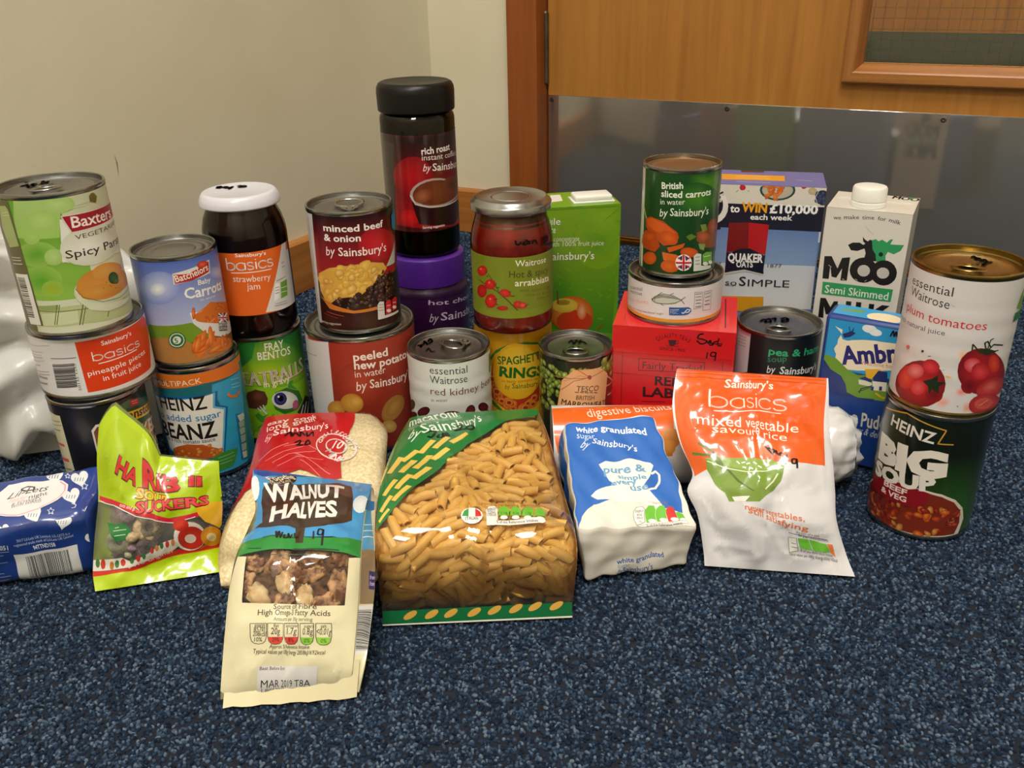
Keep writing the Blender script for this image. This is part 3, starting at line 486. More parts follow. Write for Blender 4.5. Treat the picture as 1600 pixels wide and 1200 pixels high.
  ('E','d01c2c','a0161f',[22,78.8,57.3,68.6,54.6,64.8,42.7,64.2,34.4,63.4,27,63.3,20.5,64.2,14.7,66.2,10.1,69.1,6.6,72.9,4.7,77.2,4.3,81.8,5.5,86.2,8.3,89.9,12.3,92.5,17.5,93.6,23.5,93.1,30.4,90.7,38,86.6,46.9,80.8,56.1,73.7]),
  ('T','f6f0ec','b3',5.68,'minced beef',[-25.2,93.7,30,92.8]),
  ('T','f6f0ec','b3',5.78,'& onion',[-25.7,85.2,6.9,84.5]),
  ('T','f4ece8','i',7.67,'by',[-25.3,72,-15.6,72.9]),
  ('T','f6f0ec','b1',7.25,"Sainsbury's",[-13.4,72.5,31.3,70.8]),
  ('P','3a1410',[-41.4,23.9,43.7,26.2,40.9,4.5,2,5.9,-40.8,4.1]),
  ('P','c6c8c0',[29.2,56.9,48.4,75.2,43.9,56.2]),
  ('P','d8a848',[-38.4,53.1,-23.9,60.8,-13,62.9,1.5,64.3,15,64.4,26.2,61.3,29.9,55.5,25.2,51.7,13,44.4,2.7,39.6,-7.3,35.2,-23.2,33,-30.5,25.9,-38.2,37.8]),
  ('N','potato',34,10.42,2,[-35.8,54.9,-13.1,62.3,14.9,63.6,28.6,59,23.7,52.1,13.2,45.6,2.8,40.9,-7.2,36.5,-23,34.3,-30.2,27.9,-36.5,40.8]),
  ('N','potato',16,7.36,12,[-35.3,52.5,20.1,60.6,13.3,46.9,-3.4,38.9,-26,33.9]),
  ('N','mince',80,4.53,4,[-20.3,33.3,2.6,38.4,14.6,46.6,25.4,54.2,39.9,47.2,39.9,31.6,19.3,24.9,-3.6,23.5,-17.1,25.9]),
  ('N','mince',40,4.85,5,[13,44.4,36,47.2,38.2,29.5,16.6,25.6]),
  ('P','c8772a',[-36.9,32.9,-27.6,23.2,-5.2,20.3,16.2,21.1,15.1,24,-4.9,22.9,-22.4,27.3]),
  ('S','7a2a20',0.9,[-35.7,17.5,-19.7,15.2]),
  ('S','a04a40',0.66,[-31.5,19.8,-14.1,17.6]),
  ('T','e8d0c8','-',2.18,'Serving suggestion',[-41.4,7.3,-17.7,8.8]),
  ('P','d8d4d0',[15.9,25.1,18.2,27.8,22.5,26.7,22.2,12.3,15.2,11.5]),
  ('S','4a4a4a',0.4,[16.9,24.9,22.2,24.1]),
  ('S','4a4a4a',0.4,[16.7,22.3,21.9,21.6]),
  ('S','4a4a4a',0.4,[16.4,19.7,21.7,19]),
  ('P','c8202a',[24.4,25.5,27.4,27.2,30.9,25.4,30.2,13.7,23.5,13.9]),
  ('P','c8202a',[32.3,25.6,36.5,26.8,39.6,25.1,38.4,14.8,31.5,14.6]),
  ('S','f0d0d0',0.58,[25.2,22,30,21.1]),
  ('S','f0d0d0',0.66,[33.1,22.1,37.8,21.2]),
  ('E','e8e0dc','e8e0dc',[27.1,16.7,29.9,15.8,28.9,15,26.9,15.2,25.1,16.2,24.5,17.5,25.4,18.4,27.3,18.3,29.2,17.2]),
  ('E','e8e0dc','e8e0dc',[34.7,17.5,37.9,16.4,36.7,15.7,34.4,16,32.5,17.2,31.8,18.5,32.7,19.3,34.9,19,37,17.8]),
  ('P','d8d4d0',[15.5,14.1,40.8,12.6,41.1,10.5,15.9,11.3]),
  ('P','1f8fc0',[42.6,99.3,49.8,101.6,55.5,95.8,47.3,84.3,41.9,88.4]),
 ],
 'coffee': [
  ('B','38080e'),
  ('G','4a0a10','200608',[-120,20,120,20,120,128,-120,128]),
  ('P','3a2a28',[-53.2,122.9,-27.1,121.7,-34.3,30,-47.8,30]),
  ('G','5a0c12','240a0c',[-26.9,123.4,59.6,119.6,59.6,92.9,-28,101.5]),
  ('G','8a1018','5a0c12',[-28,101.5,59.6,92.9,59,57.4,-30.9,63.3]),
  ('G','a01018','8a1018',[-30.9,63.3,59,57.4,50.3,30,-32.2,36.5]),
  ('E','b8141c','86101a',[-8,89.1,12.6,87.9,11.1,81.7,7.8,76.3,2.9,72.1,-3,69.5,-9.5,68.5,-16.1,69.3,-22.4,71.8,-27.7,75.8,-31.2,81.2,-32,87.4,-29.8,94.1,-25.3,100.2,-19.5,105.1,-13.1,108.2,-6.6,109.3,-0.4,108.1,5,105,9.3,100.2,11.9,94.3]),
  ('E','c8161e','9a1018',[33.4,45.9,59.6,38.9,59.6,32.7,45.5,31.5,36.2,31.1,28.9,32.9,23.6,36.8,20.4,42.4,19.6,48.7,21.2,54.5,25.1,58.8,30.9,60.3,38.6,58.6,48.8,53.3,59.6,45.4]),
  ('E','d81c20','b01218',[-14.8,45.6,-4,45.7,-5.3,41.9,-8.5,38.8,-12.9,37,-18,36.7,-22.7,38,-26,40.7,-27,44.4,-25.3,48.5,-21.5,52,-16.6,54.1,-11.7,54.3,-7.5,52.7,-4.8,49.6]),
  ('P','2a0a10',[-10,61.5,59.6,55.5,51.4,41.3,38.4,32,-4.5,38.7,-8.2,49.3]),
  ('E','d0c0bc','b09a94',[13.3,70.6,59.6,64.7,59.6,59.7,44.2,58.6,33.5,56.9,23.8,55.7,14.6,55.3,6.3,55.8,-1.1,57.5,-7.1,60.2,-11.1,63.8,-12.8,68.3,-11.8,73.1,-8.4,77.9,-2.9,81.9,4,84.7,12,85.8,20.8,85,30.3,82.2,40.5,77.6,52.7,71]),
  ('E','7a3c22','6a3018',[14.2,70.5,56.3,65.2,51.2,62.1,41.9,60.2,32.8,58.6,23.8,57.5,15.4,57.3,7.6,57.8,0.8,59.2,-4.6,61.6,-8.3,64.8,-9.8,68.6,-8.9,72.8,-5.7,76.9,-0.7,80.4,5.7,82.7,13.1,83.6,21.3,82.9,30,80.5,39,76.4,48.3,71.1]),
  ('E','a86038','7a3c22',[0.9,68.3,10.9,71,10.7,67.9,8.6,64.8,5,62.5,0.5,61.2,-3.8,61.2,-7.2,62.5,-9.1,65,-8.9,68.1,-6.8,71.4,-3.2,74,1.2,75.4,5.5,75.3,9,73.7]),
  ('E','4a2416','7a3c22',[39.1,74.7,59.6,69.8,59.6,65.9,59.6,62.8,43.2,65.2,34.2,67.2,28.2,70.1,24.7,73.8,23.6,77.8,25.2,81.2,29.2,83.5,35.7,83.9,45.3,81.9,59.6,76.7,59.6,73.6]),
  ('P','2a0a10',[-11.3,63.3,-7.7,56.3,6.9,54.3,24.1,53.2,44.8,53.9,59.6,55.5,52.3,37.4,35.3,32.8,-2.8,38.6,-7.4,47.5]),
  ('S','d8ccc8',1.22,[-12.1,69.3,-7.4,59.8,7,56,24.3,55.3,45.2,56.5,57.7,57.8]),
  ('T','f2ecea','b3',6.61,'rich roast',[2.2,110.7,36.8,111.6]),
  ('T','ece0dc','-',5.65,'instant coffee gr|anules',[2.2,104.8,59.6,103.4]),
  ('T','f0e6e2','i',7.38,'by',[2.5,93.9,11.1,93.2]),
  ('T','f4ecea','b1',7.4,"Sainsbury'|s",[12.6,93.4,59.6,90.2]),
  ('T','f0e8e4','b2',2.49,'Serving suggestion',[-1.4,33.6,23.2,33.7]),
 ],
 'pot': [
  ('B','8a2a1a'),
  ('G','7a2416','a03420',[-160,2,160,2,160,112,-160,112]),
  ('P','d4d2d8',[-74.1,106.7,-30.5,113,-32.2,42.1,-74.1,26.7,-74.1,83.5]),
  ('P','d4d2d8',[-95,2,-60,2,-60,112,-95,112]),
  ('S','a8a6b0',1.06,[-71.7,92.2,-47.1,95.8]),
  ('E','b04028','8e2c1c',[-4,73.1,19.2,69,17.4,62.3,13.4,56.8,7.7,52.8,1,50.5,-6.2,50,-13.2,51.3,-19.6,54.3,-24.7,59,-27.7,65,-28.1,72.1,-25.9,79.6,-21.6,86.4,-15.7,91.8,-8.9,95,-1.9,95.7,4.9,93.8,11,89.5,15.8,83.4,18.7,76.3]),
  ('T','f4e6e0','b3',7.58,'peeled',[-8.4,96.1,23.3,96.4]),
  ('T','f4e6e0','b3',7.61,'new potato|es',[-8.5,87.9,45.2,86.8]),
  ('T','ecdcd4','-',6.47,'in water',[-8.5,79.7,19.6,80.4]),
  ('T','f2e4dc','i',8.88,'by',[-8.6,66.3,1.8,67.4]),
  ('T','f4e6e0','b1',8.26,"Sainsbury|'s",[3.6,68.2,43.6,66.1]),
  ('E','d9a24a','b87a2c',[-29.8,47.2,-20.6,48.4,-21.3,45.9,-22.8,43.6,-25,41.5,-27.8,40,-30.9,39,-34,38.7,-37,39.2,-39.2,40.3,-40.6,42.2,-40.8,44.6,-39.8,47.3,-37.8,50,-35.1,52.5,-32,54.2,-28.9,55.2,-26,55.3,-23.6,54.5,-21.8,52.9,-20.7,50.9]),
  ('E','dca44a','b97c2e',[-13.9,54.1,-3.8,51.7,-5.1,49,-7.2,46.6,-9.9,45.1,-13.1,44.2,-16.5,44.3,-19.7,45.2,-22.4,46.9,-24.2,49.3,-25,52.1,-24.7,55.3,-23.3,58.3,-21,60.9,-18,62.8,-14.7,63.8,-11.5,63.7,-8.5,62.5,-6,60.5,-4.3,57.8,-3.6,54.8]),
  ('E','e0b060','c8923c',[-10.3,55.4,-4.5,55.1,-5.3,52.9,-7.1,51.2,-9.5,50.3,-12.1,50.3,-14.4,51.3,-15.8,53,-16.2,55.3,-15.4,57.6,-13.5,59.4,-11.1,60.4,-8.5,60.4,-6.3,59.3,-4.9,57.4]),
  ('E','c8984a','96682a',[23.5,42.8,31,34.7,27.2,32.3,23.2,30.8,19.4,30.3,16.2,30.9,13.7,32.6,12.1,35.3,11.7,38.7,12.3,42.6,14,46.6,16.7,50.2,20,53,23.8,54.6,27.7,55,31.5,54,34.5,51.8,36.7,48.6,37.3,45,36.5,41.2,34.2,37.8]),
  ('E','b88a40','9a6c2a',[24.9,43.6,30.4,37.8,26.2,35.5,22.1,34.5,18.7,35.2,16.5,37.5,16,41.1,17.2,45.2,19.9,49.1,23.7,51.7,27.9,52.6,31.8,51.5,34.3,48.8,35,45.1,33.6,41.2]),
  ('E','d0aa60','a87c34',[18,25.8,25.9,23.1,24.8,20.6,22.4,19.1,19.1,18.8,15.8,19.9,12.9,21.9,11.1,24.7,10.6,27.8,11.6,30.4,13.8,32.2,16.9,32.7,20.2,31.7,23.3,29.4,25.3,26.3]),
 ],
 'kid': [
  ('B','d9dcdc'),
  ('T','2a2e34','-',7.07,'essential',[-18.2,90.4,15.8,89.5]),
  ('T','2a2e34','-',7.2,'Waitrose',[-18.6,81,15.4,80.6]),
  ('T','6a3038','-',6.8,'red kidney bea|ns',[-18.7,70,44.7,68.6]),
  ('T','5a5e64','-',3.24,'in water',[-18.5,62.5,-3.1,63.7]),
  ('E','6a1a24','3c0c14',[-28,50.2,-20.8,54.9,-20.8,52.9,-22,50.5,-24.4,48,-27.6,45.9,-31.3,44.3,-34.6,43.7,-36.6,44.4,-36.8,46.4,-35.1,49.2,-31.9,52.2,-28.1,54.7,-24.7,56.1,-22.1,56.1]),
  ('E','6a1a24','3c0c14',[0.2,51.1,8.5,50.1,8,49.2,6.8,48.6,4.9,48.2,2.6,48,0.1,48.1,-2.5,48.4,-4.7,48.8,-6.5,49.5,-7.7,50.3,-8,51.2,-7.6,52.2,-6.3,53.1,-4.5,53.8,-2.2,54.2,0.4,54.2,2.9,53.8,5.2,53.1,7,52.1,8.1,51.1]),
  ('E','7a2430','4a101a',[17,51.3,21.1,48.1,19.3,46.4,17,45.6,14.9,45.9,13.1,47.1,12.2,49.2,12.1,51.8,13,54.3,14.5,56.3,16.6,57.3,18.9,57,20.8,55.4,22,53.1,22.2,50.5]),
  ('E','6a1a24','3c0c14',[32.1,49.7,40.5,46,39.3,44.5,36.5,44.1,33.2,44.8,30,46.1,27.5,48,25.9,50.2,25.5,52.4,26.1,54.2,27.9,55.1,30.7,54.9,34.1,53.4,37.5,51,39.9,48.3]),
  ('E','5a1620','3c0c14',[25.5,43.4,32.4,40.5,31.7,39.3,29.7,39,27,39.4,24.2,40.5,21.8,42,20.3,43.7,19.9,45.4,20.5,46.6,22.1,47.3,24.4,47,27.1,46,29.7,44.4,31.7,42.3]),
  ('E','4a4030','2a2418',[-49.4,48.8,-40.3,52.9,-41.3,50.2,-43.4,47.5,-47.2,44.8,-55.2,40.7,-55.2,42.2,-55.8,43.7,-56.4,45.5,-57.6,47,-57.6,48.8,-51.6,52.9,-45.3,55.8,-42,56.3,-40.4,55.1]),
  ('E','6a1a24','3c0c14',[-46.8,39.5,-37.4,43.7,-38.4,41.9,-40.9,39.7,-45,37.2,-51.2,34.3,-57.6,31.8,-57.6,32.9,-57.6,34,-57.6,35.5,-56.4,37.4,-48.4,41.9,-43,44.4,-39.7,45.2,-37.9,44.9]),
  ('E','5a1620','3c0c14',[39.1,39.3,45.3,36.2,42.8,34.3,38.8,35,35.7,37.7,34.4,41.6,35.7,44.2,39,43.9,43.2,40.5]),
  ('S','b8bcc0',0.19,[-57.6,64,-36.8,68.4]),
  ('P','3a7a30',[46.7,95.7,56.4,95.2,50.3,77.6,45.6,78.5]),
 ],
 'hotchoc': [
  ('B','2a0a38'),
  ('G','1c0824','3a1048',[-140,0,140,0,140,80,-140,80]),
  ('T','d8c8e0','b1',5.28,'hot choco|late',[-0.9,75.1,69.4,67.5]),
  ('T','d0c0d8','i',9.74,'by',[-1.1,54.9,9.3,53.9]),
  ('T','d4c4dc','b1',9.04,"Sainsb|ury's",[11.7,55.4,59.1,50.4]),
 ],
 'spag': [
  ('B','e0a81c'),
  ('G','e8b424','d89a14',[-118,0,118,0,118,108,-118,108]),
  ('P','2d7a2a',[-23.4,77.6,-16.6,86.6,-5,93.2,11,94.9,24.6,92,26.6,89.2,6.9,93.3,-7.1,89.9,-17.9,82.1,-22.2,74.6]),
  ('P','b8341c',[-22.7,61.2,-20.5,72.8,27.2,83,26.6,31.7,14.2,23.8,-8.7,25.2,-23.1,36.3]),
  ('N','rings',26,9.64,7,[-22.7,63.4,-18.4,30.6,-2.5,25.6,21.3,24.3,26.6,31.7,21.5,40.3,5.9,34.3,-7.4,36.8,-17.9,46.6,-21,59.4]),
  ('P','2d7a2a',[-24.1,36,-18.4,30.6,-8.8,22.3,-6.7,20.8,-10.9,21.5,-19.7,26.8,-23.9,31.5]),
  ('E','f2c83a','e4ac1c',[2.9,65.9,28.3,62.4,27.5,53.4,23.8,46.1,18.1,40.7,11.4,37.3,4.2,36.2,-2.9,37.4,-9.6,40.8,-15.2,46.2,-19.1,53.5,-20.8,62.1,-19.9,71.4,-16.5,80.4,-11.4,87.8,-5.2,92.8,1.6,94.7,8.6,93.2,15.4,88.6,21.4,81.2,26,72.1]),
  ('E','f4d048','ecbc2a',[3.1,76.9,22.4,74.9,21.6,70.6,18.9,67.2,14.6,64.7,9.4,63.1,3.7,62.6,-1.9,63,-7,64.5,-11.3,67,-14.1,70.4,-15.3,74.6,-14.5,79.1,-11.9,83.6,-7.9,87.4,-3,89.9,2.4,90.9,8,90.2,13.3,87.8,17.8,84.1,21.1,79.6]),
  ('T','1f6a28','b3',7.81,'SPAGHETT|I',[-15.1,72.7,27.1,74.3]),
  ('T','1f6a28','b5',9.9,'RINGS',[-14.1,60.5,29.8,57]),
  ('S','8a9a3a',0.31,[-1.5,73.7,16.1,75.1]),
  ('T','c86a18','b1',2.89,'in tasty tomato sau|ce',[-11.6,54.4,25.5,53.7]),
  ('T','5a7a28','i',4.94,'by',[-8.7,47.4,-3.5,47.7]),
  ('T','4a6a24','b1',5.14,"Sainsbury|'s",[-2,48.3,24.7,47.2]),
 ],
 'arr': [
  ('B','7d8a22'),
  ('P','76841f',[-37.7,73,52,71.7,52,20.9,4.7,24.2,-38.1,21.7]),
  ('T','f4f2e6','-',5.75,'Waitrose',[2.6,64.8,34.5,63.6]),
  ('T','4a4418','b1',6.07,'Hot & spicy',[-3,55,38.1,53.2]),
  ('T','f0eeda','b1',6.13,'arrabbiata',[1.9,46.9,39.3,45]),
  ('T','59601c','-',3.23,'with extra virgin',[5.6,41.3,42.4,37.5]),
  ('T','59601c','-',2.98,'olive oil & chilli',[10.8,36.7,42.4,33]),
  ('T','59601c','-',3.01,'sauce',[23,31.5,39.2,29.3]),
  ('S','4a3a1c',0.96,[-33.9,49,-14.5,42,-4.1,33.3,4,24.2]),
  ('S','4a3a1c',0.73,[-22.7,56.9,-17,49.7,-11.8,40.9]),
  ('E','d8281c','a8140e',[-29.4,58.2,-23.5,59.4,-24.1,57.2,-25.8,55.2,-28.2,53.8,-31.1,53.1,-33.9,53.3,-35.9,54.5,-36.5,56.4,-35.6,58.8,-33.4,61,-30.6,62.6,-27.8,63.2,-25.5,62.7,-24,61.4]),
  ('E','d8281c','a8140e',[-20.8,47.2,-15,48,-15.6,45.8,-17.2,43.9,-19.6,42.6,-22.3,42.2,-24.9,42.6,-26.7,43.9,-27.3,45.9,-26.5,48.2,-24.5,50.3,-22,51.7,-19.2,52.1,-17,51.5,-15.4,50]),
  ('E','c8201a','98120c',[-30.8,39,-24.7,40.4,-25.4,37.5,-27.1,35,-29.6,33.1,-32.7,32.4,-35.6,32.8,-37.9,34.3,-38.5,36.9,-37.4,39.9,-35,42.8,-31.9,44.8,-29,45.5,-26.6,44.8,-25.1,43]),
  ('E','d8281c','a8140e',[-20.6,31.6,-14.5,32.5,-15.1,29.5,-16.9,26.9,-19.4,25.2,-22.3,24.6,-25,25.4,-26.9,27.4,-27.5,30.2,-26.6,33.4,-24.5,36.2,-21.8,38,-18.9,38.5,-16.5,37.6,-15,35.4]),
  ('E','d83020','a8180e',[-6.5,40.6,-1.6,39.3,-2.5,37.8,-4.2,37,-6.4,36.7,-8.6,37.3,-10.5,38.4,-11.5,40,-11.6,41.7,-10.6,43.2,-8.8,44.2,-6.6,44.4,-4.4,43.9,-2.7,42.7,-1.7,41]),
  ('E','c8201a','98120c',[-9.5,26.2,-4.3,26.4,-4.8,25.5,-6.3,24.7,-8.4,24.1,-10.8,23.9,-12.9,24.2,-14.4,24.7,-15,25.6,-14.4,26.7,-12.8,27.6,-10.6,28.2,-8.3,28.4,-6.2,28.1,-4.8,27.4]),
  ('E','d8402c','a8180e',[4.8,29.6,9.4,28.3,8.6,27,7.1,26.1,5.2,26,3.1,26.5,1.4,27.6,0.4,29.1,0.2,30.7,1,32.1,2.4,33,4.4,33.2,6.4,32.7,8.1,31.5,9.2,29.9]),
  ('E','e05a40','b0281a',[8.7,28.6,12.7,28.1,12.3,26.8,11.1,25.9,9.5,25.5,7.7,25.8,6.2,26.5,5.1,27.6,4.8,28.9,5.2,30.2,6.3,31.1,7.8,31.6,9.6,31.4,11.2,30.6,12.3,29.4]),
  ('E','f0806a','d8281c',[-31.2,59.4,-29.3,59.8,-29.9,58.7,-31.3,58,-32.7,58.1,-33.3,58.9,-32.6,60,-31.1,60.7,-29.8,60.6]),
  ('E','f0806a','d8281c',[-21.8,48.7,-20.2,49,-20.7,48,-21.8,47.4,-22.9,47.6,-23.3,48.5,-22.8,49.5,-21.7,50.1,-20.6,49.9]),
  ('E','f0806a','d8281c',[-21.3,33.5,-19.7,33.8,-20.2,32.6,-21.3,31.9,-22.4,32.2,-22.9,33.3,-22.3,34.5,-21.2,35.2,-20.1,34.9]),
  ('S','2f3a18',0.77,[-25.9,57.6,-23.4,58.7]),
  ('S','2f3a18',0.75,[-24.4,54.6,-22.5,54.2]),
  ('S','2f3a18',0.7,[-17.1,47,-14.3,48.7]),
  ('S','2f3a18',0.68,[-15.1,44.6,-11.6,45.7]),
  ('S','2f3a18',0.66,[-3.9,41.4,-1.4,42]),
  ('S','2f3a18',0.66,[-2.1,38,1.7,37.9]),
  ('S','2f3a18',0.68,[10,27,14.1,29.2]),
  ('S','2f3a18',0.71,[-17.6,33.5,-14,34.6]),
  ('S','2f3a18',0.7,[-16.2,30.3,-13.2,28.6]),
 ],
 'juice': [
  ('B','5f9a1c'),
  ('G','3a8420','7aa41c',[20.3,193.5,95.2,192.8,90.3,58.2,19.7,70.3]),
  ('E','5a9420','74a21c',[72.8,155.1,95.5,153.6,95.5,145.3,92.4,138.7,87.3,133.4,80.7,130.3,73.3,129.6,65.9,131.4,59.2,135.6,53.9,141.6,50.5,148.9,49.2,156.8,50.3,164.4,53.5,171.1,58.6,176.2,65.1,179.3,72.2,180,79.5,178.3,86.1,174.3,91.5,168.5,95.1,161.3]),
  ('E','7fae22','6fa01e',[79.4,183.8,95.5,183,95.5,176.9,95.5,171.7,95.5,167.1,88.1,165.3,79.9,164.9,71.7,166.4,64.3,169.6,58.4,174.2,54.6,179.7,53.3,185.6,54.5,191.3,58.2,195,64.1,195,71.6,195,79.7,195,87.6,195,94.8,195,95.5,194.2,95.5,189]),
  ('E','3f8820','4f9020',[36.3,97.2,52.8,95.8,52.1,88.1,49.8,81.3,46.2,76,41.5,72.8,36.4,72,31.2,73.7,26.6,77.7,23,83.6,20.6,90.8,19.9,98.6,20.7,106.2,23,112.8,26.7,118,31.2,121.1,36.2,121.9,41.3,120.3,45.9,116.4,49.5,110.7,51.9,103.6]),
  ('S','6a8a18',0.86,[95.2,192.1,79.5,179.5]),
  ('S','4f7a1a',0.57,[21.7,193.1,93.8,192.7]),
  ('N','leaf',40,3.59,8,[21.7,187.7,94,185.7,91.7,63.8,27.3,104.2]),
  ('T','e8ecd8','b1',6.88,'App|le',[24.6,178.6,26.7,178.8]),
  ('T','e8ecd8','b1',6.89,'le',[28.1,178.4,34.9,178.2]),
  ('T','e8ecd8','b1',6.93,'juice',[19.5,170.6,30,170.2]),
  ('T','dfe6cc','-',4.97,'from concentrate',[15.8,162.2,53.9,160.6]),
  ('T','dfe6cc','-',5.01,'with 100% fruit juice',[21.6,156.8,79,154.3]),
  ('T','eef0e0','b1',7.75,"Sainsbury's",[21.5,142.9,69.4,140.7]),
  ('E','d8b83a','b8501c',[46.9,83.7,69.7,81.8,68.7,75.7,65.5,70.4,60.5,66.4,54.2,64.1,47.1,63.8,40,65.4,33.6,68.8,28.6,73.7,25.4,79.5,24.3,85.7,25.4,91.7,28.6,96.8,33.6,100.7,39.8,103,46.8,103.3,53.7,101.8,60.1,98.5,65.2,93.7,68.5,88]),
  ('E','c8321c','b8401c',[50,75.5,69.1,73.8,68.2,70,65.6,66.6,61.4,64.1,56.1,62.8,50.1,62.7,44.2,63.9,38.9,66.2,34.7,69.4,32,73.2,31.1,77.2,32,81.1,34.7,84.3,38.8,86.8,44.1,88.1,49.9,88.2,55.8,87.1,61.1,84.8,65.3,81.7,68.1,77.9]),
  ('E','d8c850','c8a83a',[39.3,93.8,52.9,92.7,52.2,90.3,50.3,88.3,47.3,86.8,43.5,86,39.3,86,35.2,86.7,31.4,88.2,28.4,90.2,26.5,92.5,25.8,95,26.5,97.3,28.4,99.3,31.4,100.8,35.1,101.6,39.3,101.6,43.4,100.9,47.2,99.5,50.2,97.5,52.2,95.2]),
  ('E','e0b080','c86030',[57.5,86,62.7,85.5,62.2,81.5,60.8,78.3,58.8,76.6,56.5,76.8,54.4,78.8,52.9,82.3,52.3,86.4,52.8,90.5,54.2,93.6,56.2,95.3,58.5,95.1,60.6,93.1,62.1,89.7]),
  ('E','8a7a20','9a8a2a',[37.8,97.1,45.3,96.4,44.6,95.2,42.5,94.2,39.5,93.9,36.1,94.2,33.1,95,31.1,96.3,30.3,97.7,31.1,99,33.1,99.9,36.1,100.3,39.5,100,42.5,99.1,44.6,97.9]),
  ('S','6a4a1a',1.53,[32.6,96,31.5,110]),
  ('S','a83a1c',0.95,[73.9,63.8,80.7,70.4]),
 ],
 'juice_top': [
  ('B','6fa01e'),
  ('P','e8e4dc',[35.3,50.1,45.6,49.3,42.6,24.3,29.3,21.9]),
 ],
 'marr': [
  ('B','1a1c0e'),
  ('N','peas',110,6.14,4,[-42.5,89.8,50.9,86.8,50.9,66.5,28.2,78.2,-7.3,86.9,-13.1,75.6,-15.2,49.6,-44.3,38.1]),
  ('P','7a2a24',[28,82.4,50.9,77.2,50.9,40.2,29.3,47.9]),
  ('N','peas',10,9.53,11,[22.4,96,50.9,88.9,50.9,72.9,28.2,78.2]),
  ('S','c8a080',1.43,[31.3,77.1,49.9,62.6]),
  ('S','c8b090',1.11,[30.1,66.9,46.2,65.4]),
  ('S','c8a080',1.63,[34,56.8,50.9,54.4]),
  ('P','e0a878',[-16.8,49.2,-12.1,77.9,-1.6,88.8,22.6,88.3,32.9,78.6,29.4,45.7]),
  ('S','b08050',0.41,[-11.1,77,4.1,83.1,11.8,80.8]),
  ('S','a06840',0.69,[1.2,89.4,11.8,81.3]),
  ('S','a06840',0.74,[26.5,84,12.8,80.6]),
  ('S','a06840',0.73,[-12.6,68.3,-1.5,78,11.8,80.8]),
  ('S','a06840',0.66,[-19.7,80.4,10.9,80.4]),
  ('E','b04a30','8a2a1c',[12.3,80.7,14.2,80.4,13.7,78.9,12.4,78.4,11.1,79.3,10.5,81,11,82.5,12.3,83,13.6,82.1]),
  ('T','4a3a28','b1',5.27,'TESCO',[0.5,68.1,21.4,65.8]),
  ('S','4a3a28',0.8,[-0.5,67.3,2.8,66.8]),
  ('S','4a3a28',0.8,[3.8,67.1,7.1,66.4]),
  ('S','4a3a28',0.82,[8.1,66.6,11.6,65.6]),
  ('S','4a3a28',0.83,[12.6,66,15.8,64.9]),
  ('S','4a3a28',0.87,[16.8,65,20.2,63.8]),
  ('T','4a3a28','b1',4.26,'BRITISH',[0.4,59.9,17,57.7]),
  ('T','4a3422','b2',5.77,'MARROWFAT',[-12.6,53.9,29.3,47.9]),
  ('T','4a3422','b2',5.82,'PEAS',[-1.2,46.1,14.6,43.9]),
 ],
 'carrots': [
  ('B','123f18'),
  ('G','0f3a16','164a1c',[-106,3,106,3,106,92,-106,92]),
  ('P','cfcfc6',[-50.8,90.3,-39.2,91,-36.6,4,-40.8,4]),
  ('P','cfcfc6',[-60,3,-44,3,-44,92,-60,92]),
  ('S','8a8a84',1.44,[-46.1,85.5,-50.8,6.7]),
  ('E','4f8f1c','164a1c',[23.7,82.7,50.8,77.9,50.8,72.5,50.8,67.8,46.7,64.8,33.3,65.4,25.3,66.1,18.8,67.8,13.6,70.6,9.5,74.5,6.9,79.1,5.8,84.2,6.2,89.1,8.7,91,12.4,91,18.1,91,25,91,33.4,91,42.3,91,50.8,87.3,50.8,82.9]),
  ('E','3f7f1a','1a5020',[13.9,69.8,45.3,64.3,42.6,60.5,35.9,58,28.7,56.3,21.7,55.4,15,55.5,8.8,56.6,3.5,58.8,-0.8,61.8,-3.7,65.7,-4.8,70,-4.2,74.3,-1.8,78.4,2.1,81.5,7,83.4,12.9,83.8,19.3,82.6,26.2,79.7,33.3,75.4,40.3,70]),
  ('T','eaf2e4','b3',5.32,'British',[-16.6,77.6,1.8,79]),
  ('T','eaf2e4','b3',5.37,'sliced carrots',[-16.8,70.9,28.1,71.8]),
  ('T','dfeada','-',4.7,'in water',[-17.1,64.2,4.1,65.7]),
  ('T','eaf2e4','i',6.42,'by',[-17.3,53.7,-9.3,54.8]),
  ('T','eaf2e4','b1',6.43,"Sainsbury's",[-7.9,55.5,26.8,55.3]),
  ('S','9fb070',1.73,[-38.2,57.2,-32.4,47.6]),
  ('P','b84a14',[-33.7,48.5,-26.8,51.9,-13.4,50.1,-0.8,41.5,0.8,36.7,-3.7,30.4,-12.2,28.8,-20.8,34.2,-33,41.2]),
  ('P','cf5c1c',[-31.4,47.8,-25,51.1,-10.7,47.4,-2,40.8,-6.6,38.7,-18.2,39.6,-29.9,43.2]),
  ('E','d9641e','b84a14',[-7.6,36.1,-0.2,32.4,-1.3,31.1,-3,30.2,-5.2,30,-7.6,30.3,-10.1,31.1,-12.4,32.4,-14.3,34,-15.5,35.8,-15.9,37.7,-15.5,39.4,-14.3,40.9,-12.4,41.8,-10.1,42.2,-7.6,42,-5.2,41.1,-3.1,39.7,-1.4,37.9,-0.3,36,0.1,34.1]),
  ('P','b04414',[-39.2,32.1,-32.8,38.8,-21.1,40.2,-15.4,27.7,-20,21.9,-35.1,21.9,-40.3,25.4]),
  ('E','cc5a1c','a84012',[-27.4,33.9,-20.1,35.5,-20.6,33.3,-22.4,31.2,-25.3,29.6,-28.9,28.7,-32.7,28.7,-35.9,29.6,-37.5,31.3,-36.4,33.8,-33.4,36.3,-29.6,38.3,-25.9,39.1,-22.9,38.8,-20.9,37.5]),
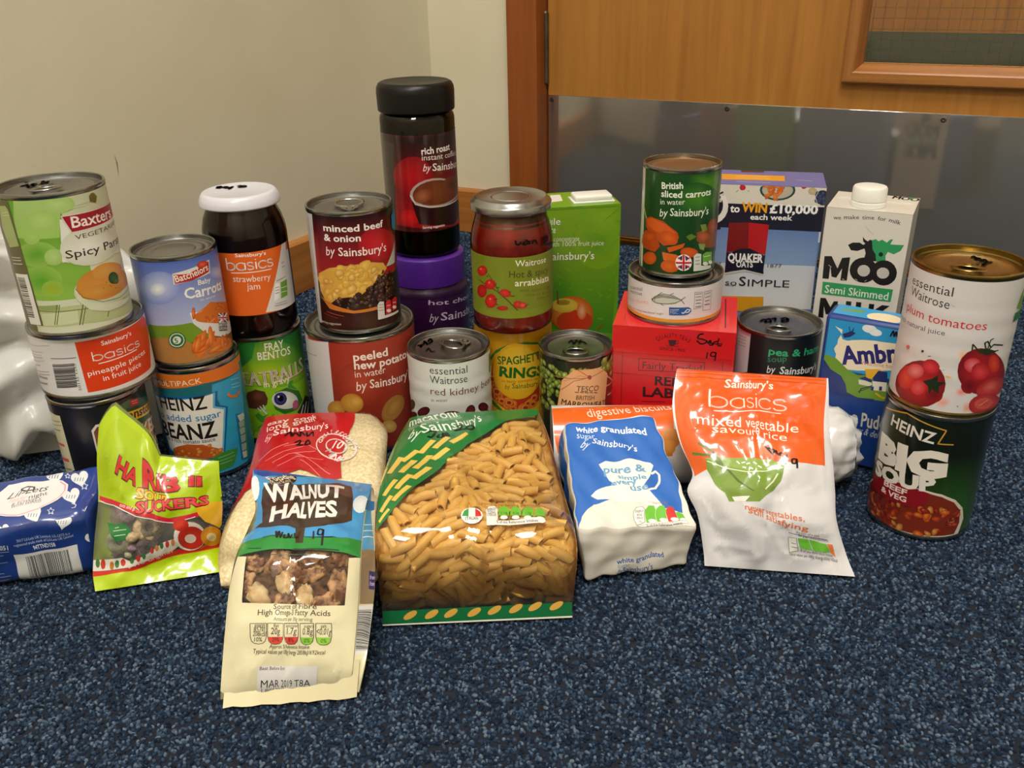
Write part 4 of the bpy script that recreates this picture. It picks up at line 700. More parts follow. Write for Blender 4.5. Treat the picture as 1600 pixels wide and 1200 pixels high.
  ('E','d4601c','b84a14',[-25.7,14.9,-18.6,14.5,-20.1,12,-22.7,10,-26.2,9,-30.1,8.8,-33.6,9.7,-35.6,11.7,-35.2,14.4,-32.6,17.3,-29,19.6,-25.2,20.8,-21.9,20.7,-19.5,19.3,-18.4,17.1]),
  ('P','c85818',[-9,27.4,6.2,32.1,4.6,28.1,-6.9,23.3]),
  ('P','d4641e',[-13.2,23.1,-0.9,21.9,5.2,18.2,-1.6,13.1,-11.5,15.9]),
  ('E','d9681e','c05014',[-5.6,10.9,2.2,9.9,1.6,8.3,0.4,6.9,-1.5,6,-3.8,5.4,-6.2,5.4,-8.7,5.8,-10.9,6.7,-12.6,8,-13.6,9.6,-13.8,11.3,-13.2,13,-11.8,14.5,-9.8,15.7,-7.5,16.3,-5,16.4,-2.6,15.9,-0.5,14.8,1,13.4,2,11.7]),
  ('E','d4601c','b84a14',[10.3,23.6,18.7,22.1,18.3,20.8,17,19.8,15.1,19.2,12.7,19,10.2,19.2,7.8,19.7,5.7,20.6,4,21.8,3,23.1,2.6,24.5,3,25.9,4.1,27,5.8,27.8,8,28.2,10.4,28.1,12.9,27.4,15.2,26.4,17.1,25.1,18.3,23.6]),
  ('P','8a4a24',[16.1,40.9,24.5,42.2,40.4,51,47.3,21.8,26.1,25.9,16.6,33.5]),
  ('E','c0603a','8a4420',[23.5,36.3,32.6,34.5,31.9,32.2,29.3,30.8,25.8,30.4,22.3,31.1,19.3,32.6,17.2,34.8,16.3,37.2,16.8,39.6,18.6,41.3,21.3,41.9,24.8,41.4,28.3,39.7,31.2,37.2]),
  ('E','a85434','7a3c1c',[33.6,42.8,47,38.7,43,36.7,38.4,35.5,34.2,35.4,30.7,36.6,28.2,38.8,26.7,41.8,26.6,45,27.7,47.8,29.9,49.7,33.1,50.1,37.1,48.9,41.7,46.1,45.8,42.2]),
  ('P','6f8a3a',[18.9,47.3,24.8,47,27,41.7,21.7,40.2]),
  ('P','5a7a2a',[6.4,37.9,11.1,40.1,16.3,37.2,10.2,34.1]),
  ('P','7f9a4a',[18.2,30.9,25.8,29.1,24.7,23.7,20,25.7]),
  ('E','f0f0ee','f0f0ee',[6.1,14.7,13.5,14.3,12.9,11.1,11,8.6,8.1,7.3,4.9,7.4,2,8.8,-0.2,11.4,-1.1,14.6,-0.5,17.9,1.3,20.6,4,22,7.2,22,10.2,20.4,12.5,17.6]),
  ('P','1f2f6a',[0.5,18.2,4.5,21.3,4.7,17]),
  ('P','1f2f6a',[6.8,21.3,11.3,18,7.7,16.7]),
  ('P','1f2f6a',[0.9,11.3,5,12.9,5.2,8.5]),
  ('P','1f2f6a',[7.5,12.8,11.8,11.1,7.8,8.4]),
  ('S','c8202c',1.7,[-0.7,14.6,13.2,14.3]),
  ('S','c8202c',1.7,[5.6,21.8,6.5,7.6]),
  ('S','c8202c',0.73,[1,19.7,4.1,16.7]),
  ('S','c8202c',0.75,[11,19.2,8,16.4]),
  ('S','c8202c',0.73,[1.6,9.7,4.4,12.6]),
  ('S','c8202c',0.76,[11.7,9.4,8.2,12.5]),
  ('P','d8dcd8',[14.7,20.2,17.5,22.3,22.1,21,22.8,10.3,36.5,7.8,37,5.1,15.4,6.3]),
  ('S','5a5a5a',0.52,[16.1,18.8,20.6,18.8]),
  ('S','5a5a5a',0.52,[16.4,15.6,20.8,15.6]),
  ('S','5a5a5a',0.52,[16.6,12.5,21.1,12.4]),
  ('P','6fb03a',[23.4,20.2,27.4,21.9,35.8,20,37.2,12,24.1,12.8]),
  ('S','dff0d0',0.59,[25.2,18,33.9,17.3]),
  ('E','e8eee4','e8eee4',[27.6,11.2,31.5,10.3,30.5,9.3,27.8,9.4,25.3,10.5,24.2,11.9,25.1,13,27.4,13,30.2,11.9]),
  ('E','e8eee4','e8eee4',[34.8,10.8,38.8,9.7,37.8,8.7,35.1,8.9,32.6,10.1,31.6,11.6,32.3,12.7,34.6,12.6,37.3,11.4]),
  ('S','c8d8c8',0.34,[15.5,4,37.1,4]),
 ],
 'tuna': [
  ('B','dedade'),
  ('P','dc9a30',[-134,2.5,134,2.5,134,7,-134,7]),
  ('T','4a484c','-',3.44,'essential',[-50.1,24.7,-30.4,28.4]),
  ('T','4a484c','-',3.46,'waitrose',[-49.7,21,-30.5,24]),
  ('T','e0a890','-',3.69,'tuna chunks',[-50.9,13.2,-22.9,18]),
  ('T','5a5860','-',1.97,'skipjack tuna in spring water,drained weight',[-52,6.8,-8.6,10.6]),
  ('P','c4c8be',[-20.7,22.7,-17.5,26.3,-10.1,28.9,-0.9,28.3,6.4,24.9,1.5,22.5,-5.5,21,-15,20.5]),
  ('P','8a9088',[-20.7,22.7,-17.5,26.3,-10.1,28.9,-0.9,28.3,6.4,24.9,-0.7,26.2,-9.9,26.4,-17.4,24.1]),
  ('S','4a4e48',0.54,[-20.2,23.2,-15.3,27.4,-9.1,29.8,-0.9,28.9,6.3,25.3]),
  ('S','3a3e3a',0.55,[-19.6,22.1,-15,20.5,-5.5,21,1.5,22.5,6.4,24.9]),
  ('S','4a4e48',0.63,[6.3,25.2,9.7,27.9]),
  ('S','4a4e48',0.63,[6.4,24.9,9.1,21.4]),
  ('S','4a4e48',0.54,[-14.3,27.9,-11.7,30.5,-10.2,31]),
  ('S','4a4e48',0.52,[-3.9,29.2,-2,30.4,-0.5,31.3]),
  ('S','4a4e48',0.53,[-11.7,20.7,-8.5,19]),
  ('S','4a4e48',0.44,[-16.9,25.9,-17.2,20.9]),
  ('E','2a2a2a','2a2a2a',[-19,23,-18.4,23.2,-18.5,22.7,-19,22.4,-19.5,22.5,-19.7,22.9,-19.5,23.4,-19.1,23.7,-18.6,23.6]),
  ('S','a8b060',0.52,[-2.5,21.2,2.5,22.3]),
  ('P','2a5aa0',[-3.8,18.1,12.9,18.4,15.4,16.7,15.9,14.2,13.4,11.9,10.8,11,-3.4,10.8]),
  ('T','e8eef4','b1',2.84,'MSC',[-2.5,11.9,4.1,12.4]),
  ('S','f0f4f8',0.75,[7.2,13.6,8.9,12.7,12,16.4,14.7,15.6,13.2,13.8,10.6,13.5]),
  ('S','f0f0f0',0.42,[-2.7,15.7,4.9,16.3]),
  ('S','8a888c',0.35,[17.9,31.6,25.4,31.1,26,16.9,17.9,15.9,17.9,31.6]),
  ('S','8a888c',0.41,[27.3,30.7,35.6,30.6,36.1,12.5,26.9,13.4,27.3,30.7]),
  ('S','5a585c',0.44,[18.6,29.9,24.3,29.6]),
  ('S','5a585c',0.44,[18.8,27.2,24.5,26.9]),
  ('S','5a585c',0.55,[19,24.1,24.8,24]),
  ('S','5a585c',0.56,[19.2,21.2,24.4,21]),
  ('S','5a585c',0.67,[19.2,17.9,24.7,17.9]),
  ('S','5a585c',0.48,[28.1,28.4,34.3,28.8]),
  ('S','5a585c',0.6,[28.4,25.1,34.6,25.4]),
  ('S','5a585c',0.6,[28.7,21.8,34.3,21.7]),
  ('S','5a585c',0.73,[28.7,18.5,34.7,18]),
 ],
 'tea': [
  ('B','d0121c'),
  ('P','b40e18',[1.3,95.2,104.9,95.1,105,93.4,1.3,93.8]),
  ('G','d8141e','c0101a',[1.8,94.1,105,94,106.8,48.6,3.4,38.6]),
  ('A','2a0c14','b1',3.79,'QUALITY TEAS',[39.5,107.5,53.2,112.2,67.6,107.7]),
  ('P','3a1a2a',[49.2,109.7,56.5,110,56,105.8,54.3,104.5,51.8,104.3,50.2,105.3]),
  ('S','3a1a2a',0.64,[56.6,109.2,58.1,109,57.7,106.5,55.9,106.3]),
  ('S','3a1a2a',0.54,[47.5,104,58.7,104.1]),
  ('T','3a0e14','b1',2.92,'SINCE 1903',[42.3,99.6,64.1,99.3]),
  ('S','4a0a12',0.64,[24.3,89.9,82.1,90.4,82,80.7,24.5,78,24.3,89.9]),
  ('T','3a0c12','-',6.64,'Fairly Traded',[27.9,80.3,79.7,81.1]),
  ('T','24080e','b4',9.07,'RED',[39.5,65,64.3,65.2]),
  ('T','24080e','b4',9.18,'LABEL',[29.2,52.5,74.4,53.6]),
  ('S','5a0a12',0.55,[9.5,95.3,9.8,42.8]),
  ('S','5a0a12',0.53,[97.7,92.8,97.9,82.6]),
  ('S','24080e',0.57,[28.4,47,49.6,48.5]),
  ('H','141018',1.37,[79.2,117.6,75.8,116.7,74.5,113.3,78.6,112.5,82.7,110.6,77.9,108,73.6,111]),
  ('H','141018',1.15,[83.4,108.5,84.2,110.8,85.6,112,84.9,108,87.4,107.7,88.7,111.1]),
  ('H','141018',1.16,[85.6,112,86.8,108.7,88.7,110.5,91.6,111.9]),
  ('H','141018',1.15,[92.4,114.7,91.9,108,95.4,107.7]),
  ('H','141018',0.95,[88.8,108.9,95.8,109.4]),
  ('H','141018',1.17,[83.9,100.7,83.1,94.4]),
  ('H','141018',1.17,[91,100.7,87.4,100.8,86.7,97.5,90.2,97.3,91,100.7,90.5,92.8]),
 ],
 'tea_top': [
  ('B','e02a34'),
  ('S','3a1018',1.07,[96,83.2,97.2,10.3]),
  ('S','8a2a34',0.8,[7.9,29.9,8.9,12.5]),
 ],
 'quaker': [
  ('B','d4d6dc'),
  ('G','6c8cc0','5a7ec0',[0,150,140,150,140,60,0,60]),
  ('G','8aa4cc','5a7cba',[35.3,165.4,138,168.4,138.9,125.2,36.1,120.3]),
  ('G','e0e2e4','c8d0dc',[35.8,123.1,138.9,125.2,140,78.4,38.2,73.4]),
  ('P','e2ded6',[37.2,205,138.9,205,137.9,193.5,36.9,194.5]),
  ('P','10162e',[35.7,193.1,137.7,194.7,138,168.4,35.2,166.7]),
  ('P','10162e',[0,161,140,161,140,186,0,186]),
  ('P','dcd8d0',[0,186,140,186,140,205,0,205]),
  ('E','2a5a54','1f4a44',[94,201.2,111,201.9,110.5,198.7,108.4,195.7,104.9,193.2,100.3,191.5,95.1,190.8,89.8,191.1,84.8,192.4,80.8,194.5,78.1,197.4,76.9,200.6,77.4,203.8,79.6,205,83.5,205,88.1,205,93.3,205,98.6,205,103.5,205,107.4,205,109.8,205]),
  ('E','c8c0b0','b8b0a0',[94,201.2,108.8,201.8,108.4,199.1,106.6,196.6,103.5,194.6,99.5,193.2,94.9,192.6,90.3,192.8,86,193.9,82.5,195.7,80.1,198,79.1,200.7,79.6,203.4,81.4,205,84.9,205,88.8,205,93.3,205,97.9,205,102.1,205,105.6,205,107.8,204.4]),
  ('N','carrots',14,7.49,4,[82.1,205,106.3,205,106,197.3,98,192.4,84.2,195.1]),
  ('E','d82a30','b81c24',[60.3,202.5,63.2,202.6,63,201.4,62.3,200.4,61.2,199.8,59.8,199.7,58.6,200.2,57.7,201.2,57.3,202.4,57.5,203.6,58.2,205,59.3,205,60.7,205,61.8,205,62.8,203.8]),
  ('E','d82a30','b81c24',[118.6,205,121.1,205,120.3,204,118.7,203.3,116.9,203.9,116.1,205,116.8,205,118.2,205,120,205]),
  ('S','a8b080',0.76,[54.2,197.8,56.5,199.8]),
  ('S','a8b080',0.76,[65.3,199.5,67.2,198.9]),
  ('E','c8b894','b8a884',[127.3,201.3,131.6,201.4,131.4,199.9,130.4,198.6,128.7,197.9,126.8,197.8,125,198.4,123.6,199.6,123,201.1,123.3,202.7,124.3,203.9,126,205,127.7,205,129.7,204.1,131,203]),
  ('E','1a2440','1a2440',[137.1,195.3,140,196.3,140,192.3,140,190,139.5,188,136.5,187.9,133.6,189.2,131.4,191.8,130.4,195.1,130.6,198.4,132.2,201.1,134.7,202.6,137.6,202.8,140,201.8,140,199.5]),
  ('N','berry',16,3.7,3,[131,200.8,138.2,201.1,139.6,189.7,132.2,190.7]),
  ('S','d0d0d0',0.49,[132.7,201.5,130.4,195.7,133,189.4,136.1,188.3]),
  ('E','e8e6e2','e8e6e2',[31.4,182.5,47.9,183.2,47.5,177.5,45.6,172.2,42.3,168,37.9,165.1,32.8,163.9,27.6,164.6,22.8,167,18.8,171,16.1,176.1,14.9,181.8,15.3,187.5,17.3,192.7,20.7,196.9,25.1,199.6,30.1,200.7,35.2,200,40,197.6,43.9,193.8,46.6,188.8]),
  ('E','10162e','10162e',[30.1,183.7,42.7,184.3,42.5,179.8,41,175.7,38.4,172.3,35,170.1,31.1,169.2,27.1,169.7,23.4,171.6,20.4,174.7,18.3,178.7,17.3,183.2,17.7,187.7,19.2,191.8,21.8,195,25.2,197.2,29,198.1,33,197.5,36.6,195.6,39.7,192.6,41.8,188.7]),
  ('S','e8e6e2',2.57,[35.9,190.5,39.9,188.1,41.9,194.7,36.7,197.1]),
  ('S','10162e',1.79,[36.9,194.5,41.7,197.3]),
  ('P','10162e',[37.8,165.5,41,166.3,42.2,159,37.8,158.1]),
  ('T','f4f4f4','b4',7.32,'to',[50,177.4,59.5,177.4]),
  ('T','eca51c','b5',9.1,'WIN',[61.1,178.3,85.9,178.3]),
  ('T','f4f4f4','b5',8.49,'£10,000',[88.4,178.2,134.6,179]),
  ('T','f0f0f0','b3',5.48,'each week',[70.4,170.5,111.3,171.4]),
  ('P','7a1218',[49.9,166.1,69.4,167.3,71.4,138.9,49.9,135]),
  ('P','b8141e',[69.4,167.3,89.3,166,88.9,134.5,71.6,136.2]),
  ('P','14182e',[50.7,132.3,60.5,138.3,65.5,139.9,73.1,140.4,86.4,134.3,89.1,113.8,69.5,116.8,50.4,112.8]),
  ('P','c8c4bc',[50.4,112.8,69.4,118.2,88.4,114.5,89.2,112.5,69.6,115.7,50.5,110.7]),
  ('P','14182e',[49.9,135,89,133.8,88.4,113.8,69.4,117.5,49.9,113.1]),
  ('T','f4f4f4','b5',8.47,'QUAKER',[51.9,125.4,87.2,126.2]),
  ('T','f0f0f0','b4',6.32,'OATS',[60.9,119.6,77.8,120.4]),
  ('T','4a5060','b1',3.55,'1877',[92.2,121.2,106.4,122.1]),
  ('T','4a5060','b1',3.61,'1877',[31.5,119.8,45.9,120.2]),
  ('T','20242c','-',8.47,'OAT',[27.1,97.9,48.2,98.9]),
  ('T','20242c','-',5.9,'so',[51.4,99.5,63.2,99.8]),
  ('T','20242c','b1',9.79,'S',[65.4,99.7,72.3,99.9]),
  ('T','20242c','-',7.51,'IMPLE',[74.3,99.6,115.9,101]),
  ('S','20242c',0.41,[51.9,99.1,62.6,99.2]),
  ('P','d89a20',[45.8,87,91.5,89,92.4,73.1,45.8,69.6]),
 ],
 'quaker_top': [
  ('B','6a70b0'),
  ('P','e8a028',[38,45.7,101.2,45.4,101,22.5,39,21.3]),
  ('P','4a2030',[56.8,66,80.4,66,80.8,58.3,57.3,56.5]),
  ('S','f0d8a0',1.43,[51.9,37.8,87.2,40.3]),
  ('S','f0d8a0',1.41,[55.3,29.6,85.8,31.5]),
  ('S','d0d4f0',1.03,[53.2,13.3,87,13.1]),
  ('S','d0d4f0',1.04,[112.1,29.9,128.1,26.8]),
 ],
 'moo': [
  ('B','dcd8d2'),
  ('T','3a3836','b1',3.67,'we',[7.1,192,13.8,192.4]),
  ('T','3a3836','b1',3.64,'make',[16.3,193.2,29.3,194.6]),
  ('T','3a3836','b1',3.61,'time',[31.9,194.7,42,195.5]),
  ('T','3a3836','b1',3.59,'for',[45,195.3,52.3,195.2]),
  ('T','3a3836','b1',3.58,'milk',[54.3,195,64.4,193.1]),
  ('P','1c1a1a',[23.1,169.7,26.8,172.4,32.9,173.1,36.2,171.3,38.9,173.8,41,176.8,43,176.5,44.8,167.9,47.9,163.9,49.4,157.4,38.4,155.9,39.3,163.9,37.7,168.1,32,165,26.3,165]),
  ('P','1c1a1a',[34.8,178.9,37,176.4,39.7,175,38,172.6,35.7,174.5]),
  ('P','2f9a5f',[43,176.5,46.3,178,48.6,176.1,51.4,178.1,55.7,175.9,58.2,178.9,60.6,179.5,58.9,174.6,64.8,174.8,70.4,175.3,68.5,169.8,63.2,165.8,58,167.4,56.5,163.8,57.3,158.4,49.5,156.8,47.9,163.9,44.8,167.9]),
  ('E','14201a','14201a',[52.4,164.3,54.4,164.6,54,163,52.7,162.1,51.2,162.6,50.4,164.1,50.8,165.7,52.1,166.5,53.6,166]),
  ('P','1c1a1a',[3.8,156.5,10.1,157.3,16.8,146.2,19.6,156.8,26.5,158.3,26.6,135.5,20.9,135,20.9,146.8,16.9,137,12.6,137.5,10.2,147.6,10.3,134.9,4.6,134.7]),
  ('E','1c1a1a','1c1a1a',[39.7,147.6,51.6,149.2,51.6,145.4,50.4,141.9,48.1,138.8,45.1,136.6,41.5,135.5,37.7,135.6,34.1,136.8,31,139.1,28.8,142.3,27.7,146,27.8,149.8,29.1,153.4,31.4,156.4,34.5,158.5,38,159.6,41.8,159.5,45.3,158.2,48.3,155.9,50.5,152.8]),
  ('E','1c1a1a','1c1a1a',[57.4,147.4,68.5,149,68.5,145.2,67.5,141.7,65.4,138.7,62.6,136.5,59.2,135.4,55.7,135.5,52.3,136.8,49.4,139.1,47.3,142.2,46.3,145.9,46.3,149.7,47.4,153.2,49.5,156.2,52.3,158.3,55.7,159.3,59.2,159.2,62.5,157.9,65.3,155.6,67.4,152.5]),
  ('E','c4c0bc','c4c0bc',[40,147.1,45.5,147.8,45.3,145.3,44,143.2,42,141.8,39.6,141.5,37.2,142.2,35.4,144,34.5,146.3,34.8,148.8,36,151,38,152.3,40.5,152.7,42.8,151.9,44.6,150.2]),
  ('E','c4c0bc','c4c0bc',[56.8,147.1,62.1,147.9,61.9,145.5,60.7,143.4,58.7,142.1,56.4,141.8,54,142.5,52.3,144.1,51.4,146.4,51.6,148.8,52.8,150.8,54.8,152.1,57.2,152.4,59.5,151.7,61.2,150.1]),
  ('S','c8c4c0',0.55,[8.5,148.5,11.4,146.6]),
  ('S','c8c4c0',0.55,[15.2,150.6,17.6,148]),
  ('S','c8c4c0',0.55,[22.3,136.6,24.4,136.2]),
  ('S','c8c4c0',0.43,[33.6,138.2,35.8,137.3]),
  ('S','c8c4c0',0.43,[42.1,137.1,43.9,138.5]),
  ('P','2f9a5f',[5.3,131.6,67.7,132.8,67.3,120.4,5.8,119.2]),
  ('T','e4ece4','b1',7.6,'Semi',[8.3,121.1,26.4,121.4]),
  ('T','e4ece4','b1',7.49,'Skimmed',[29.6,121.6,64.8,122]),
  ('P','1c1a1a',[5.2,115.3,10,115.8,15.4,107.3,17.8,113.6,21.5,114.2,21.6,97.5,17.8,96.9,17.8,105.3,15.3,100.1,12.1,99.6,9.4,107.6,10.4,95.7,5.5,95.5]),
  ('P','1c1a1a',[28.8,115.6,33.5,115.8,34.2,99.6,29.5,98.8]),
  ('P','1c1a1a',[37.7,116.1,42.4,116.3,42.7,106.9,47.4,107.1,47.8,100.6,38.4,99.7]),
  ('P','1c1a1a',[49.2,116.1,53.9,116.3,53.8,109.8,60.5,116.5,67.2,116.6,59.7,108.4,64.7,102.2,59.7,101.4,55.3,106.6,54.6,100.5,49.9,100.4]),
  ('S','b8b2aa',0.31,[35.7,188.8,40.5,183.9,43.7,182.1]),
 ],
 'moo_top': [
  ('B','d8d4cc'),
  ('T','2a2826','b6',11.72,'MOO',[49.8,52.4,72.5,50.2]),
  ('E','2f8a5a','2f8a5a',[66.2,62.6,68.9,63,68.8,60.8,68.3,58.3,67.4,56.6,66.3,56.1,65.2,56.9,64.2,58.9,63.7,61.5,63.7,63,64.5,63,65.6,63,66.7,63,67.8,63,68.5,63]),
 ],
 'moo_side': [
  ('B','cfcac4'),
 ],
 'pea': [
  ('B','14181a'),
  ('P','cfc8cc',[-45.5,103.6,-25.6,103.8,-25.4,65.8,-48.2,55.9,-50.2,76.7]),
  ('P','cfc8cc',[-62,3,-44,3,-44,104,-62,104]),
  ('G','d8b8bc','b03a48',[-51.6,103.4,-26.2,104,-25.6,100.8,-49,98.5]),
  ('S','a8a0a4',0.77,[-43.6,96.2,-30.6,98.3]),
  ('S','a8a0a4',0.74,[-42.9,93.5,-30.2,95.5]),
  ('S','a8a0a4',0.77,[-44,90,-30.8,92.3]),
  ('S','a8a0a4',0.77,[-43.3,87.3,-30.4,89.5]),
  ('T','2fae7a','b3',6.72,'pea & ham',[-6.6,89,46.2,87.1]),
  ('T','2a8a64','-',5.82,'soup',[-6.4,81.4,10,83.5]),
  ('T','e4e8e8','i',7.04,'by',[-6.3,70.6,1.7,71.7]),
  ('T','e8ecec','b2',6.96,"Sainsbury's",[4.8,71.2,47.7,67.9]),
 ],
 'amb': [
  ('B','1a3f8a'),
  ('G','2f9ad4','3f9fd8',[0,90,93,90,93,138,0,138]),
  ('P','2f9ad8',[0,138,58,138,60.2,134.7,61.4,97.3,-1.5,100.2,-1.1,117.1]),
  ('E','f2e6cc','f2e6cc',[42.9,109.7,74,111.3,72.7,107.5,68.4,104,61.7,100.9,53,98.7,43.2,97.5,33.2,97.5,24.1,98.7,16.8,101.1,12.1,104.3,10.4,108,12,111.9,16.7,115.6,23.9,118.6,32.8,120.7,42.6,121.8,52.3,121.6,61,120.3,67.9,118,72.4,114.9]),
  ('P','f2e6cc',[12.7,93.4,12.6,117.1,14.5,121.6,16.2,117.9,20,117.3,40,121.3,58.7,122.5,62.3,98.9,32.1,92.1,19.9,90.8]),
  ('T','2c2a78','b5',15.49,'Ambrosia',[18.7,95.4,89.7,114.4]),
  ('T','d88a70','b1',3.47,'Welcome home',[33.7,98,64.4,100.7]),
  ('E','f4f4f4','e0ecf4',[36.1,131.3,42,131.3,41.4,129.7,39.8,128.4,37.4,127.7,34.8,127.7,32.4,128.4,30.8,129.7,30.3,131.3,30.9,133,32.5,134.2,34.9,134.9,37.5,134.9,39.8,134.2,41.4,132.9]),
  ('E','f4f4f4','e0ecf4',[41.2,129,46.4,129,45.8,127.6,44.4,126.5,42.4,125.9,40.1,125.9,38,126.5,36.6,127.6,36.1,129,36.6,130.4,38.1,131.5,40.1,132.1,42.4,132.1,44.4,131.5,45.9,130.4]),
  ('E','f4f4f4','e4ecf4',[36.3,134,39.1,134.6,39,133.4,38.4,132.4,37.3,131.6,36.1,131.4,34.9,131.7,34,132.4,33.6,133.5,33.7,134.7,34.3,135.7,35.4,136.5,36.6,136.7,37.8,136.4,38.7,135.7]),
  ('P','20306a',[15.6,122.5,22.4,126.6,24.2,131,23.7,126.2,26.2,125.3,21.9,121.1,17.3,119.4]),
  ('P','e8e6dc',[8.7,128.4,15.1,126.5,15,122.4,12.9,124.7]),
  ('S','20306a',0.63,[20.1,130.2,21.5,124.4]),
  ('P','6f9a2a',[-3,102,6,101.1,13.8,99.3,23.5,91.6,32.7,88,44.5,90.7,56.1,93.3,59.8,69,35.6,67.3,26.6,69.4,24.2,77.5,13.3,83.6,-1.1,97.5]),
  ('P','1c2f78',[-4,99.7,4.2,95.8,10.2,88.6,19.5,84.3,24.2,77.5,25.2,70.5,35.6,67.3,48.9,69.1,49.3,66.4,0.2,66]),
  ('P','e8b02a',[37.8,94.8,48.4,97.1,54.5,95.8,55.8,87.7,40.2,86.9]),
  ('P','1f3078',[44.9,88,48.6,95.8,55.7,96,57.1,86.6,46.7,84.2]),
  ('P','e0dcc8',[33.9,84,44.1,85,46.1,79.8,35,80]),
  ('P','1f3078',[34.3,85.5,38.8,88,45.2,85.9,44.3,83.6]),
  ('P','e8e6d8',[45.3,85.3,56.6,86.5,57.2,78.2,46.5,77.1]),
  ('P','1f3078',[51.3,81.7,53.6,82,53.9,78.1,51.6,78]),
  ('P','1f3078',[44.8,80.2,47.2,80.5,47.3,76.6,45.1,76.7]),
  ('S','2a2a30',0.92,[36.2,71.8,37.4,76.3,45.9,81.2]),
  ('S','2a2a30',0.66,[35.4,73,44.9,79.5]),
  ('S','d8b02a',1.82,[49.3,74.9,54.6,71.9,59.3,72.4]),
  ('T','d0ccc0','b3',12.79,'e',[33.6,41.6,39.7,42.6]),
  ('T','d0ccc0','b3',12.63,'Pudding',[41.8,41.1,73.6,42.3]),
  ('T','c0c4d0','i',6.56,'creamy & delicious',[27.5,34.3,70.3,32.3]),
  ('H','141420',1.22,[53.1,128,54.7,133,56,128.6,57.1,132.8,58.3,128.4]),
 ],
 'amb_top': [
  ('B','2f9ad4'),
  ('E','e8d8b8','e8d8b8',[44.6,11.6,58.4,12.7,58.1,9.4,56.6,6.4,53.9,3.9,50.3,2.1,46.2,1.2,41.9,1.4,37.8,2.5,34.3,4.5,31.9,7.3,30.7,10.5,30.8,13.8,32.3,17,35.1,19.6,38.8,21.4,43.1,22.2,47.5,22,51.6,20.8,54.9,18.7,57.3,15.9]),
  ('P','6f9a3a',[8.1,17.4,28.1,22.2,25.9,15.1,10.1,14.5]),
 ],
 'plum': [
  ('B','dad8dc'),
  ('T','2a2c30','-',6.64,'essential',[-41.4,90.9,-5.9,91.4]),
  ('T','2a2c30','-',6.75,'Waitrose',[-40.7,82.6,-6.7,82]),
  ('T','d02a30','-',6.64,'plum tomatoes',[-42.8,69.9,19.9,69.1]),
  ('T','4a4c50','-',3.78,'in rich natural juice',[-56.2,59.6,-5.9,62.4]),
  ('S','9a9ca0',0.31,[-5.9,85.5,-3.3,84.4]),
  ('E','e8a088','dad8dc',[-30.6,8.5,-21.3,12.6,-21.2,10,-21.9,7.3,-23.5,4.7,-25.6,4,-27.4,4,-29.8,4,-32.8,4,-35.8,4,-38.8,4,-41.8,4,-44.8,4.3,-43,7.7,-39.9,11.1,-36.3,14.1,-32.6,16.2,-29.2,17.4,-26.2,17.5,-23.9,16.6,-22.2,14.9]),
  ('E','f0a088','dad8dc',[1.8,11.4,6.8,14.7,7.2,12.5,6.5,10.1,4.9,8,2.7,6.5,0.3,5.9,-1.9,6.3,-3.3,7.7,-3.7,9.9,-3,12.3,-1.4,14.6,0.9,16.2,3.2,16.8,5.4,16.2]),
  ('E','f0c890','dad8dc',[2.2,31.8,5,32.3,4.9,31.1,4.3,30,3.3,29.3,2,29,0.8,29.4,-0.2,30.2,-0.7,31.3,-0.6,32.5,0,33.6,1.1,34.4,2.3,34.6,3.5,34.3,4.5,33.4]),
  ('E','e87a70','dad8dc',[11.9,21.1,17.1,21.2,16.9,19.5,15.7,18.1,13.8,17.2,11.5,17.1,9.4,17.7,7.8,19,7.1,20.6,7.2,22.4,8.3,23.9,10.1,24.9,12.3,25,14.5,24.4,16.2,23]),
  ('E','f0b080','dad8dc',[8.8,49,13.6,49.3,13.6,46.9,12.6,44.8,10.9,43.6,8.7,43.4,6.6,44.3,5,46.1,4.1,48.5,4.1,50.9,5.1,53,6.8,54.3,8.9,54.6,11,53.6,12.7,51.7]),
  ('E','e89070','dad8dc',[18.6,8,23.1,7.8,23.2,5.1,22,4,20.2,4,18.3,4,16.9,4,15.3,5.4,14.4,8,14.3,10.6,15,12.7,16.5,13.9,18.4,13.9,20.4,12.7,22,10.5]),
  ('E','c8242a','7a1018',[-15.7,21.5,1,26.2,1.2,20.4,-0.2,14.9,-3.1,9.9,-7.3,6,-12.3,4,-17.7,4,-23.8,4,-30.4,4,-35.8,6.8,-39.2,11.3,-39.3,17.3,-36.3,24.2,-30.9,30.9,-25.2,36,-19.1,39.2,-13.4,40.2,-8.2,39.1,-3.9,36.2,-0.8,31.7]),
  ('E','e0482a','c02024',[-27.6,22.2,-20,24.1,-20.5,19.8,-22.5,16.1,-25.6,13.4,-29.3,12.3,-33.1,12.9,-36.2,15.2,-37.3,19.1,-36.4,23.6,-33.3,28,-29.4,31.1,-25.7,32.1,-22.6,31,-20.6,28.1]),
  ('E','e88a88','cc343a',[-21.4,29.6,-14.8,32.1,-14.9,29.5,-16.4,26.8,-18.9,24.7,-22,23.5,-25.3,23.3,-28,24.3,-29.3,26.3,-28.9,29.2,-27.1,32.1,-24.3,34.4,-21.1,35.6,-18.1,35.6,-15.9,34.3]),
  ('E','e05a60','c8282e',[-16.8,18.1,-11.5,20,-11.6,17.3,-12.6,14.8,-14.5,13,-17,12,-19.4,12.3,-21.5,13.6,-22.6,15.8,-22.5,18.5,-21.2,21.1,-19.1,23.1,-16.7,24,-14.3,23.7,-12.5,22.2]),
  ('E','d83a44','b01c28',[-10.8,36.9,-4.9,36.1,-5.7,33.8,-7.6,32,-10.2,31.2,-12.9,31.4,-15.3,32.7,-16.8,34.7,-17.1,37.2,-16.1,39.8,-14,41.7,-11.4,42.7,-8.7,42.4,-6.5,40.9,-5.1,38.7]),
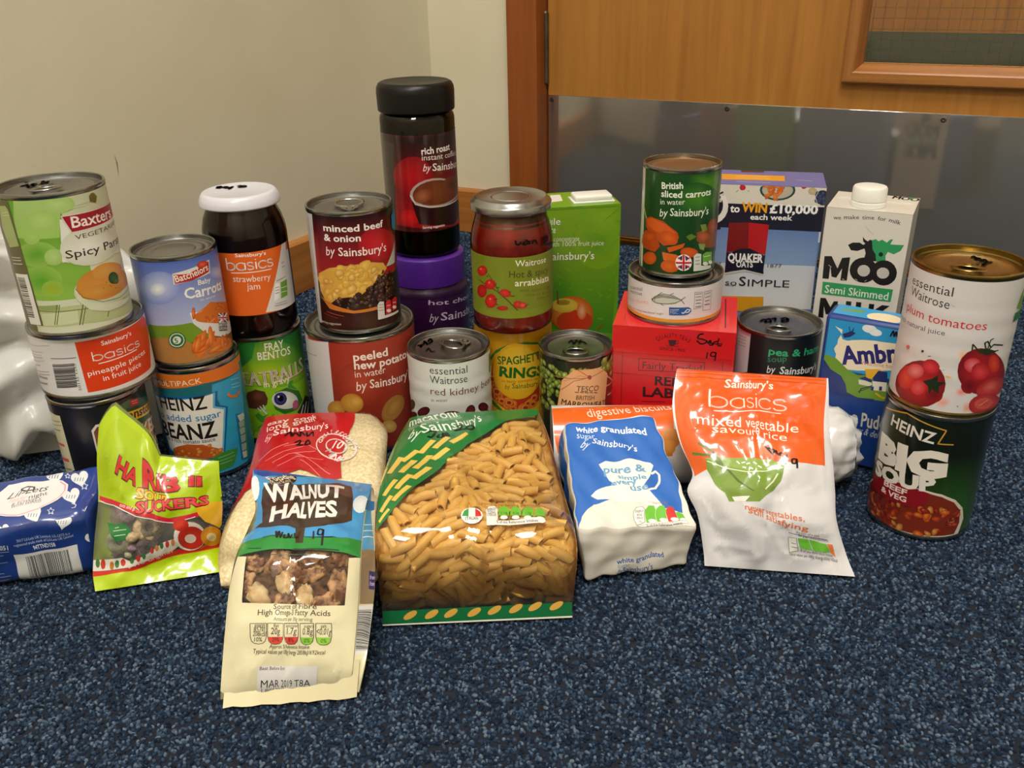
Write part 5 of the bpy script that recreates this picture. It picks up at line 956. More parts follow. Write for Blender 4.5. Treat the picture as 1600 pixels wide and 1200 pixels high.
  ('E','6a0c14','90161e',[-5,15.8,0.8,17.2,0.6,14.6,-0.6,12.2,-2.7,10.5,-5.4,9.8,-7.9,10.3,-9.9,11.7,-11,14.1,-10.8,16.7,-9.5,19.3,-7.3,21.1,-4.7,21.8,-2.2,21.2,-0.2,19.6]),
  ('P','1a2c16',[-14.5,24.3,-8.2,28.2,-4.8,32.1,-4.4,26.8,1,27.4,-2.8,23.6,-2.3,17.7,-7.3,20,-8,15,-10.2,21.6]),
  ('E','b81c26','76101a',[22.9,37.5,50.4,31.3,54.3,24,47.7,21.3,40.6,19.5,33.6,18.6,27.1,18.8,21.1,20.2,15.9,23,11.6,26.9,8.5,31.8,6.8,37.1,6.5,42.7,7.7,47.9,10.4,52,14.3,54.7,19.1,55.6,24.7,54.4,30.9,51.1,37.2,46,44.6,38.9]),
  ('E','e8808a','c02a34',[16,42.4,22.4,42.3,22.3,39.7,20.9,37.7,18.5,36.7,15.8,36.7,13.1,37.8,11.1,39.7,10,42.2,10.1,44.7,11.4,46.9,13.5,48,16.2,48.1,18.9,47,21.1,44.9]),
  ('E','d84048','b01c28',[22.3,37.6,29.7,36.7,29.6,33.8,28,31.6,25.3,30.5,22.2,30.8,19.3,32.3,17.1,34.7,15.9,37.7,15.9,40.8,17.1,43.2,19.3,44.6,22.2,44.4,25.4,42.8,28.2,40]),
  ('E','d85030','b82024',[32.2,42.2,38.8,40.7,39.3,37.5,38,35.4,35.7,34.6,32.9,35.2,30.3,37,28.2,39.7,26.8,43,26.5,46.1,27.3,48.4,29,49.5,31.5,49.1,34.1,47.3,36.7,44.3]),
  ('E','6a0c18','8a141e',[16.1,26,21.5,25.9,21.5,23.3,20.4,21.3,18.4,20.2,16.1,20.2,13.8,21.3,12.1,23.3,11.1,25.8,11.1,28.4,12,30.6,13.8,31.8,16.1,31.8,18.4,30.7,20.3,28.5]),
  ('S','26301c',1.01,[23.5,52.5,19.4,51.6,14.1,57.3,12.9,58.4,13.3,53.8]),
  ('S','26301c',1.02,[23.5,52.5,20.8,59.5,22.7,60.6,26.2,55.7]),
  ('S','26301c',1.06,[23.5,52.5,28.1,57.7,37.1,55.6]),
  ('S','26301c',0.82,[23.5,52.5,33.6,52.3]),
  ('S','26301c',0.82,[23.7,51.9,24.7,61.6,26.8,62.5]),
  ('P','26301c',[15.8,53.9,22.9,55.4,32.3,51.9,24.1,49.6]),
  ('E','cc4040','a82830',[35,22.7,58,20.6,56.8,19.1,56.2,16.7,56.2,13.7,49.1,13.9,42,14.3,36.5,14.5,31.9,15,28.2,15.9,25.3,17.3,23.4,19.3,22.6,21.6,22.8,24.1,24,26.6,26.1,28.8,29.2,30.4,33.1,31,37.9,30.5,43.7,28.5,52.5,24.4]),
  ('E','d86a60','b83a3a',[33.8,24.2,42.9,24.8,44,22.6,42.5,20.9,39.2,20,35.3,19.6,31.7,19.8,28.8,20.8,27,22.3,26.5,24.3,27.2,26.3,29.1,28,32.1,28.8,35.7,28.6,39.6,27.1]),
  ('E','d05048','a02430',[32.6,10,56.8,4.8,53.8,4,49.6,4,44.8,4,40,4,35.2,4,30.4,4,26.8,4,23.7,4.5,21.1,6.7,19.6,9.3,19.2,12,20,14.6,21.9,16.9,24.8,18.4,28.7,19,33.4,18.5,39.1,16.6,46,13.1,56.2,7.1]),
  ('E','b84038','cc5a50',[31,10.9,40.5,9.9,40.7,7.9,38.6,6.6,35.1,6.1,31.2,6.4,27.7,7.3,25.1,8.8,23.7,10.7,23.6,12.7,24.9,14.4,27.4,15.4,30.8,15.4,34.6,14.3,38.2,12.3]),
  ('S','e8a898',0.52,[27.4,9.7,34.6,13.2]),
  ('E','e87a80','d86a70',[-31.8,45,-29.9,45.7,-30.2,44.4,-31.5,43.4,-32.9,43.3,-33.7,44.2,-33.4,45.5,-32.2,46.5,-30.8,46.6]),
  ('E','2a2a30','2a2a30',[-18.7,46.7,-17.7,47.1,-17.9,46.3,-18.5,45.7,-19.3,45.8,-19.7,46.4,-19.5,47.2,-18.9,47.7,-18.1,47.7]),
  ('S','2a2a30',0.45,[-14.2,44.1,-12.2,45]),
  ('S','2a2a30',0.32,[-2.6,36.7,-1.6,36.7]),
  ('S','2a2a30',0.45,[11.4,10.3,12.1,9.1]),
  ('S','e8c060',0.63,[0.1,32.6,3.1,32]),
  ('P','2a7a40',[42.7,71.8,42.5,78.6,57.4,78.9,56.2,72]),
  ('P','6f9a2a',[43.4,81.6,48,95.9,56.8,78.1]),
 ],
 'heinz': [
  ('B','1c2a14'),
  ('G','0c0f0a','101a0c',[-118,50,118,50,118,104,-118,104]),
  ('G','2f5a1a','162410',[2,6,60,6,60,70,2,70]),
  ('G','2a5a1c','0e140a',[10,75.4,31.3,76.6,40.4,24.2,15.5,44.2]),
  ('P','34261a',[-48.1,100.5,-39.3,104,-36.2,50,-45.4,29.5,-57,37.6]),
  ('G','3a2a1c','22301a',[-49.1,98.8,-21.6,104,-13.7,52.3,-42.7,41.2]),
  ('S','c89a3a',1,[-46.4,96.1,-21,103.5,8.4,97.5,4.6,85.9,15.3,86.2]),
  ('T','e8e2dc','b3',8.93,'H^EINZ',[-25.2,87,2.1,85.2]),
  ('T','e8e2dc','b9',19.63,'B^IG',[-22.5,55.8,15.3,58.6]),
  ('P','d8d0c4',[-57,21,-45.5,33.2,-19.2,46.1,3.1,45,14.8,43,26.2,37.6,35.3,28.3,39.3,17.2,36.9,4,31.4,4,-4.6,4,-46.6,4]),
  ('P','7a2a18',[-57,19.8,-43.5,32.6,-18.8,43.9,3.4,43.3,15.2,40.7,25.6,35.3,33,26.5,35.4,14.8,32.5,5,4,4.8,-20.4,4,-47.8,4]),
  ('N','stew',70,6.64,3,[-51.6,19.3,-19.2,40,4.7,35.7,25.8,34.1,34,20.2,30.9,6.1,2.1,4.9,-22.2,4,-47.8,4]),
  ('P','8a1420',[-48,36.7,-10.6,46.5,5.8,43.1,5.1,33.4,-2.5,27.7,-14.7,27.6,-43.6,25.6]),
  ('T','e8e2dc','b8',11.13,'S^OUP',[-33.8,40.4,9.7,45.9]),
  ('T','f0dcd8','b4',4.45,'BEEF',[-29.4,36.2,-9.2,36.8]),
  ('T','f0dcd8','b4',4.47,'& VEG',[-31,29.7,-8.7,30.5]),
 ],
 'lil_front': [
  ('B','1c3a86'),
  ('T','b8c8e8','-',2.18,'2017 Lil-Lets UK Limited. LIL-LETS is a',[63.3,39.3,97.2,38.3]),
  ('T','b8c8e8','-',2.21,'registered trade mark of Lil-Lets UK Limited',[60.7,35.8,98.9,35.5]),
  ('T','d8e0f0','b3',3.45,'94TTND158',[72.1,30.3,86.4,30.5]),
  ('P','d8dadc',[58,28.3,100.2,28.2,98.4,0,57.6,0]),
  ('C','2a2a2e',22,[64.8,25.8,64.9,0,92.7,6.6,93.4,25.8]),
  ('T','d0d8e8','b2',4.11,'051',[51.5,34.8,56.5,33.9]),
  ('S','a8b8d8',0.44,[51,32.7,56.3,32]),
  ('S','a8b8d8',0.44,[50.1,29.6,52.2,29.4]),
  ('S','a8b8d8',0.45,[48.2,22.4,52.9,21.8]),
  ('S','a8b8d8',0.43,[46.2,12.7,49,12.4]),
  ('S','a8b8d8',0.44,[45.6,9.6,52.9,9.2]),
  ('S','a8b8d8',0.58,[44.6,5.9,50.9,5.9]),
  ('P','e8ecf0',[94.8,54,95.1,54,96.2,54,97.6,54,99,54,100,52.2,100.3,49.7,99.4,47.9,97.7,46.8,95.8,46.1,94.2,45.2,93.3,44.3,93,43.9,93.1,44.4,93,45.9,92.3,48,91,50.4,89.8,53.4,89.6,54,90.4,54,92.4,54,94,54,94.8,54,95.1,54]),
  ('S','4a62a0',0.38,[91.9,53,91.4,49.8]),
  ('S','4a62a0',0.38,[93.6,52.4,93,49.5]),
  ('S','4a62a0',0.38,[95.3,51.9,94.6,49]),
  ('S','4a62a0',0.38,[96.9,51.2,96.2,48.4]),
  ('P','e8ecf0',[110,33.2,110,33.6,110,35,110,36.5,110,36.9,110,36.3,110,34.8,110,32.7,110,30.4,110,28.1,110,26.1,110,24.6,110,24.2,110,24.6,110,25.6,110,26.5,110,27.5,107.6,29,106.3,30.8,106.3,32.9,107.4,34.5,109.6,35,110,34.4,110,33.6]),
  ('S','4a62a0',0.21,[110,32.3,108.9,30]),
  ('S','4a62a0',0.21,[110,32.1,110,29.6]),
  ('S','4a62a0',0.21,[110,31.7,110,29.2]),
  ('S','4a62a0',0.21,[110,31.3,110,28.8]),
 ],
 'lil_top': [
  ('B','223f90'),
  ('P','e8ecf0',[70.6,56.1,70.6,56.1,71.4,56.1,72.8,56.1,74.4,56.1,76.1,56.1,76.6,56.1,78.7,50.4,78.9,46.9,78.4,43.9,78.1,41.4,78.2,39.5,78.4,38.8,78,39.6,76.6,41.6,74.2,44.4,71,47.6,67.6,51,64.2,56.1,64.8,56.1,66.4,56.1,68.6,56.1,70,56.1,70.6,56.1]),
  ('S','4a62a0',0.54,[67.5,56.1,70,49.4]),
  ('S','4a62a0',0.54,[70.6,53.6,72.2,48.5]),
  ('S','4a62a0',0.54,[73.2,52.1,74.3,47.7]),
  ('S','4a62a0',0.54,[75.3,51.4,76.4,46.9]),
  ('P','e8ecf0',[91.3,45.6,90.9,46.6,90.5,49,91,50.9,93,50.8,95.5,48.5,97.5,45.2,98.5,41.7,98.5,38.5,98,35.5,97.7,32.9,97.9,31,98.1,30.3,97.7,31,96.4,32.5,94.1,34.5,91.3,36.8,88.5,39.9,86.2,43.7,85,47.6,85.2,50.3,86.8,50.7,89,48.9,90.7,46.6]),
  ('S','4a62a0',0.48,[89.2,44.1,90.1,39.3]),
  ('S','4a62a0',0.48,[91.3,43.4,92,38.9]),
  ('S','4a62a0',0.48,[93.4,42.7,94,38.4]),
  ('S','4a62a0',0.48,[95.4,42,96,37.9]),
  ('P','e8ecf0',[92.5,24.7,92.1,25.5,91.5,27.7,91.7,29.9,93,30.8,95,29.8,97,27.2,98.3,23.9,99,20.3,99.2,16.9,99.4,14,99.8,12.1,100.1,11.4,99.7,12,98.3,13.4,96,15.1,93.2,16.8,90.4,19,88.1,21.9,86.9,25.2,87.1,27.6,88.5,28,90.4,27.1,92,25.4]),
  ('S','4a62a0',0.42,[90.9,23.1,91.6,19.2]),
  ('S','4a62a0',0.42,[92.7,22.8,93.4,19]),
  ('S','4a62a0',0.42,[94.5,22.6,95.3,18.7]),
  ('S','4a62a0',0.42,[96.2,22.5,97.1,18.6]),
  ('P','e8ecf0',[110,12.3,110,12.7,110,14.4,110,16.2,110,18.1,110,18.8,110,18.3,110,16.4,110,13.2,110,9.7,110,7.4,110,6,110,5.8,110,5.8,110,6,110,5.6,110,4.9,110,4.4,110,5.3,108.9,7.9,109.1,10.4,110,12,110,12.7,110,12.5]),
  ('S','4a62a0',0.23,[110,9.7,110,6]),
  ('S','4a62a0',0.23,[110,10.7,110,7.4]),
  ('S','4a62a0',0.23,[110,11.6,110,8.3]),
  ('S','4a62a0',0.23,[110,13,110,9.5]),
  ('P','e8ecf0',[72.2,11.4,71.8,12.3,71.3,14.5,71.4,16.7,72.7,17.5,74.7,16.3,76.8,13.5,78.2,9.8,78.7,6.4,78.5,3.4,78.3,0.4,78,0,78,0,77.7,0,77.1,0,75.1,1.8,72.7,3.9,70.1,6,68,8.7,66.9,11.8,67.1,14.1,68.4,14.9,70.2,13.8,71.7,12.2]),
  ('S','4a62a0',0.41,[70.4,10.4,70.9,6.8]),
  ('S','4a62a0',0.41,[72.3,9.7,72.8,6.1]),
  ('S','4a62a0',0.41,[74.3,8.9,74.7,5.5]),
  ('S','4a62a0',0.41,[76.3,8.2,76.6,4.8]),
  ('P','e8ecf0',[56.2,0,56,0.6,56,2.3,56.4,3.6,57.6,3.9,59,3,60.2,0.9,60.1,0,59.3,0,58.4,0,57.3,0,57.1,0,57.1,0,57.1,0,56.5,0,55.1,0,53.8,0,52.4,0,51.8,0,52,0.6,52.5,2.4,53.7,2.8,55,1.9,55.9,0.5]),
  ('S','4a62a0',0.18,[54.3,0,53.5,0]),
  ('S','4a62a0',0.18,[55.7,0,54.6,0]),
  ('S','4a62a0',0.18,[56.8,0,56,0]),
  ('S','4a62a0',0.18,[58.2,0,57.3,0]),
  ('S','d8e0f0',0.55,[97.9,35.9,99.5,32.9,101.4,32.2,100.5,30.6,101.6,27.7,99.6,29.6,98.5,28.4,98.1,31.2,96.2,33.4,97.9,33.3,97.9,35.9]),
  ('S','d8e0f0',0.29,[110,26.2,110,24.3,110,25.3,110,23.4,110,21.8,110,21.8,110,19.7,110,21.8,107.7,22.6,110,23.6,110,26.2]),
  ('S','d8e0f0',0.5,[83.6,12.6,85.1,9.9,87,9.3,86.2,7.9,87.2,5.7,85.4,7,84.4,6,84.1,8.2,82.1,10.3,83.8,10.1,83.6,12.6]),
  ('S','d8e0f0',0.11,[77.5,0,78,0,79.7,0,78,0,78,0,76.9,0,75.3,0,75.8,0,75,0,76.6,0,77.5,0]),
  ('S','d8e0f0',0,[110,1.2,110,0,110,0.7,110,0,110,0,110,0,110,0,110,0,110,0,110,0,110,1.2]),
  ('S','d8e0f0',0.61,[81.4,51.4,82.9,48.9,84.3,48.4,83.9,47,85,44.3,83.4,46,82.8,44.9,82.2,47.3,80.7,49.2,81.9,49.1,81.4,51.4]),
  ('S','d8e0f0',0.62,[97.4,13.1,100.9,11.2,101.1,8.3,98.9,8.2]),
  ('S','d8e0f0',0.28,[67.4,1.4,68.9,0,67.3,0,65.1,0]),
  ('P','eeeaee',[39.1,39.6,43,48.8,50.9,47.8,60.5,46.8,71.8,46.8,81.3,42.6,87.1,35.8,90,25.3,85.9,19.8,78.7,15.3,73.2,10.7,65,9.2,54.7,11.7,48.9,14.4]),
  ('S','e898b0',0.76,[80.1,41.7,85.2,35.7,87.3,28.5,86.3,23,82.8,20,78.3,16.7,74.5,13.3,68.5,11.9,62.2,11.1,55,13.1,50.1,15.3]),
  ('S','4a4650',1.29,[54.3,39.6,58.7,41.1,63.6,40,63.9,36.7,58.5,36.4,54.5,39]),
  ('T','4a4650','i',6.52,'Lil-Lets',[48.1,31.6,74,35.1]),
  ('T','f0b8c0','-',5.51,'Tender',[50.4,26.8,62.4,26.7]),
  ('T','4a4650','-',4.63,'night',[64.2,26.8,75.3,29.7]),
  ('T','6a6670','-',2.87,'8 TOWELS',[55,22.6,72.7,24]),
  ('T','6a6670','-',2.81,'WITH WINGS',[55.6,20,74,21.4]),
 ],
 'haribo': [
  ('P','b8d412',[0,62,88,62,88,94,0,94]),
  ('P','b0cc10',[2.2,79.2,8.4,86.5,18.5,91.5,39.6,90.2,88,95,86,68.7,88,51.4,69.2,51,55.4,49.3,27.9,55.4,15,63.9,1.1,66.4]),
  ('P','a8c60e',[3.3,79,23.8,83.8,21.2,73.4,8,71.5]),
  ('P','d8203a',[1.8,66.1,14,63.9,27.8,57.4,57.3,48.9,72.4,52.6,85.2,57.9,88,55.4,74.2,49.3,57.3,46.1,28,53.4,14.9,60.8,2.5,63.2]),
  ('S','f4ece8',0.62,[2.8,62.7,14.9,60,28.1,52.6,57.4,45.7,69.2,48.7]),
  ('T','f4dcd8','b1',2.24,'tots and gums',[18.3,59.2,29.9,55.4]),
  ('P','b8d412',[0.3,14.5,25.4,11.8,55.4,21.9,87.4,19.9,88,0,55.4,0,23.4,0,14.1,0,0,0]),
  ('P','d8281c',[0.4,16.7,25.4,13.2,37.8,19.6,57.4,24.7,72.8,24.4,87,24.7,87.5,18.4,57.5,18.4,37.9,13.7,25.3,10.5,0.1,12.8]),
  ('P','e8e0d8',[0.6,23.7,20.4,24.1,25.3,19.8,35.2,26.1,50.6,32.4,60.2,34.4,61,27.9,57.4,24.7,37.8,19.6,25.5,14.1,0.4,16.7]),
  ('T','f0d8d0','b1',4.65,'The original',[22.6,12.7,57.4,23.1]),
  ('E','c83a2a','c83a2a',[9.8,20.8,11.6,20.6,11.2,17.7,9.9,16.7,8.5,18.1,7.9,20.9,8.4,23.5,9.8,24.6,11.1,23.4]),
  ('E','3f7a3a','3f7a3a',[5.4,21.6,7.4,21.5,6.9,19.2,5.5,18.4,3.9,19.5,3.1,21.7,3.7,23.9,5.2,24.8,6.7,23.8]),
  ('E','c87a2a','c87a2a',[15.5,18.8,16.7,18.5,16.4,15.8,15.6,14.8,14.6,16.3,14.2,19,14.5,21.4,15.5,22.3,16.3,21.1]),
  ('E','3f7a3a','3f7a3a',[18.2,19.4,19.4,19.2,19.1,16.6,18.4,15.7,17.4,17.1,17,19.7,17.4,22,18.2,22.9,19,21.6]),
  ('E','c83a2a','c83a2a',[21.3,20.1,22.6,19.8,22.3,17.4,21.4,16.6,20.4,17.9,20,20.4,20.3,22.5,21.2,23.2,22.1,22.1]),
  ('E','3f7a3a','3f7a3a',[25.7,20.5,26.9,20.3,26.7,18.1,25.8,17.3,25,18.6,24.6,20.7,24.9,22.6,25.7,23.3,26.5,22.4]),
  ('E','c83a2a','c83a2a',[29.3,22.3,30.6,22.3,30.3,19.7,29.3,18.7,28.4,20,28,22.4,28.3,24.6,29.3,25.4,30.2,24.5]),
  ('E','3f7a3a','3f7a3a',[32.8,24.2,34.1,24,33.7,21.8,32.8,21,31.9,22.2,31.5,24.4,31.9,26.3,32.8,27,33.7,26.2]),
  ('E','c83a2a','c83a2a',[39.2,28,41.1,27.8,40.5,26,39.2,25.4,38,26.5,37.5,28.3,38.1,29.8,39.3,30.2,40.6,29.5]),
  ('E','d8883a','d8883a',[44.2,29.3,46.3,29,45.6,27.3,44.1,26.7,42.7,27.7,42.2,29.5,42.9,30.9,44.3,31.5,45.7,30.7]),
  ('E','3f7a3a','3f7a3a',[49.2,30.3,50.8,30.1,50.3,28.5,49.1,27.9,47.8,28.9,47.3,30.6,47.9,32.1,49.2,32.5,50.4,31.8]),
  ('E','c83a2a','c83a2a',[53.8,30.9,55.1,30.7,54.7,28.9,53.7,28.2,52.7,29.2,52.3,31.1,52.8,32.8,53.8,33.4,54.8,32.6]),
  ('E','d8883a','d8883a',[57.5,31.5,58.6,31.3,58.2,29.4,57.4,28.8,56.6,29.8,56.3,31.7,56.7,33.4,57.5,34,58.3,33.1]),
  ('P','1f7a3a',[11.6,49,16.6,47.8,21.8,47.9,24.4,44.6,25.8,40.7,22.1,36.8,17.9,35,14.8,39.7]),
  ('S','d8ecd8',0.4,[16.7,45,18.9,45.5]),
  ('S','d8ecd8',0.4,[16,42.9,22.8,43.8]),
  ('S','d8ecd8',0.5,[16.6,39.5,22.5,40.2]),
  ('E','f0e8e0','f0e8e0',[66.3,34.2,75,32.5,74.6,28.8,73.3,25.4,71.4,22.7,69,21.1,66.4,21.2,63.9,22.9,61.5,25.7,59.7,29.4,58.4,32.7,58,36.1,58.4,39.4,59.7,42.1,61.6,44.2,63.9,45.4,66.4,45.6,68.9,44.7,71.2,42.6,73.1,39.6,74.5,36.1]),
  ('E','d83a24','c82a1c',[67.1,32.8,74.5,31.3,74.1,28.3,73.1,25.6,71.4,23.5,69.4,22.3,67.2,22.3,65.1,23.7,63.1,25.8,61.6,28.7,60.6,31.7,60.3,34.4,60.7,37.1,61.7,39.4,63.2,41.1,65.1,42,67.2,42.1,69.3,41.3,71.2,39.4,72.9,37,74,34.2]),
  ('E','d83a24','c82a1c',[61.9,43.8,66,43.3,65.6,41.2,64.5,39.6,62.8,39,61,39.3,59.2,40.5,57.9,42.3,57.4,44.3,57.8,46.3,59.1,47.7,60.9,48.4,62.8,48.3,64.5,47.2,65.6,45.4]),
  ('E','f0d8d0','f0d8d0',[66.7,32.2,69.7,31.6,69.4,30,68.6,28.9,67.4,28.3,66.1,28.7,64.9,29.8,64.1,31.3,63.8,32.9,64.1,34.3,64.9,35.4,66.1,35.9,67.4,35.6,68.6,34.6,69.4,33.2]),
  ('E','e8a42a','d88a1a',[79,31.6,88,29.3,88,26,87.7,23.4,85.2,22,82.2,21.3,79.4,21.6,76.8,22.9,74.8,25.3,73.3,27.9,72.4,30.5,72.1,33,72.4,35.4,73.2,37.5,74.6,39,76.4,39.8,78.7,39.6,81.3,38.7,84.2,37,86.8,34.7,88,31.9]),
  ('E','f4dca0','f4dca0',[79,30.9,83.2,29.7,82.8,28.1,81.7,27,80,26.6,78.3,27.1,76.9,28.5,75.9,30.1,75.6,31.8,75.9,33.1,76.8,34.1,78.1,34.5,79.7,34,81.4,33,82.7,31.5]),
  ('P','e8b42a',[69.2,54.5,77.2,58.1,88,58.3,88,51.4,88,39.2,86.1,36.7,74.3,43.9,70.8,49.5]),
  ('T','5a0a12','b9',6.1,'HA',[17.1,74.6,27.3,70.2]),
  ('T','d0202c','b5',5.88,'HA',[17.5,74.9,27.1,70.4]),
  ('T','5a0a12','b9',11.38,'RIB',[30.8,70.5,62.3,68.2]),
  ('T','d0202c','b5',10.95,'RIB',[31.2,70.8,62,68.7]),
  ('T','5a0a12','b9',7.84,'II',[66.2,72.9,73.5,72.5]),
  ('T','d0202c','b5',7.32,'II',[66.6,73.1,73.2,72.8]),
  ('T','8a1a14','b9',5.54,'SOUR',[26.4,64.5,56.4,59.6]),
  ('T','f0b41c','b4',5.12,'SOUR',[26.7,64.7,56,59.8]),
  ('T','6a1018','b9',7.26,'SUCKERS',[27.2,54.4,77.1,56.6]),
  ('T','e8404a','b4',6.56,'SUCKERS',[27.7,54.7,76.7,56.9]),
 ],
 'rice': [
  ('P','b0141e',[0,70,80,95,84,152,0,152]),
  ('P','b8121e',[0,151.6,1.8,165,94.7,164.1,86.4,130.9,84.3,103.4,84.1,88.1,86.4,73.2,81.6,72.2,13.9,95.5,9.8,87.2,8.8,69.3,0,56.7,0,66.3,5,79.6,5.8,104,0,138.5]),
  ('P','c0101c',[72.9,157.2,94.7,164.1,86.4,130.9,84.3,103.4,84.1,88.1,79.3,88.5]),
  ('T','f0dcd8','b1',6.67,'easy cook',[10.7,148.6,54,154.2]),
  ('T','f0dcd8','b1',8.11,'long grain',[13,139.1,51.4,148.7]),
  ('T','d8a8a0','-',4.67,'rice',[14.8,132.5,21.7,131.9]),
  ('T','e8c8c4','i',7.85,'by',[13.6,125.7,19.5,125.7]),
  ('T','f4e4e0','b1',8.73,"Sainsbury's",[20,130.8,69.3,135.4]),
  ('S','e89090',0.53,[20.1,98.4,30.7,106.8,44,111.5]),
  ('S','e89090',0.48,[25.3,94.8,34.4,103.2,58.2,104.5]),
  ('S','e89090',0.43,[29.3,90.1,40.7,99.4,70.8,92.8]),
  ('S','e89090',0.74,[13.7,101.4,22.3,111.5,32.6,116.7]),
  ('S','e89090',0.48,[38.8,103.4,65,87.5,78.8,76.7]),
  ('S','e89090',0.52,[44.1,95.1,62.6,82.4,71.2,76.1]),
  ('S','e89090',0.49,[29.9,113,43.3,115.6,59.8,106.7]),
  ('S','f0dcd8',1.27,[92.3,101.2,91.7,97.5,90.4,94.4,88.3,92.3,85.7,91.3,82.6,91.3,79,92.4,75,94.5,70.7,97.5,65.7,101.9,61.4,106.4,58.2,111.8,57.2,116.1,58.2,120,61.1,123.2,65.6,125.2,70.7,125.8,75.4,125,79.4,124.1,83.1,121.8,86.3,118.6,88.9,114.8,90.9,110.3,92.1,105,92.3,101.2]),
  ('S','f0dcd8',1.28,[86.1,104.7,85.8,102.8,85,101.2,84,99.9,82.6,99.2,80.9,99.2,79,99.8,77,100.9,75,102.7,73.1,105.1,71.5,107.7,70.4,110.6,70,113.1,70.5,115.2,71.6,116.7,73.2,117.8,75.2,118.2,77.2,118.2,79.3,117.3,81.2,116.1,82.9,114.4,84.3,112.3,85.3,109.9,85.9,107.2,86.1,104.7]),
  ('T','f4e8e4','b2',9.52,'10',[75.9,106.2,82.6,104.4]),
  ('A','f4e8e4','b1',5.19,'GREAT RESULTS',[63.4,114.7,76.3,125.4,90.5,101.3]),
  ('A','f4e8e4','b1',5.32,'MINUTES',[70.5,103.3,81.3,89.8,88,94.4]),
  ('H','1c1018',1.68,[28.7,126.7,31.9,131.7,33.6,125.6,35.3,130.1,39.4,124.9,39.3,130.8,43.2,125.7]),
  ('H','1c1018',2,[44.1,130.3,45.7,124.3,49.8,130.1,51.8,124]),
  ('H','1c1018',1.74,[36.5,116,40.3,118.7,40.3,114.6,38.6,113.1,43.7,112.9]),
  ('H','1c1018',1.81,[45.9,117.9,45.1,113.5,49.8,114.5,47.4,118.5,45.9,117.9]),
 ],
 'walnut': [
  ('P','3f9ad8',[0,185,82,185,81.6,144.7,82,112.1,82,97.1,0,95.7,0.1,103.5,8.1,110.6,3.3,133.9,0,176]),
  ('P','1f4a9a',[0,185,78.3,185,63.9,185,46,185,19.9,179.5,9.3,176.3,1.1,179.8]),
  ('P','1f8a3a',[0,97.9,17.3,97.1,38.8,96.3,62.2,95.6,82,102.1,82,87.1,3.2,86.9]),
  ('S','1a4a2a',0.92,[17.3,97.1,39.6,93.9]),
  ('S','1a3a24',0.95,[38.8,87.1,67,88]),
  ('S','1a3a24',0.44,[24.5,84.1,55.1,84.6]),
  ('S','1a3a24',0.68,[10.5,90.2,18.9,88.5]),
  ('P','e4dcb8',[3.2,86.9,11.4,84.9,12.7,55.9,23.7,55.4,59.1,54.4,71.9,55.8,72.8,84.8,82,87.1,82,60.7,82,12.9,79.1,0,3.4,4.2,0,5.9,0,33.8,0,65.7]),
  ('P','3a2a22',[9.3,157.4,12,165.6,20.6,164.1,28.5,169.1,50.7,170.9,60.2,176.2,66.4,172.9,70.1,144.6,72,118.4,61,108,45,104.4,46.7,91.4,39.6,90.9,35.6,102.7,19.5,107.4,8.9,110.7,13.4,114.2,6.7,142.8]),
  ('P','2a2020',[13.4,173,19.9,179.5,27.7,181.2,27.9,174.4,25,166.3,14.5,164.4]),
  ('T','f0e4c8','b2',7.18,'Foodie',[14.8,169.3,27.8,176.5]),
  ('T','f0e4c8','b2',4.89,'Market',[15.7,164.9,26.2,170.3]),
  ('S','f0e4c8',0.68,[19,177.8,21.6,178.6]),
  ('T','f6f4f0','b5',24.11,'WALNUT',[12,141.3,64.5,144.2]),
  ('T','f6f4f0','b5',18.72,'HALVES',[17.3,114.4,63.4,118.8]),
  ('E','f0f4f8','e0ecf4',[3.3,161.6,7.5,160.3,6.1,154.1,3.9,149.8,1.4,148.1,0,149.2,0,152.1,0,157.1,0,162.9,0,169.1,0,174,1.6,176.9,3.7,176.8,5.9,173.3,7.5,166.9]),
  ('E','f0f4f8','e0ecf4',[76.6,140.4,82,140,82,135,80.1,131.3,76.8,128.9,74,129,72,131.1,71,135.1,70.8,140.7,71.4,147.1,72.9,152.6,75.4,155.2,78.7,154.5,81.9,151.5,82,146.4]),
  ('H','1a1a24',1.16,[23.7,100.3,25.4,94.5,25.4,99.6,27.4,94.2,27.6,98.7]),
  ('H','1a1a24',1.24,[29.4,96.6,29.4,94.1,32.1,94.2,31.6,97.2,33.7,94.1,34.5,97.1]),
  ('H','1a1a24',1.58,[36.1,98.1,38.4,94.5,41.2,95.4]),
  ('H','1a1a24',1.16,[52.3,101.7,53.3,94.4]),
  ('H','1a1a24',1.15,[57.6,102.7,55.3,103.4,55.3,98.7,57.6,98.6,57.8,102.5,58.5,89.9]),
  ('T','4a4030','b1',2.95,'Source of Fibre',[28.6,52,58.7,52.5]),
  ('T','4a4030','b1',3.16,'High Omega-3 Fatty Acids',[20.9,48.6,64.9,48.7]),
  ('T','5a5040','-',2.15,'Amounts per 30g serving',[29.2,45.4,57.1,45.4]),
  ('S','3a3830',0.33,[17.7,44,18.1,37.3,18.8,34.4,20.2,33,22.2,32.6,24.2,32.9,25.6,34.3,26.1,37.2,25.7,44,17.7,44]),
  ('S','3a3830',0.34,[26.2,44,26.7,37,27.5,34.1,28.9,32.6,31.3,32.2,34,32.5,35.9,33.9,36.8,37,36,44,26.2,44]),
  ('S','3a3830',0.46,[37,44,37.7,37,39,33.9,41.4,32.4,44.8,32,47.8,32.3,49.4,33.8,50,36.9,49.3,44.1,37,44]),
  ('S','3a3830',0.37,[50.6,44.1,51.2,36.7,51.9,33.5,53.3,31.9,55.2,31.5,56.8,31.9,57.8,33.4,58.1,36.7,57.7,44.2,50.6,44.1]),
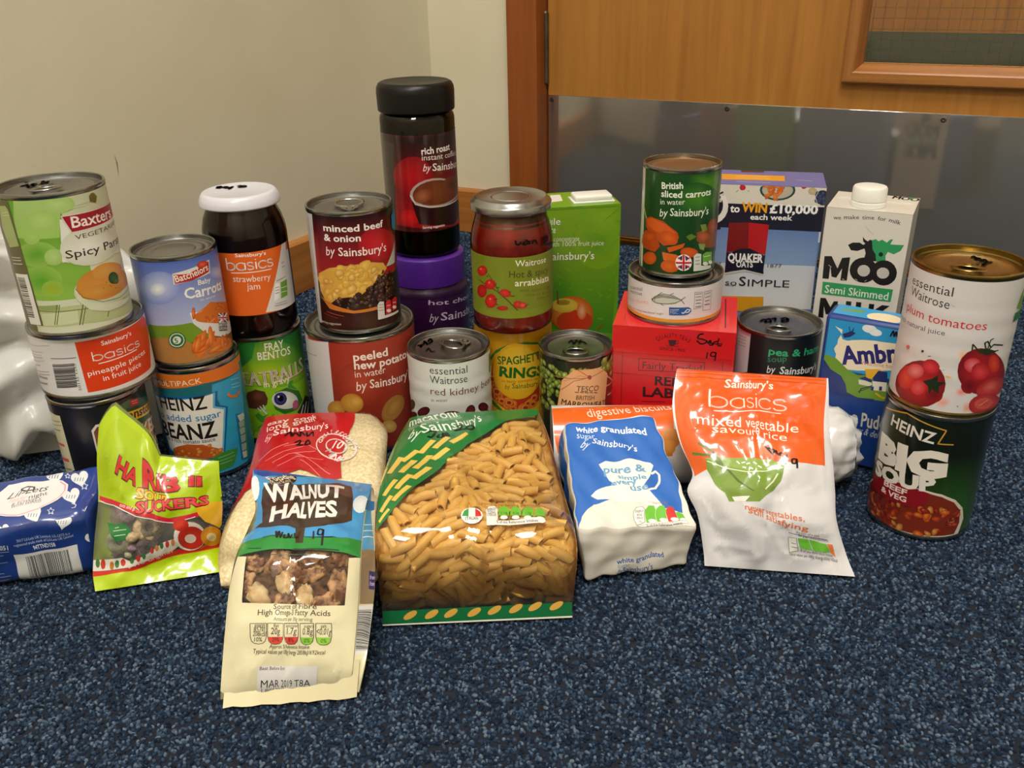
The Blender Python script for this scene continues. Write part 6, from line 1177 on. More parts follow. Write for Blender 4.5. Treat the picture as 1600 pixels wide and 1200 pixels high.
  ('S','3a3830',0.33,[58.7,44.2,59.1,36.5,59.8,33.1,61.1,31.4,62.9,30.9,64.6,31.3,65.8,32.9,66.2,36.4,65.7,44.4,58.7,44.2]),
  ('P','d83a34',[27,36.5,27.2,35.3,28.3,33.3,30,32.5,32.7,32.4,34.8,33.2,36.1,35.2,36.2,36.5]),
  ('P','d83a34',[38.3,36.4,38.7,35.2,40.4,33.1,42.9,32.3,46.4,32.2,48.5,33,49.5,35.1,49.6,36.4]),
  ('P','8ac83a',[51.6,36,51.8,34.7,52.8,32.7,54.1,31.8,56.1,31.7,57.2,32.5,57.8,34.6,57.9,35.9]),
  ('P','8ac83a',[59.4,35.9,59.6,34.5,60.5,32.2,61.9,31.3,63.8,31.2,65,32,65.7,34.4,65.8,35.7]),
  ('T','3a3830','-',2.12,'energy',[20,42.1,25.2,42.1]),
  ('T','3a3830','-',2.58,'857kJ',[19.6,39.6,25.1,39.5]),
  ('T','3a3830','-',2.62,'208kcal',[19.4,37,25.7,36.9]),
  ('T','3a3830','-',2.4,'10%',[20.2,34.1,24,34]),
  ('T','3a3830','-',1.87,'fat',[29.6,41.8,33,41.9]),
  ('T','3a3830','-',3.55,'20g',[28.3,38.1,33.9,38]),
  ('T','3a3830','-',1.92,'saturates',[38.6,41.9,49.8,41.9]),
  ('T','3a3830','-',3.64,'1.7g',[40.1,38,48.7,38]),
  ('T','3a3830','-',1.95,'sugars',[53.1,41.7,57.9,41.7]),
  ('T','3a3830','-',3.73,'0.8g',[52.4,37.7,57.6,37.7]),
  ('T','3a3830','-',2.01,'salt',[61,41.8,63.5,41.8]),
  ('T','3a3830','-',3.88,'<0.01g',[59.2,37.7,65.7,37.4]),
  ('T','5a1a1a','-',2.21,'29%',[29.1,34,33.6,33.9]),
  ('T','5a1a1a','-',2.27,'8%',[41.9,33.8,47,33.7]),
  ('T','2a5a1a','-',2.34,'0%',[53.5,33.1,56.5,33]),
  ('T','2a5a1a','-',2.43,'0%',[61.4,32.6,64,32.5]),
  ('T','4a4030','-',2.29,'Approx. % Reference Intake',[27.9,30.1,56.5,29.1]),
  ('T','4a4030','-',2.55,'Typical values per 100g Energy 2858kJ/692kcal',[19.9,27.4,63.7,25.1]),
  ('P','e6e4e2',[22.8,20.4,60.9,17.8,60.1,0.3,22.1,3.8]),
  ('T','5a2a2a','b1',2.01,'Best Before End:',[23.6,17.9,39.6,16.8]),
  ('T','2a2a2e','-',4.77,'MAR 2019 T8A',[24,7.2,57.4,5.1]),
  ('T','4a4a4e','-',3.26,'L8053242',[24.1,3.2,39.2,2.3]),
 ],
 'pasta': [
  ('P','157a3a',[1.8,47.9,0,90.2,0,139.4,0,160.7,0,190,90.7,187.6,133,190,127.1,180.9,98,165.3,82.4,152.4,59,136.2,45.4,119,36,98,27,83.4,19.8,67,10.8,53.8]),
  ('T','f4f8f0','b2',19.21,'macaroni',[11.2,167.9,47.4,181.5]),
  ('T','9fd0a8','-',9.64,'made with durum wheat',[14.1,159.2,51.7,178.2]),
  ('T','e8f4e8','i',12.27,'by',[16,146.8,24.9,146.4]),
  ('T','f0f8f0','b1',14.2,"Sainsbury's",[26.3,150.8,78.8,169.3]),
  ('H','141a14',1.79,[28.3,150.5,34.4,152.5,32.8,144.7,30.2,145.6]),
  ('H','141a14',1.89,[37.3,149.3,36.5,144.7,39.6,145.2,39.1,151,40.1,144.7]),
  ('H','141a14',2.01,[41.4,144.9,41.2,152.1,44,146.5]),
  ('H','141a14',2.33,[47.7,160.9,53.1,162.9,51.5,157.2,47.3,155.3,57.9,157]),
  ('H','141a14',2.38,[62.8,162.9,57.8,158.4,64.4,157,68.6,161,63.4,163]),
  ('S','e8c860',4.74,[45.6,137.4,59.5,151]),
  ('S','e8c860',4.02,[35.8,130,43.2,145.2]),
  ('S','e8c860',4,[27.7,126.8,34.4,140.6]),
  ('S','e8c860',4.34,[16.5,118.7,25.5,130.8]),
  ('S','e8c860',3.93,[35.1,116.8,44.1,129.3]),
  ('S','e8c860',4.19,[25.8,106.3,33.5,122.7]),
  ('S','e8c860',4.61,[17.2,101.1,24.7,119]),
  ('S','e8c860',5.36,[7.2,102.2,14.9,124.4]),
  ('S','e8c860',4.08,[25.3,92.4,33.5,106.8]),
  ('S','e8c860',3.79,[15.8,80.1,23.5,97.9]),
  ('S','e8c860',3.9,[6.3,74.1,14.7,91]),
  ('S','e8c860',2.93,[0,89.5,2.9,112.5]),
  ('S','e8c860',3.52,[14.5,67.1,23.7,83.6]),
  ('S','e8c860',3.35,[4.9,59.3,12.9,72.5]),
  ('S','e8c860',2.36,[4,52.1,12,60.5]),
  ('E','f4f4f0','f4f4f0',[60.8,55,72.1,55.6,70.8,53,67.6,51.4,63,50.6,58.4,50.4,54.7,51.3,52.6,53.2,51.8,55.5,52.6,57.8,54.9,60,58.7,61.4,63.7,62,68.3,61,71.2,58.5]),
  ('P','2a9a4a',[52.7,55.2,54.2,58.6,58,60.9,57.8,54.5]),
  ('P','d83030',[64.7,61.6,69.5,58.9,70.9,55.2,64.3,54.7]),
  ('T','3a3a34','b2',2.15,'ITALIAN',[55.3,52,67.3,52.6]),
  ('P','f0f0ec',[75.5,61.1,78.2,64.4,82.5,65.5,84.4,62.6,83.8,53.8,75.2,50.4]),
  ('P','f0f0ec',[75.2,52.2,108.4,57.1,109,55.1,107.5,53.2,75.5,50.1]),
  ('P','6fbe3a',[85,62.8,86.7,65.9,90,66.5,91.2,63.5,90.9,58.4,84.7,57.2]),
  ('P','6fbe3a',[91.8,63.5,93.2,66,96.1,66.5,97.4,63.4,97,58.1,91.5,58.4]),
  ('P','6fbe3a',[97.9,62.7,99.3,65.5,102,65.3,103.2,61.9,102.6,57,97.6,57.7]),
  ('P','6fbe3a',[103.7,61.2,105.2,64.4,108.1,65.8,109.3,63.2,108.9,58.8,103.4,56.9]),
  ('E','f4f4f0','f4f4f0',[87.8,56.4,90.2,56.7,89.4,55.6,87.7,54.9,86.1,55,85.4,55.9,86.2,57.1,87.9,58.1,89.6,57.9]),
  ('E','f4f4f0','f4f4f0',[94.2,56.8,96.1,56.6,95.5,55.7,94.1,55.4,92.6,55.7,92.1,56.7,92.8,58,94.3,58.5,95.6,57.9]),
  ('E','f4f4f0','f4f4f0',[100,56.1,101.9,56,101.3,55.1,99.9,54.8,98.6,55.4,98.1,56.4,98.7,57.3,100.1,57.5,101.4,56.8]),
  ('E','f4f4f0','f4f4f0',[105.7,55.8,108,56.6,107.3,55.4,105.6,54.4,104.3,54.8,103.7,55.7,104.4,56.6,105.9,57.3,107.5,57.5]),
  ('T','4a4a40','b1',2.13,'ENERGY',[76.7,60.3,83.7,62.2]),
  ('T','4a4a40','-',2.43,'720kJ',[77,57.4,82.8,58.8]),
  ('T','4a4a40','-',2.12,'170kcal',[76.5,55.4,83.1,56.6]),
  ('T','4a4a40','-',2.44,'1.1g',[86.7,58.8,90.3,59.9]),
  ('T','4a4a40','-',2.27,'0.2g',[93.1,59.5,96.1,59.7]),
  ('T','4a4a40','-',2.09,'1.0g',[99,58.5,101.9,58.3]),
  ('T','5a5a50','b1',1.65,'% of the Reference Intakes',[83,51.7,104.9,53.7]),
  ('T','6a4a1a','-',1.22,'Typical values per 100g Energy 676kJ/160kcal',[75.5,48.6,109,51.6]),
  ('T','6a4a1a','-',2.6,'Per 200g serving',[87.2,68.7,100.6,71.2]),
  ('T','6a4a1a','-',2.27,'prepared as per boiling instructions',[71.2,64.9,109.9,67.2]),
 ],
 'pasta_flap': [
  ('P','0f6a3a',[0,11.2,132.4,12.4,132.4,0.3,0.5,0]),
  ('P','e8e8dc',[0,1.1,132.4,1.4,132.7,0,0.2,0]),
  ('E','d8a84a','d8a84a',[19.4,7.3,24.1,10,24.1,8.8,23.2,7.3,21.5,5.8,19.5,4.6,17.4,3.9,15.7,3.9,14.8,4.6,14.7,5.8,15.7,7.3,17.3,8.8,19.4,10,21.5,10.7,23.2,10.7]),
  ('E','d8a84a','d8a84a',[34.3,7.5,38.9,10.2,39,9,38,7.5,36.4,5.9,34.3,4.7,32.2,4,30.5,4,29.6,4.7,29.6,5.9,30.5,7.5,32.1,9,34.2,10.2,36.3,10.9,38,10.9]),
  ('E','d8a84a','d8a84a',[47.7,7.7,52.4,10.4,52.4,9.2,51.5,7.7,49.8,6.1,47.7,4.8,45.6,4.2,44,4.2,43,4.9,43,6.2,43.9,7.7,45.6,9.2,47.6,10.4,49.7,11.1,51.4,11.1]),
  ('E','d8a84a','d8a84a',[64,7.7,68.6,10.5,68.7,9.3,67.8,7.7,66.1,6.1,64,4.8,61.9,4.2,60.2,4.2,59.3,4.9,59.3,6.2,60.2,7.7,61.8,9.3,63.9,10.5,66,11.2,67.7,11.2]),
  ('E','d8a84a','d8a84a',[78.1,8.6,82.8,11.5,82.8,10.2,81.9,8.6,80.3,7,78.2,5.8,76.1,5.1,74.4,5.1,73.5,5.8,73.4,7.1,74.3,8.7,76,10.2,78.1,11.5,80.2,12.2,81.9,12.2]),
  ('E','d8a84a','d8a84a',[93,9.2,97.7,12,97.7,10.8,96.8,9.2,95.2,7.6,93.1,6.3,91,5.6,89.3,5.6,88.3,6.4,88.3,7.6,89.2,9.2,90.9,10.8,93,12.1,95.1,12.8,96.8,12.8]),
  ('E','d8a84a','d8a84a',[106.5,10.1,111.2,13,111.2,11.7,110.3,10.1,108.7,8.5,106.6,7.3,104.5,6.6,102.8,6.6,101.8,7.3,101.8,8.6,102.7,10.2,104.4,11.8,106.5,13,108.6,13.7,110.2,13.7]),
  ('E','d8a84a','d8a84a',[121.4,10.1,126.1,12.9,126.1,11.6,125.2,10,123.6,8.4,121.5,7.2,119.4,6.5,117.7,6.5,116.8,7.2,116.7,8.5,117.6,10.1,119.3,11.7,121.4,12.9,123.5,13.6,125.2,13.6]),
 ],
 'sugar': [
  ('B','e8e4dc'),
  ('P','2a6ac4',[0,109.2,87.5,107,90,56.9,83.3,11.1,69.1,16,63.6,32.9,32.3,25.5,16,23.4,5.6,12.1,0,0,0,43.7,0,84.5]),
  ('T','f4f8fc','b3',6.4,'white granulated',[10.4,97.9,76.7,89.7]),
  ('T','d0e0f4','-',6.44,'sugar',[10.2,90.8,27,88.2]),
  ('T','e4eef8','i',6.97,'by',[13.1,81.8,20.7,78.4]),
  ('T','f4f8fc','b1',5.84,"Sainsbury's",[23.4,82.8,63.2,72.2]),
  ('P','f4f2ec',[25.2,61.7,31.7,65.2,46.9,64.7,62.4,63.4,70.7,59.4,72.5,56.7,66.5,47.4,59,38.2,60.7,33.4,69.1,16,63.7,16.2,46.7,26.4,35.9,39.2,31.1,45.6,29.7,54.5]),
  ('P','f4f2ec',[14.9,31.6,20.1,35.6,27.8,39.6,37.5,41.3,61.8,37.6,65.6,25.1,38.1,22.9,28.3,25.3,19.3,28]),
  ('S','f4f2ec',1.76,[68,49.2,72.6,51.6,74.5,48.6,72,41.8,68.5,35.4,62.5,34.1,60.2,36.4]),
  ('T','6fa4cc','b4',7.32,'pure &',[29,53,65.3,51.2]),
  ('T','6fa4cc','b4',4.2,'simple',[39.6,46.6,62.6,44]),
  ('T','6fa4cc','b4',5.04,'every',[32,39.7,54.6,41.3]),
  ('T','6fa4cc','b4',5.71,'use',[47.2,35.6,62.7,34.7]),
  ('T','8a7040','-',2.28,'1 Teaspoon (5g)',[58.1,23,72.2,19.2]),
  ('P','f6f6f2',[44.8,15.4,47.5,19.1,52.2,19.1,53.8,16.1,51.9,5,44.4,1.8,43.6,7.1]),
  ('S','8a8a88',0.46,[44.8,15.4,47.5,19.1,52.2,19.1,53.8,16.1,51.9,5,44.4,1.8,43.6,7.1,44.8,15.4]),
  ('P','6fc03a',[54.1,16.1,57.2,20.5,61.4,20.5,62.6,16.5,60.5,4.6,52.8,3.7]),
  ('P','6fc03a',[63,17.2,66,19.5,69.2,18.3,70.7,14.1,68.9,5.2,61,4.7]),
  ('P','d83a34',[70.7,14.1,72.7,16.7,76.2,16,77.7,12.2,76.9,4.3,69.4,4.5]),
  ('P','6fc03a',[77.9,11.4,80.3,12.1,83,10.3,82.9,5.4,77,3.6]),
  ('E','f4f4f0','f4f4f0',[57.4,5.2,60.4,5,59.7,4.1,58.6,3.6,57.3,3.3,56,3.6,55,4.1,54.5,4.9,54.5,5.6,55.1,6.3,56.2,6.8,57.6,7,59,7,60,6.5,60.5,5.8]),
  ('E','f4f4f0','f4f4f0',[66.2,6.2,69,5.6,68.4,5,67.3,4.7,66,4.5,64.7,4.8,63.7,5.2,63.3,6,63.4,6.8,64.1,7.5,65.1,8,66.4,7.9,67.7,7.6,68.6,7,69.1,6.3]),
  ('E','f4f4f0','f4f4f0',[74.4,5.7,77.2,5.2,76.5,4.6,75.4,4.2,74.1,4.2,72.9,4.5,72,5,71.5,5.7,71.6,6.3,72.2,6.8,73.3,7.1,74.6,7.1,75.9,6.9,76.9,6.5,77.3,5.9]),
  ('E','f4f4f0','f4f4f0',[80.3,5.4,82.6,5.4,81.3,4.4,79.4,3.9,78.1,4.4,78.1,5.5,79.4,6.5,81.3,6.9,82.7,6.5]),
  ('T','4a4a48','b1',2.23,'ENERGY',[46,14.1,52.9,13.7]),
  ('T','4a4a48','-',2.17,'85kJ',[47,10.8,50.9,10.7]),
  ('T','4a4a48','-',2.14,'20kcal',[46,8,51.2,7.9]),
  ('T','4a4a48','-',2.2,'1%',[47.3,4.2,49.3,4.4]),
  ('P','f6f6f2',[44.3,1.4,82.4,4.7,83.4,2.5,47.1,0]),
  ('S','9a9a98',0.3,[44.3,1.4,82.4,4.7,83.4,2.5,47.1,0,44.3,1.4]),
  ('T','5a5a58','b1',2.49,'% of the Reference Intakes',[52.1,0,78.7,1.3]),
  ('T','4a4a48','b1',0.3,'Typical values per 100g: Energy 1700kJ/400kcal',[44.7,0,85.7,0]),
 ],
 'sugar_end': [
  ('B','dcd8d0'),
  ('T','2a5aa8','b3',4.73,'white granulated',[28.4,12.6,67.5,17.8]),
  ('T','5a84bc','-',3.95,'sugar',[28.9,9.3,38.3,8.7]),
  ('T','3a66b0','i',6.58,'by',[28.3,2.7,32.9,1.5]),
  ('T','2a5aa8','b2',6.54,"Sainsbury's",[34.1,1.5,57.3,4.3]),
 ],
 'sugar_side': [
  ('B','d8d4cc'),
  ('P','2a6ac4',[34.5,106.6,45.9,110,15.3,28.7,5.5,36.9,4.3,79.4,19.7,105.8]),
  ('T','d0e0f4','b2',0.9,'white granulated',[30.2,102.6,40.2,35]),
 ],
 'pouch': [
  ('B','dcdce2'),
  ('P','e8601e',[0,165,110.3,165,101.4,79.9,90.8,80.7,76.9,81.8,36.9,84.7,13.6,79.7,2.6,75.7,0,85.4,0,108.1,0.9,131.1]),
  ('P','e65a1a',[22.8,155.2,89.3,159.4,101.5,126.8,95.9,102.1,59.5,97.8,22.5,116.6]),
  ('E','ea6c26','e8601e',[57,91.8,85.1,91.1,83.6,88.6,80.1,86.4,74.7,84.8,66.5,84.1,53.6,84.2,42,84.7,35.2,86.3,31,88.6,28.6,90.9,28.3,93.2,29.8,95.2,33.1,96.7,38.5,98,47,99.1,60.1,99.3,70.5,98.7,77.2,97.7,81.7,95.8,84.4,93.6]),
  ('P','f0f0f4',[0,165,0,165,2.6,131,1.3,107.7,0,82.2,0,86.6,0,108.9,0,131.2]),
  ('S','c03a10',0.7,[0,161.2,108.1,162.2]),
  ('S','c03a10',0.7,[0,157.7,108.9,158.1]),
  ('S','c03a10',0.74,[0.3,163.9,108.4,165]),
  ('T','fdf0ea','b2',7.66,"Sainsbury's",[34.2,150.5,74.2,148.6]),
  ('K','fdf0ea',1.15,17.32,'basics',[25.7,129.3,81.7,129.3]),
  ('S','fdf0ea',0.84,[28.4,125.9,78.7,126.2]),
  ('T','fdf0ea','-',9.38,'mixed vegetable',[18.2,114.6,86.1,106.3]),
  ('T','fdf0ea','-',6.77,'savoury rice',[25.6,108,79,99]),
  ('P','7a9a3a',[15.5,88,25.3,82.2,37.9,77.1,56.1,76.9,73.9,79.1,71.4,68.7,65.1,60.9,47.8,52.4,27.8,52.5,27.2,59.4,22.1,66.6,14.3,79.6]),
  ('P','8fae50',[15.5,88,26.6,87.6,44.2,85.9,66.2,83.7,73.9,79.1,56,76.6,37.9,76.8,25.3,82.2]),
  ('S','5a7a28',1.68,[15.4,99.5,22.5,91.9,25.1,81.5]),
  ('S','5a7a28',1.88,[7.7,92.8,19.4,89.8,24,81.6]),
  ('S','4a6a20',1.29,[25.1,81.5,34.2,69.1,44.5,60.5]),
  ('S','dfe8c8',0.76,[16,85.8,26,80,37.9,75.7,56,75.8,73,78]),
  ('S','dfe8c8',1.38,[56.6,62.3,64.6,68.5,68.8,73.9]),
  ('P','f4f4f0',[30.2,56,41,56.4,36.9,52.4,30.9,52.5]),
  ('S','f8f8f4',0.92,[33.4,84.4,34.5,82]),
  ('S','f8f8f4',0.94,[35.8,82.6,38.3,83]),
  ('S','f8f8f4',0.99,[38.6,81.4,41.4,82]),
  ('S','f8f8f4',0.97,[40.7,78.3,42.9,77.6]),
  ('S','f8f8f4',1.12,[44,82.7,46.9,81.1]),
  ('S','f8f8f4',0.9,[35.8,79.5,38,78.5]),
  ('S','f8f8f4',1.2,[47.5,79.6,51.6,78.3]),
  ('S','f8f8f4',1.34,[56.6,79.7,61.4,80.3]),
  ('T','e0703a','b1',3.46,'never vegetables,',[35.6,47.5,83.8,41.3]),
  ('T','e0703a','b1',3.77,'still satisfying',[37.1,45.6,85,34.6]),
  ('H','1c1418',1.43,[61.7,95.4,67.4,88.2,63.8,93,68.4,91.9,70.7,88.9]),
  ('H','1c1418',1.41,[67.8,89.7,70.4,90.9,70.5,88.1]),
  ('H','1c1418',1.3,[74.2,89.6,71.6,88.1,73.3,87.3]),
  ('H','1c1418',1.22,[77.1,87.9,74.9,80.4]),
  ('H','1c1418',1.17,[81.8,83.9,79.5,83.9,79.1,81,81.2,80.9,82,83.9,81.6,77.2]),
  ('S','5a5a5a',0.43,[72.8,33.4,96.2,27]),
  ('T','5a5a58','-',2.11,'Portion of a pack',[77.6,32.7,91.2,29.6]),
  ('T','5a5a58','-',2.26,'as per instructions',[78.5,30.8,96.5,25.3]),
  ('P','f2f2ee',[72.1,29.5,77,29.3,76.6,18.2,70.4,16.2]),
  ('S','8a8a88',0.41,[72.1,29.5,77,29.3,76.6,18.2,70.4,16.2,72.1,29.5]),
  ('P','6fc03a',[78,29.3,83.8,28.1,85.1,18.3,78.2,20.9]),
  ('P','6fc03a',[84.4,28.1,89.9,25.5,90.6,16.4,85.7,18.2]),
  ('P','6fc03a',[89.9,25.1,95.1,23.2,96,16.2,91,16.4]),
  ('P','e8803a',[95.5,23.7,99.5,22.9,99.3,12.4,96.4,16.2]),
  ('S','5a5a58',0.45,[73.4,24.7,76.3,24.3]),
  ('S','5a5a58',0.46,[72.8,21.4,76.4,20.9]),
  ('T','5a5a58','-',2.75,'% of the Reference Intakes',[77.7,17.3,97.1,12.3]),
  ('T','5a5a58','-',2.6,'Typical values per 100g: Energy 600kJ/142kcal',[69.5,14.1,99.4,8.7]),
 ],
 'digestive': [
  ('B','e4e2e2'),
  ('P','e8641a',[0,159.7,105,172.7,99.4,112.1,72.3,109.8,22.2,106.6,3.5,114.2,0,131.4]),
  ('T','fbe8dc','-',11.24,'digestive biscuits',[30.2,146.6,103.5,157.5]),
  ('E','c8761e','d88a2a',[92.3,120,102.2,120,101.7,117.4,100.3,115,98.1,113,95.4,111.8,92.3,111.3,89.2,111.7,86.4,113,84.2,114.9,82.8,117.3,82.3,120,82.9,122.6,84.4,124.9,86.7,126.8,89.6,128,92.7,128.5,95.7,128,98.4,126.8,100.5,124.9,101.8,122.6]),
  ('E','c8761e','d88a2a',[98.3,127,106.8,127,105.8,123.4,103.3,120.4,99.8,118.8,96,118.8,92.7,120.4,90.4,123.3,89.7,127,90.8,130.8,93.5,133.9,97.1,135.6,100.9,135.6,104.1,133.9,106.2,130.8]),
  ('E','e0983a','d88a2a',[96.6,120,102.2,120,101.6,117.5,100.1,115.5,97.8,114.4,95.2,114.4,93,115.5,91.4,117.5,90.9,120,91.5,122.4,93.2,124.4,95.5,125.5,98,125.5,100.3,124.4,101.7,122.4]),
  ('P','e4e2e2',[0,160.5,0,159.7,0.8,122.8,0,122.8]),
  ('S','3a3a3a',0.01,[177.6,71.4,177.6,71.4]),
  ('E','e07a4a','e07a4a',[239.4,172.7,239.4,172.7,239.4,172.7,239.4,172.7,238.7,172.7,238.7,172.7,238.7,172.7,238.7,172.7,239.4,172.7]),
 ],
 'baxters_lid': [
  ('H','2a2a26',2.5,[13.4,50.8,16.3,54.1,18.9,44.7,17.4,61.3,19,65.2]),
  ('H','2a2a26',2.2,[19.5,49.5,22,55.7,21.2,45.8,24,57.1]),
  ('H','2a2a26',2.19,[24.6,48.8,27.6,52.1,29,62,30.5,52.9,32.7,59.6]),
  ('H','2a2a26',1.86,[31.7,46.9,35.7,49.6]),
 ],
 'jam_lid': [
  ('H','1a1a1e',2.39,[12.6,43,13.9,50.2,15,43.1,15.9,51.1,17.3,43.2]),
  ('H','1a1a1e',2.39,[18.5,42.7,19.8,47.8,21.6,46,20.8,40.7,19.1,42.5]),
  ('H','1a1a1e',2.36,[22.1,45.7,23.2,40.8,26.3,45.1,24.4,39.2,22.5,35.6]),
  ('H','1a1a1e',2.39,[30.5,45.1,33,46.9,33.7,43.2,31.5,39.6,34.7,39.4]),
  ('H','1a1a1e',2.37,[35.3,44.8,34,40.9,36.3,38.8,37.6,42.7,35.3,45.9]),
  ('E','5a5a5a','5a5a5a',[49.1,-4,49.7,-4,49.4,-4,49,-4,48.6,-4,48.5,-4,48.7,-4,49.1,-4,49.5,-4]),
 ],
 'kid_lid': [
  ('H','141214',2.06,[3.2,38.7,6,39.8,7.2,35.2,8.4,42.4]),
  ('H','141214',2.09,[8.9,39.4,10.7,46.6,13,40.3,9.5,49.8]),
  ('H','141214',2.11,[13.6,46.2,15.4,53.5,17.1,47.2,14.2,41.7]),
  ('H','141214',1.42,[11.8,25.9,14.1,31.4,16.4,23.9,19.8,24.8]),
 ],
 'pea_lid': [
  ('H','1a1c1c',2.35,[15.2,35.3,18.4,41.9,20.9,34.8,18.1,36.8]),
  ('H','1a1c1c',2.36,[20.5,41.3,23.1,44.3,24.6,35.8,22.1,37]),
  ('H','1a1c1c',2.35,[24.7,43.5,28.4,47.2,28.1,38.6]),
  ('H','1a1c1c',2.35,[33.2,45.7,37,50.6,39.2,47.2,35.3,43.5,34.7,39.5,39.3,42.2,39.8,49.3]),
 ],
 'plum_lid': [
  ('H','1c180c',2.16,[32.9,51.9,34.8,54.6,36.6,47.8,37.9,52.1,40.1,45.5,41.9,50.1,44.1,43.5,46.9,46.6]),
  ('H','1c180c',2.12,[38.3,42.8,37.2,34.9]),
  ('H','1c180c',2.11,[39.8,42.4,43.2,42.4,41,36.6,43.4,35.8]),
 ],
 'marr_lid': [
  ('H','141a14',1.74,[21,38,23.9,43.1,25.9,35.6,28.8,45.7]),
  ('H','141a14',1.74,[25.8,43.1,29.7,40.7,32.7,44.5]),
  ('H','141a14',1.72,[29.8,35.7,33.7,40.7,37.5,34.6]),
 ],
 'arr_glass': [
  ('H','1a0c08',1.52,[3.3,88.4,3.9,85.2,6.4,84.4,8.3,87]),
  ('H','1a0c08',1.56,[11.6,86.5,9.6,84.7,12.2,83.8,14.9,86,12.9,87.8,15.5,84,16.3,87.1]),
  ('H','1a0c08',1.63,[18.4,83.6,19.1,86,22.1,86.1,23.6,82.6]),
  ('H','1a0c08',2.1,[30.5,84.4,35.7,86.4,38.1,83.8,31.4,80.9,52,76.5]),
 ],
 'gusset': [
  ('P','4a9ac8',[3.3,180,6.7,180,19,108,1.2,109.2]),
  ('P','2a78b0',[0,163.2,19.1,160.7,18.6,149.4,0,151.7]),
  ('S','e8f0f4',0.73,[1.5,134.9,17.3,132.2]),
  ('S','e8f0f4',0.73,[1.5,128.3,17.4,125.4]),
  ('S','e8f0f4',0.81,[1.7,121.5,17.5,119.1]),
  ('P','8a7458',[1.2,109.2,20,107.7,20,69.5,2,70.9]),
  ('P','2a1a5a',[12,93.4,20,91.5,19.6,78.7,12.1,81.1]),
  ('T','c8b8e8','b1',2.95,'free',[12.8,87.6,19.3,86.2]),
  ('T','c8b8e8','b1',3.02,'from',[12.8,83.3,19,81.7]),
  ('P','e4e4e2',[0.9,69.4,20,68.8,20,31.3,1.3,35.2]),
  ('C','3a3a40',20,[1.3,66.2,18.8,65.5,20,33.4,2.1,37.6]),
  ('P','e4dcb8',[1.3,35.2,20,31.3,20,11.1,0,0]),
 ],
 'moo_back': [
  ('B','d8d4cc'),
  ('T','1c1a1a','b9',24,'MOO',[12,120,62,120]),
  ('T','1c1a1a','b9',24,'MILK',[12,85,62,85]),
  ('T','2f9a5f','b1',24,'Semi Skimmed',[14,104,60,104]),
  ('E','1c1a1a','1c1a1a',[36,150,44,150,43.2,153.5,41,156.3,37.8,157.8,34.2,157.8,31,156.3,28.8,153.5,28,150,28.8,146.5,31,143.8,34.2,142.2,37.8,142.2,41,143.7,43.2,146.5]),
  ('S','4a4844',1.2,[14,70,60,70]),
  ('S','4a4844',1.2,[14,64,60,64]),
  ('S','4a4844',1.2,[14,58,50,58]),
 ],
}
# ---------------------------------------------------------------- helpers
def lin(h):
    c = [int(h[i:i+2], 16)/255 for i in (0, 2, 4)]
    return tuple(x/12.92 if x <= .04045 else ((x+.055)/1.055)**2.4 for x in c)

def nmat(name):
    m = bpy.data.materials.new(name); m.use_nodes = True; nt = m.node_tree
    return m, nt, nt.nodes['Principled BSDF'], nt.nodes.new, nt.links.new

def setp(b, rough=.5, metal=0, coat=0, spec=.5, color=None, coat_rough=.05):
    b.inputs['Roughness'].default_value = rough; b.inputs['Metallic'].default_value = metal
    b.inputs['Coat Weight'].default_value = coat; b.inputs['Coat Roughness'].default_value = coat_rough
    b.inputs['Specular IOR Level'].default_value = spec
    if color: b.inputs['Base Color'].default_value = (*color, 1)

def bump(nt, b, scale, strength, dist=.001, detail=3, vec=None, sc3=None):
    n = nt.nodes.new('ShaderNodeTexNoise'); n.inputs['Scale'].default_value = scale; n.inputs['Detail'].default_value = detail
    t = nt.nodes.new('ShaderNodeTexCoord'); mp = nt.nodes.new('ShaderNodeMapping')
    if sc3: mp.inputs['Scale'].default_value = sc3
    nt.links.new(t.outputs['Object'], mp.inputs[0]); nt.links.new(mp.outputs[0], n.inputs['Vector'])
    bp = nt.nodes.new('ShaderNodeBump'); bp.inputs['Strength'].default_value = strength; bp.inputs['Distance'].default_value = dist
    nt.links.new(n.outputs[0], bp.inputs['Height']); nt.links.new(bp.outputs[0], b.inputs['Normal'])
    return n, mp

def plain(name, hexc, rough=.5, metal=0, coat=0, spec=.5, bs=None):
    m, nt, b, new, link = nmat(name); setp(b, rough, metal, coat, spec, lin(hexc))
    n = new('ShaderNodeTexNoise'); n.inputs['Scale'].default_value = 60; n.inputs['Detail'].default_value = 4
    t = new('ShaderNodeTexCoord'); link(t.outputs['Object'], n.inputs['Vector'])
    mr = new('ShaderNodeMapRange'); mr.inputs[3].default_value = max(rough-.05, .02); mr.inputs[4].default_value = rough+.07
    link(n.outputs[0], mr.inputs[0]); link(mr.outputs[0], b.inputs['Roughness'])
    if bs: bump(nt, b, *bs)
    return m

def printed(name, rough=.45, coat=0, spec=.5, bs=None, coat_rough=.05):
    m, nt, b, new, link = nmat(name); setp(b, rough, 0, coat, spec, None, coat_rough)
    a = new('ShaderNodeAttribute'); a.attribute_name = 'Col'; link(a.outputs['Color'], b.inputs['Base Color'])
    if bs: bump(nt, b, *bs)
    return m

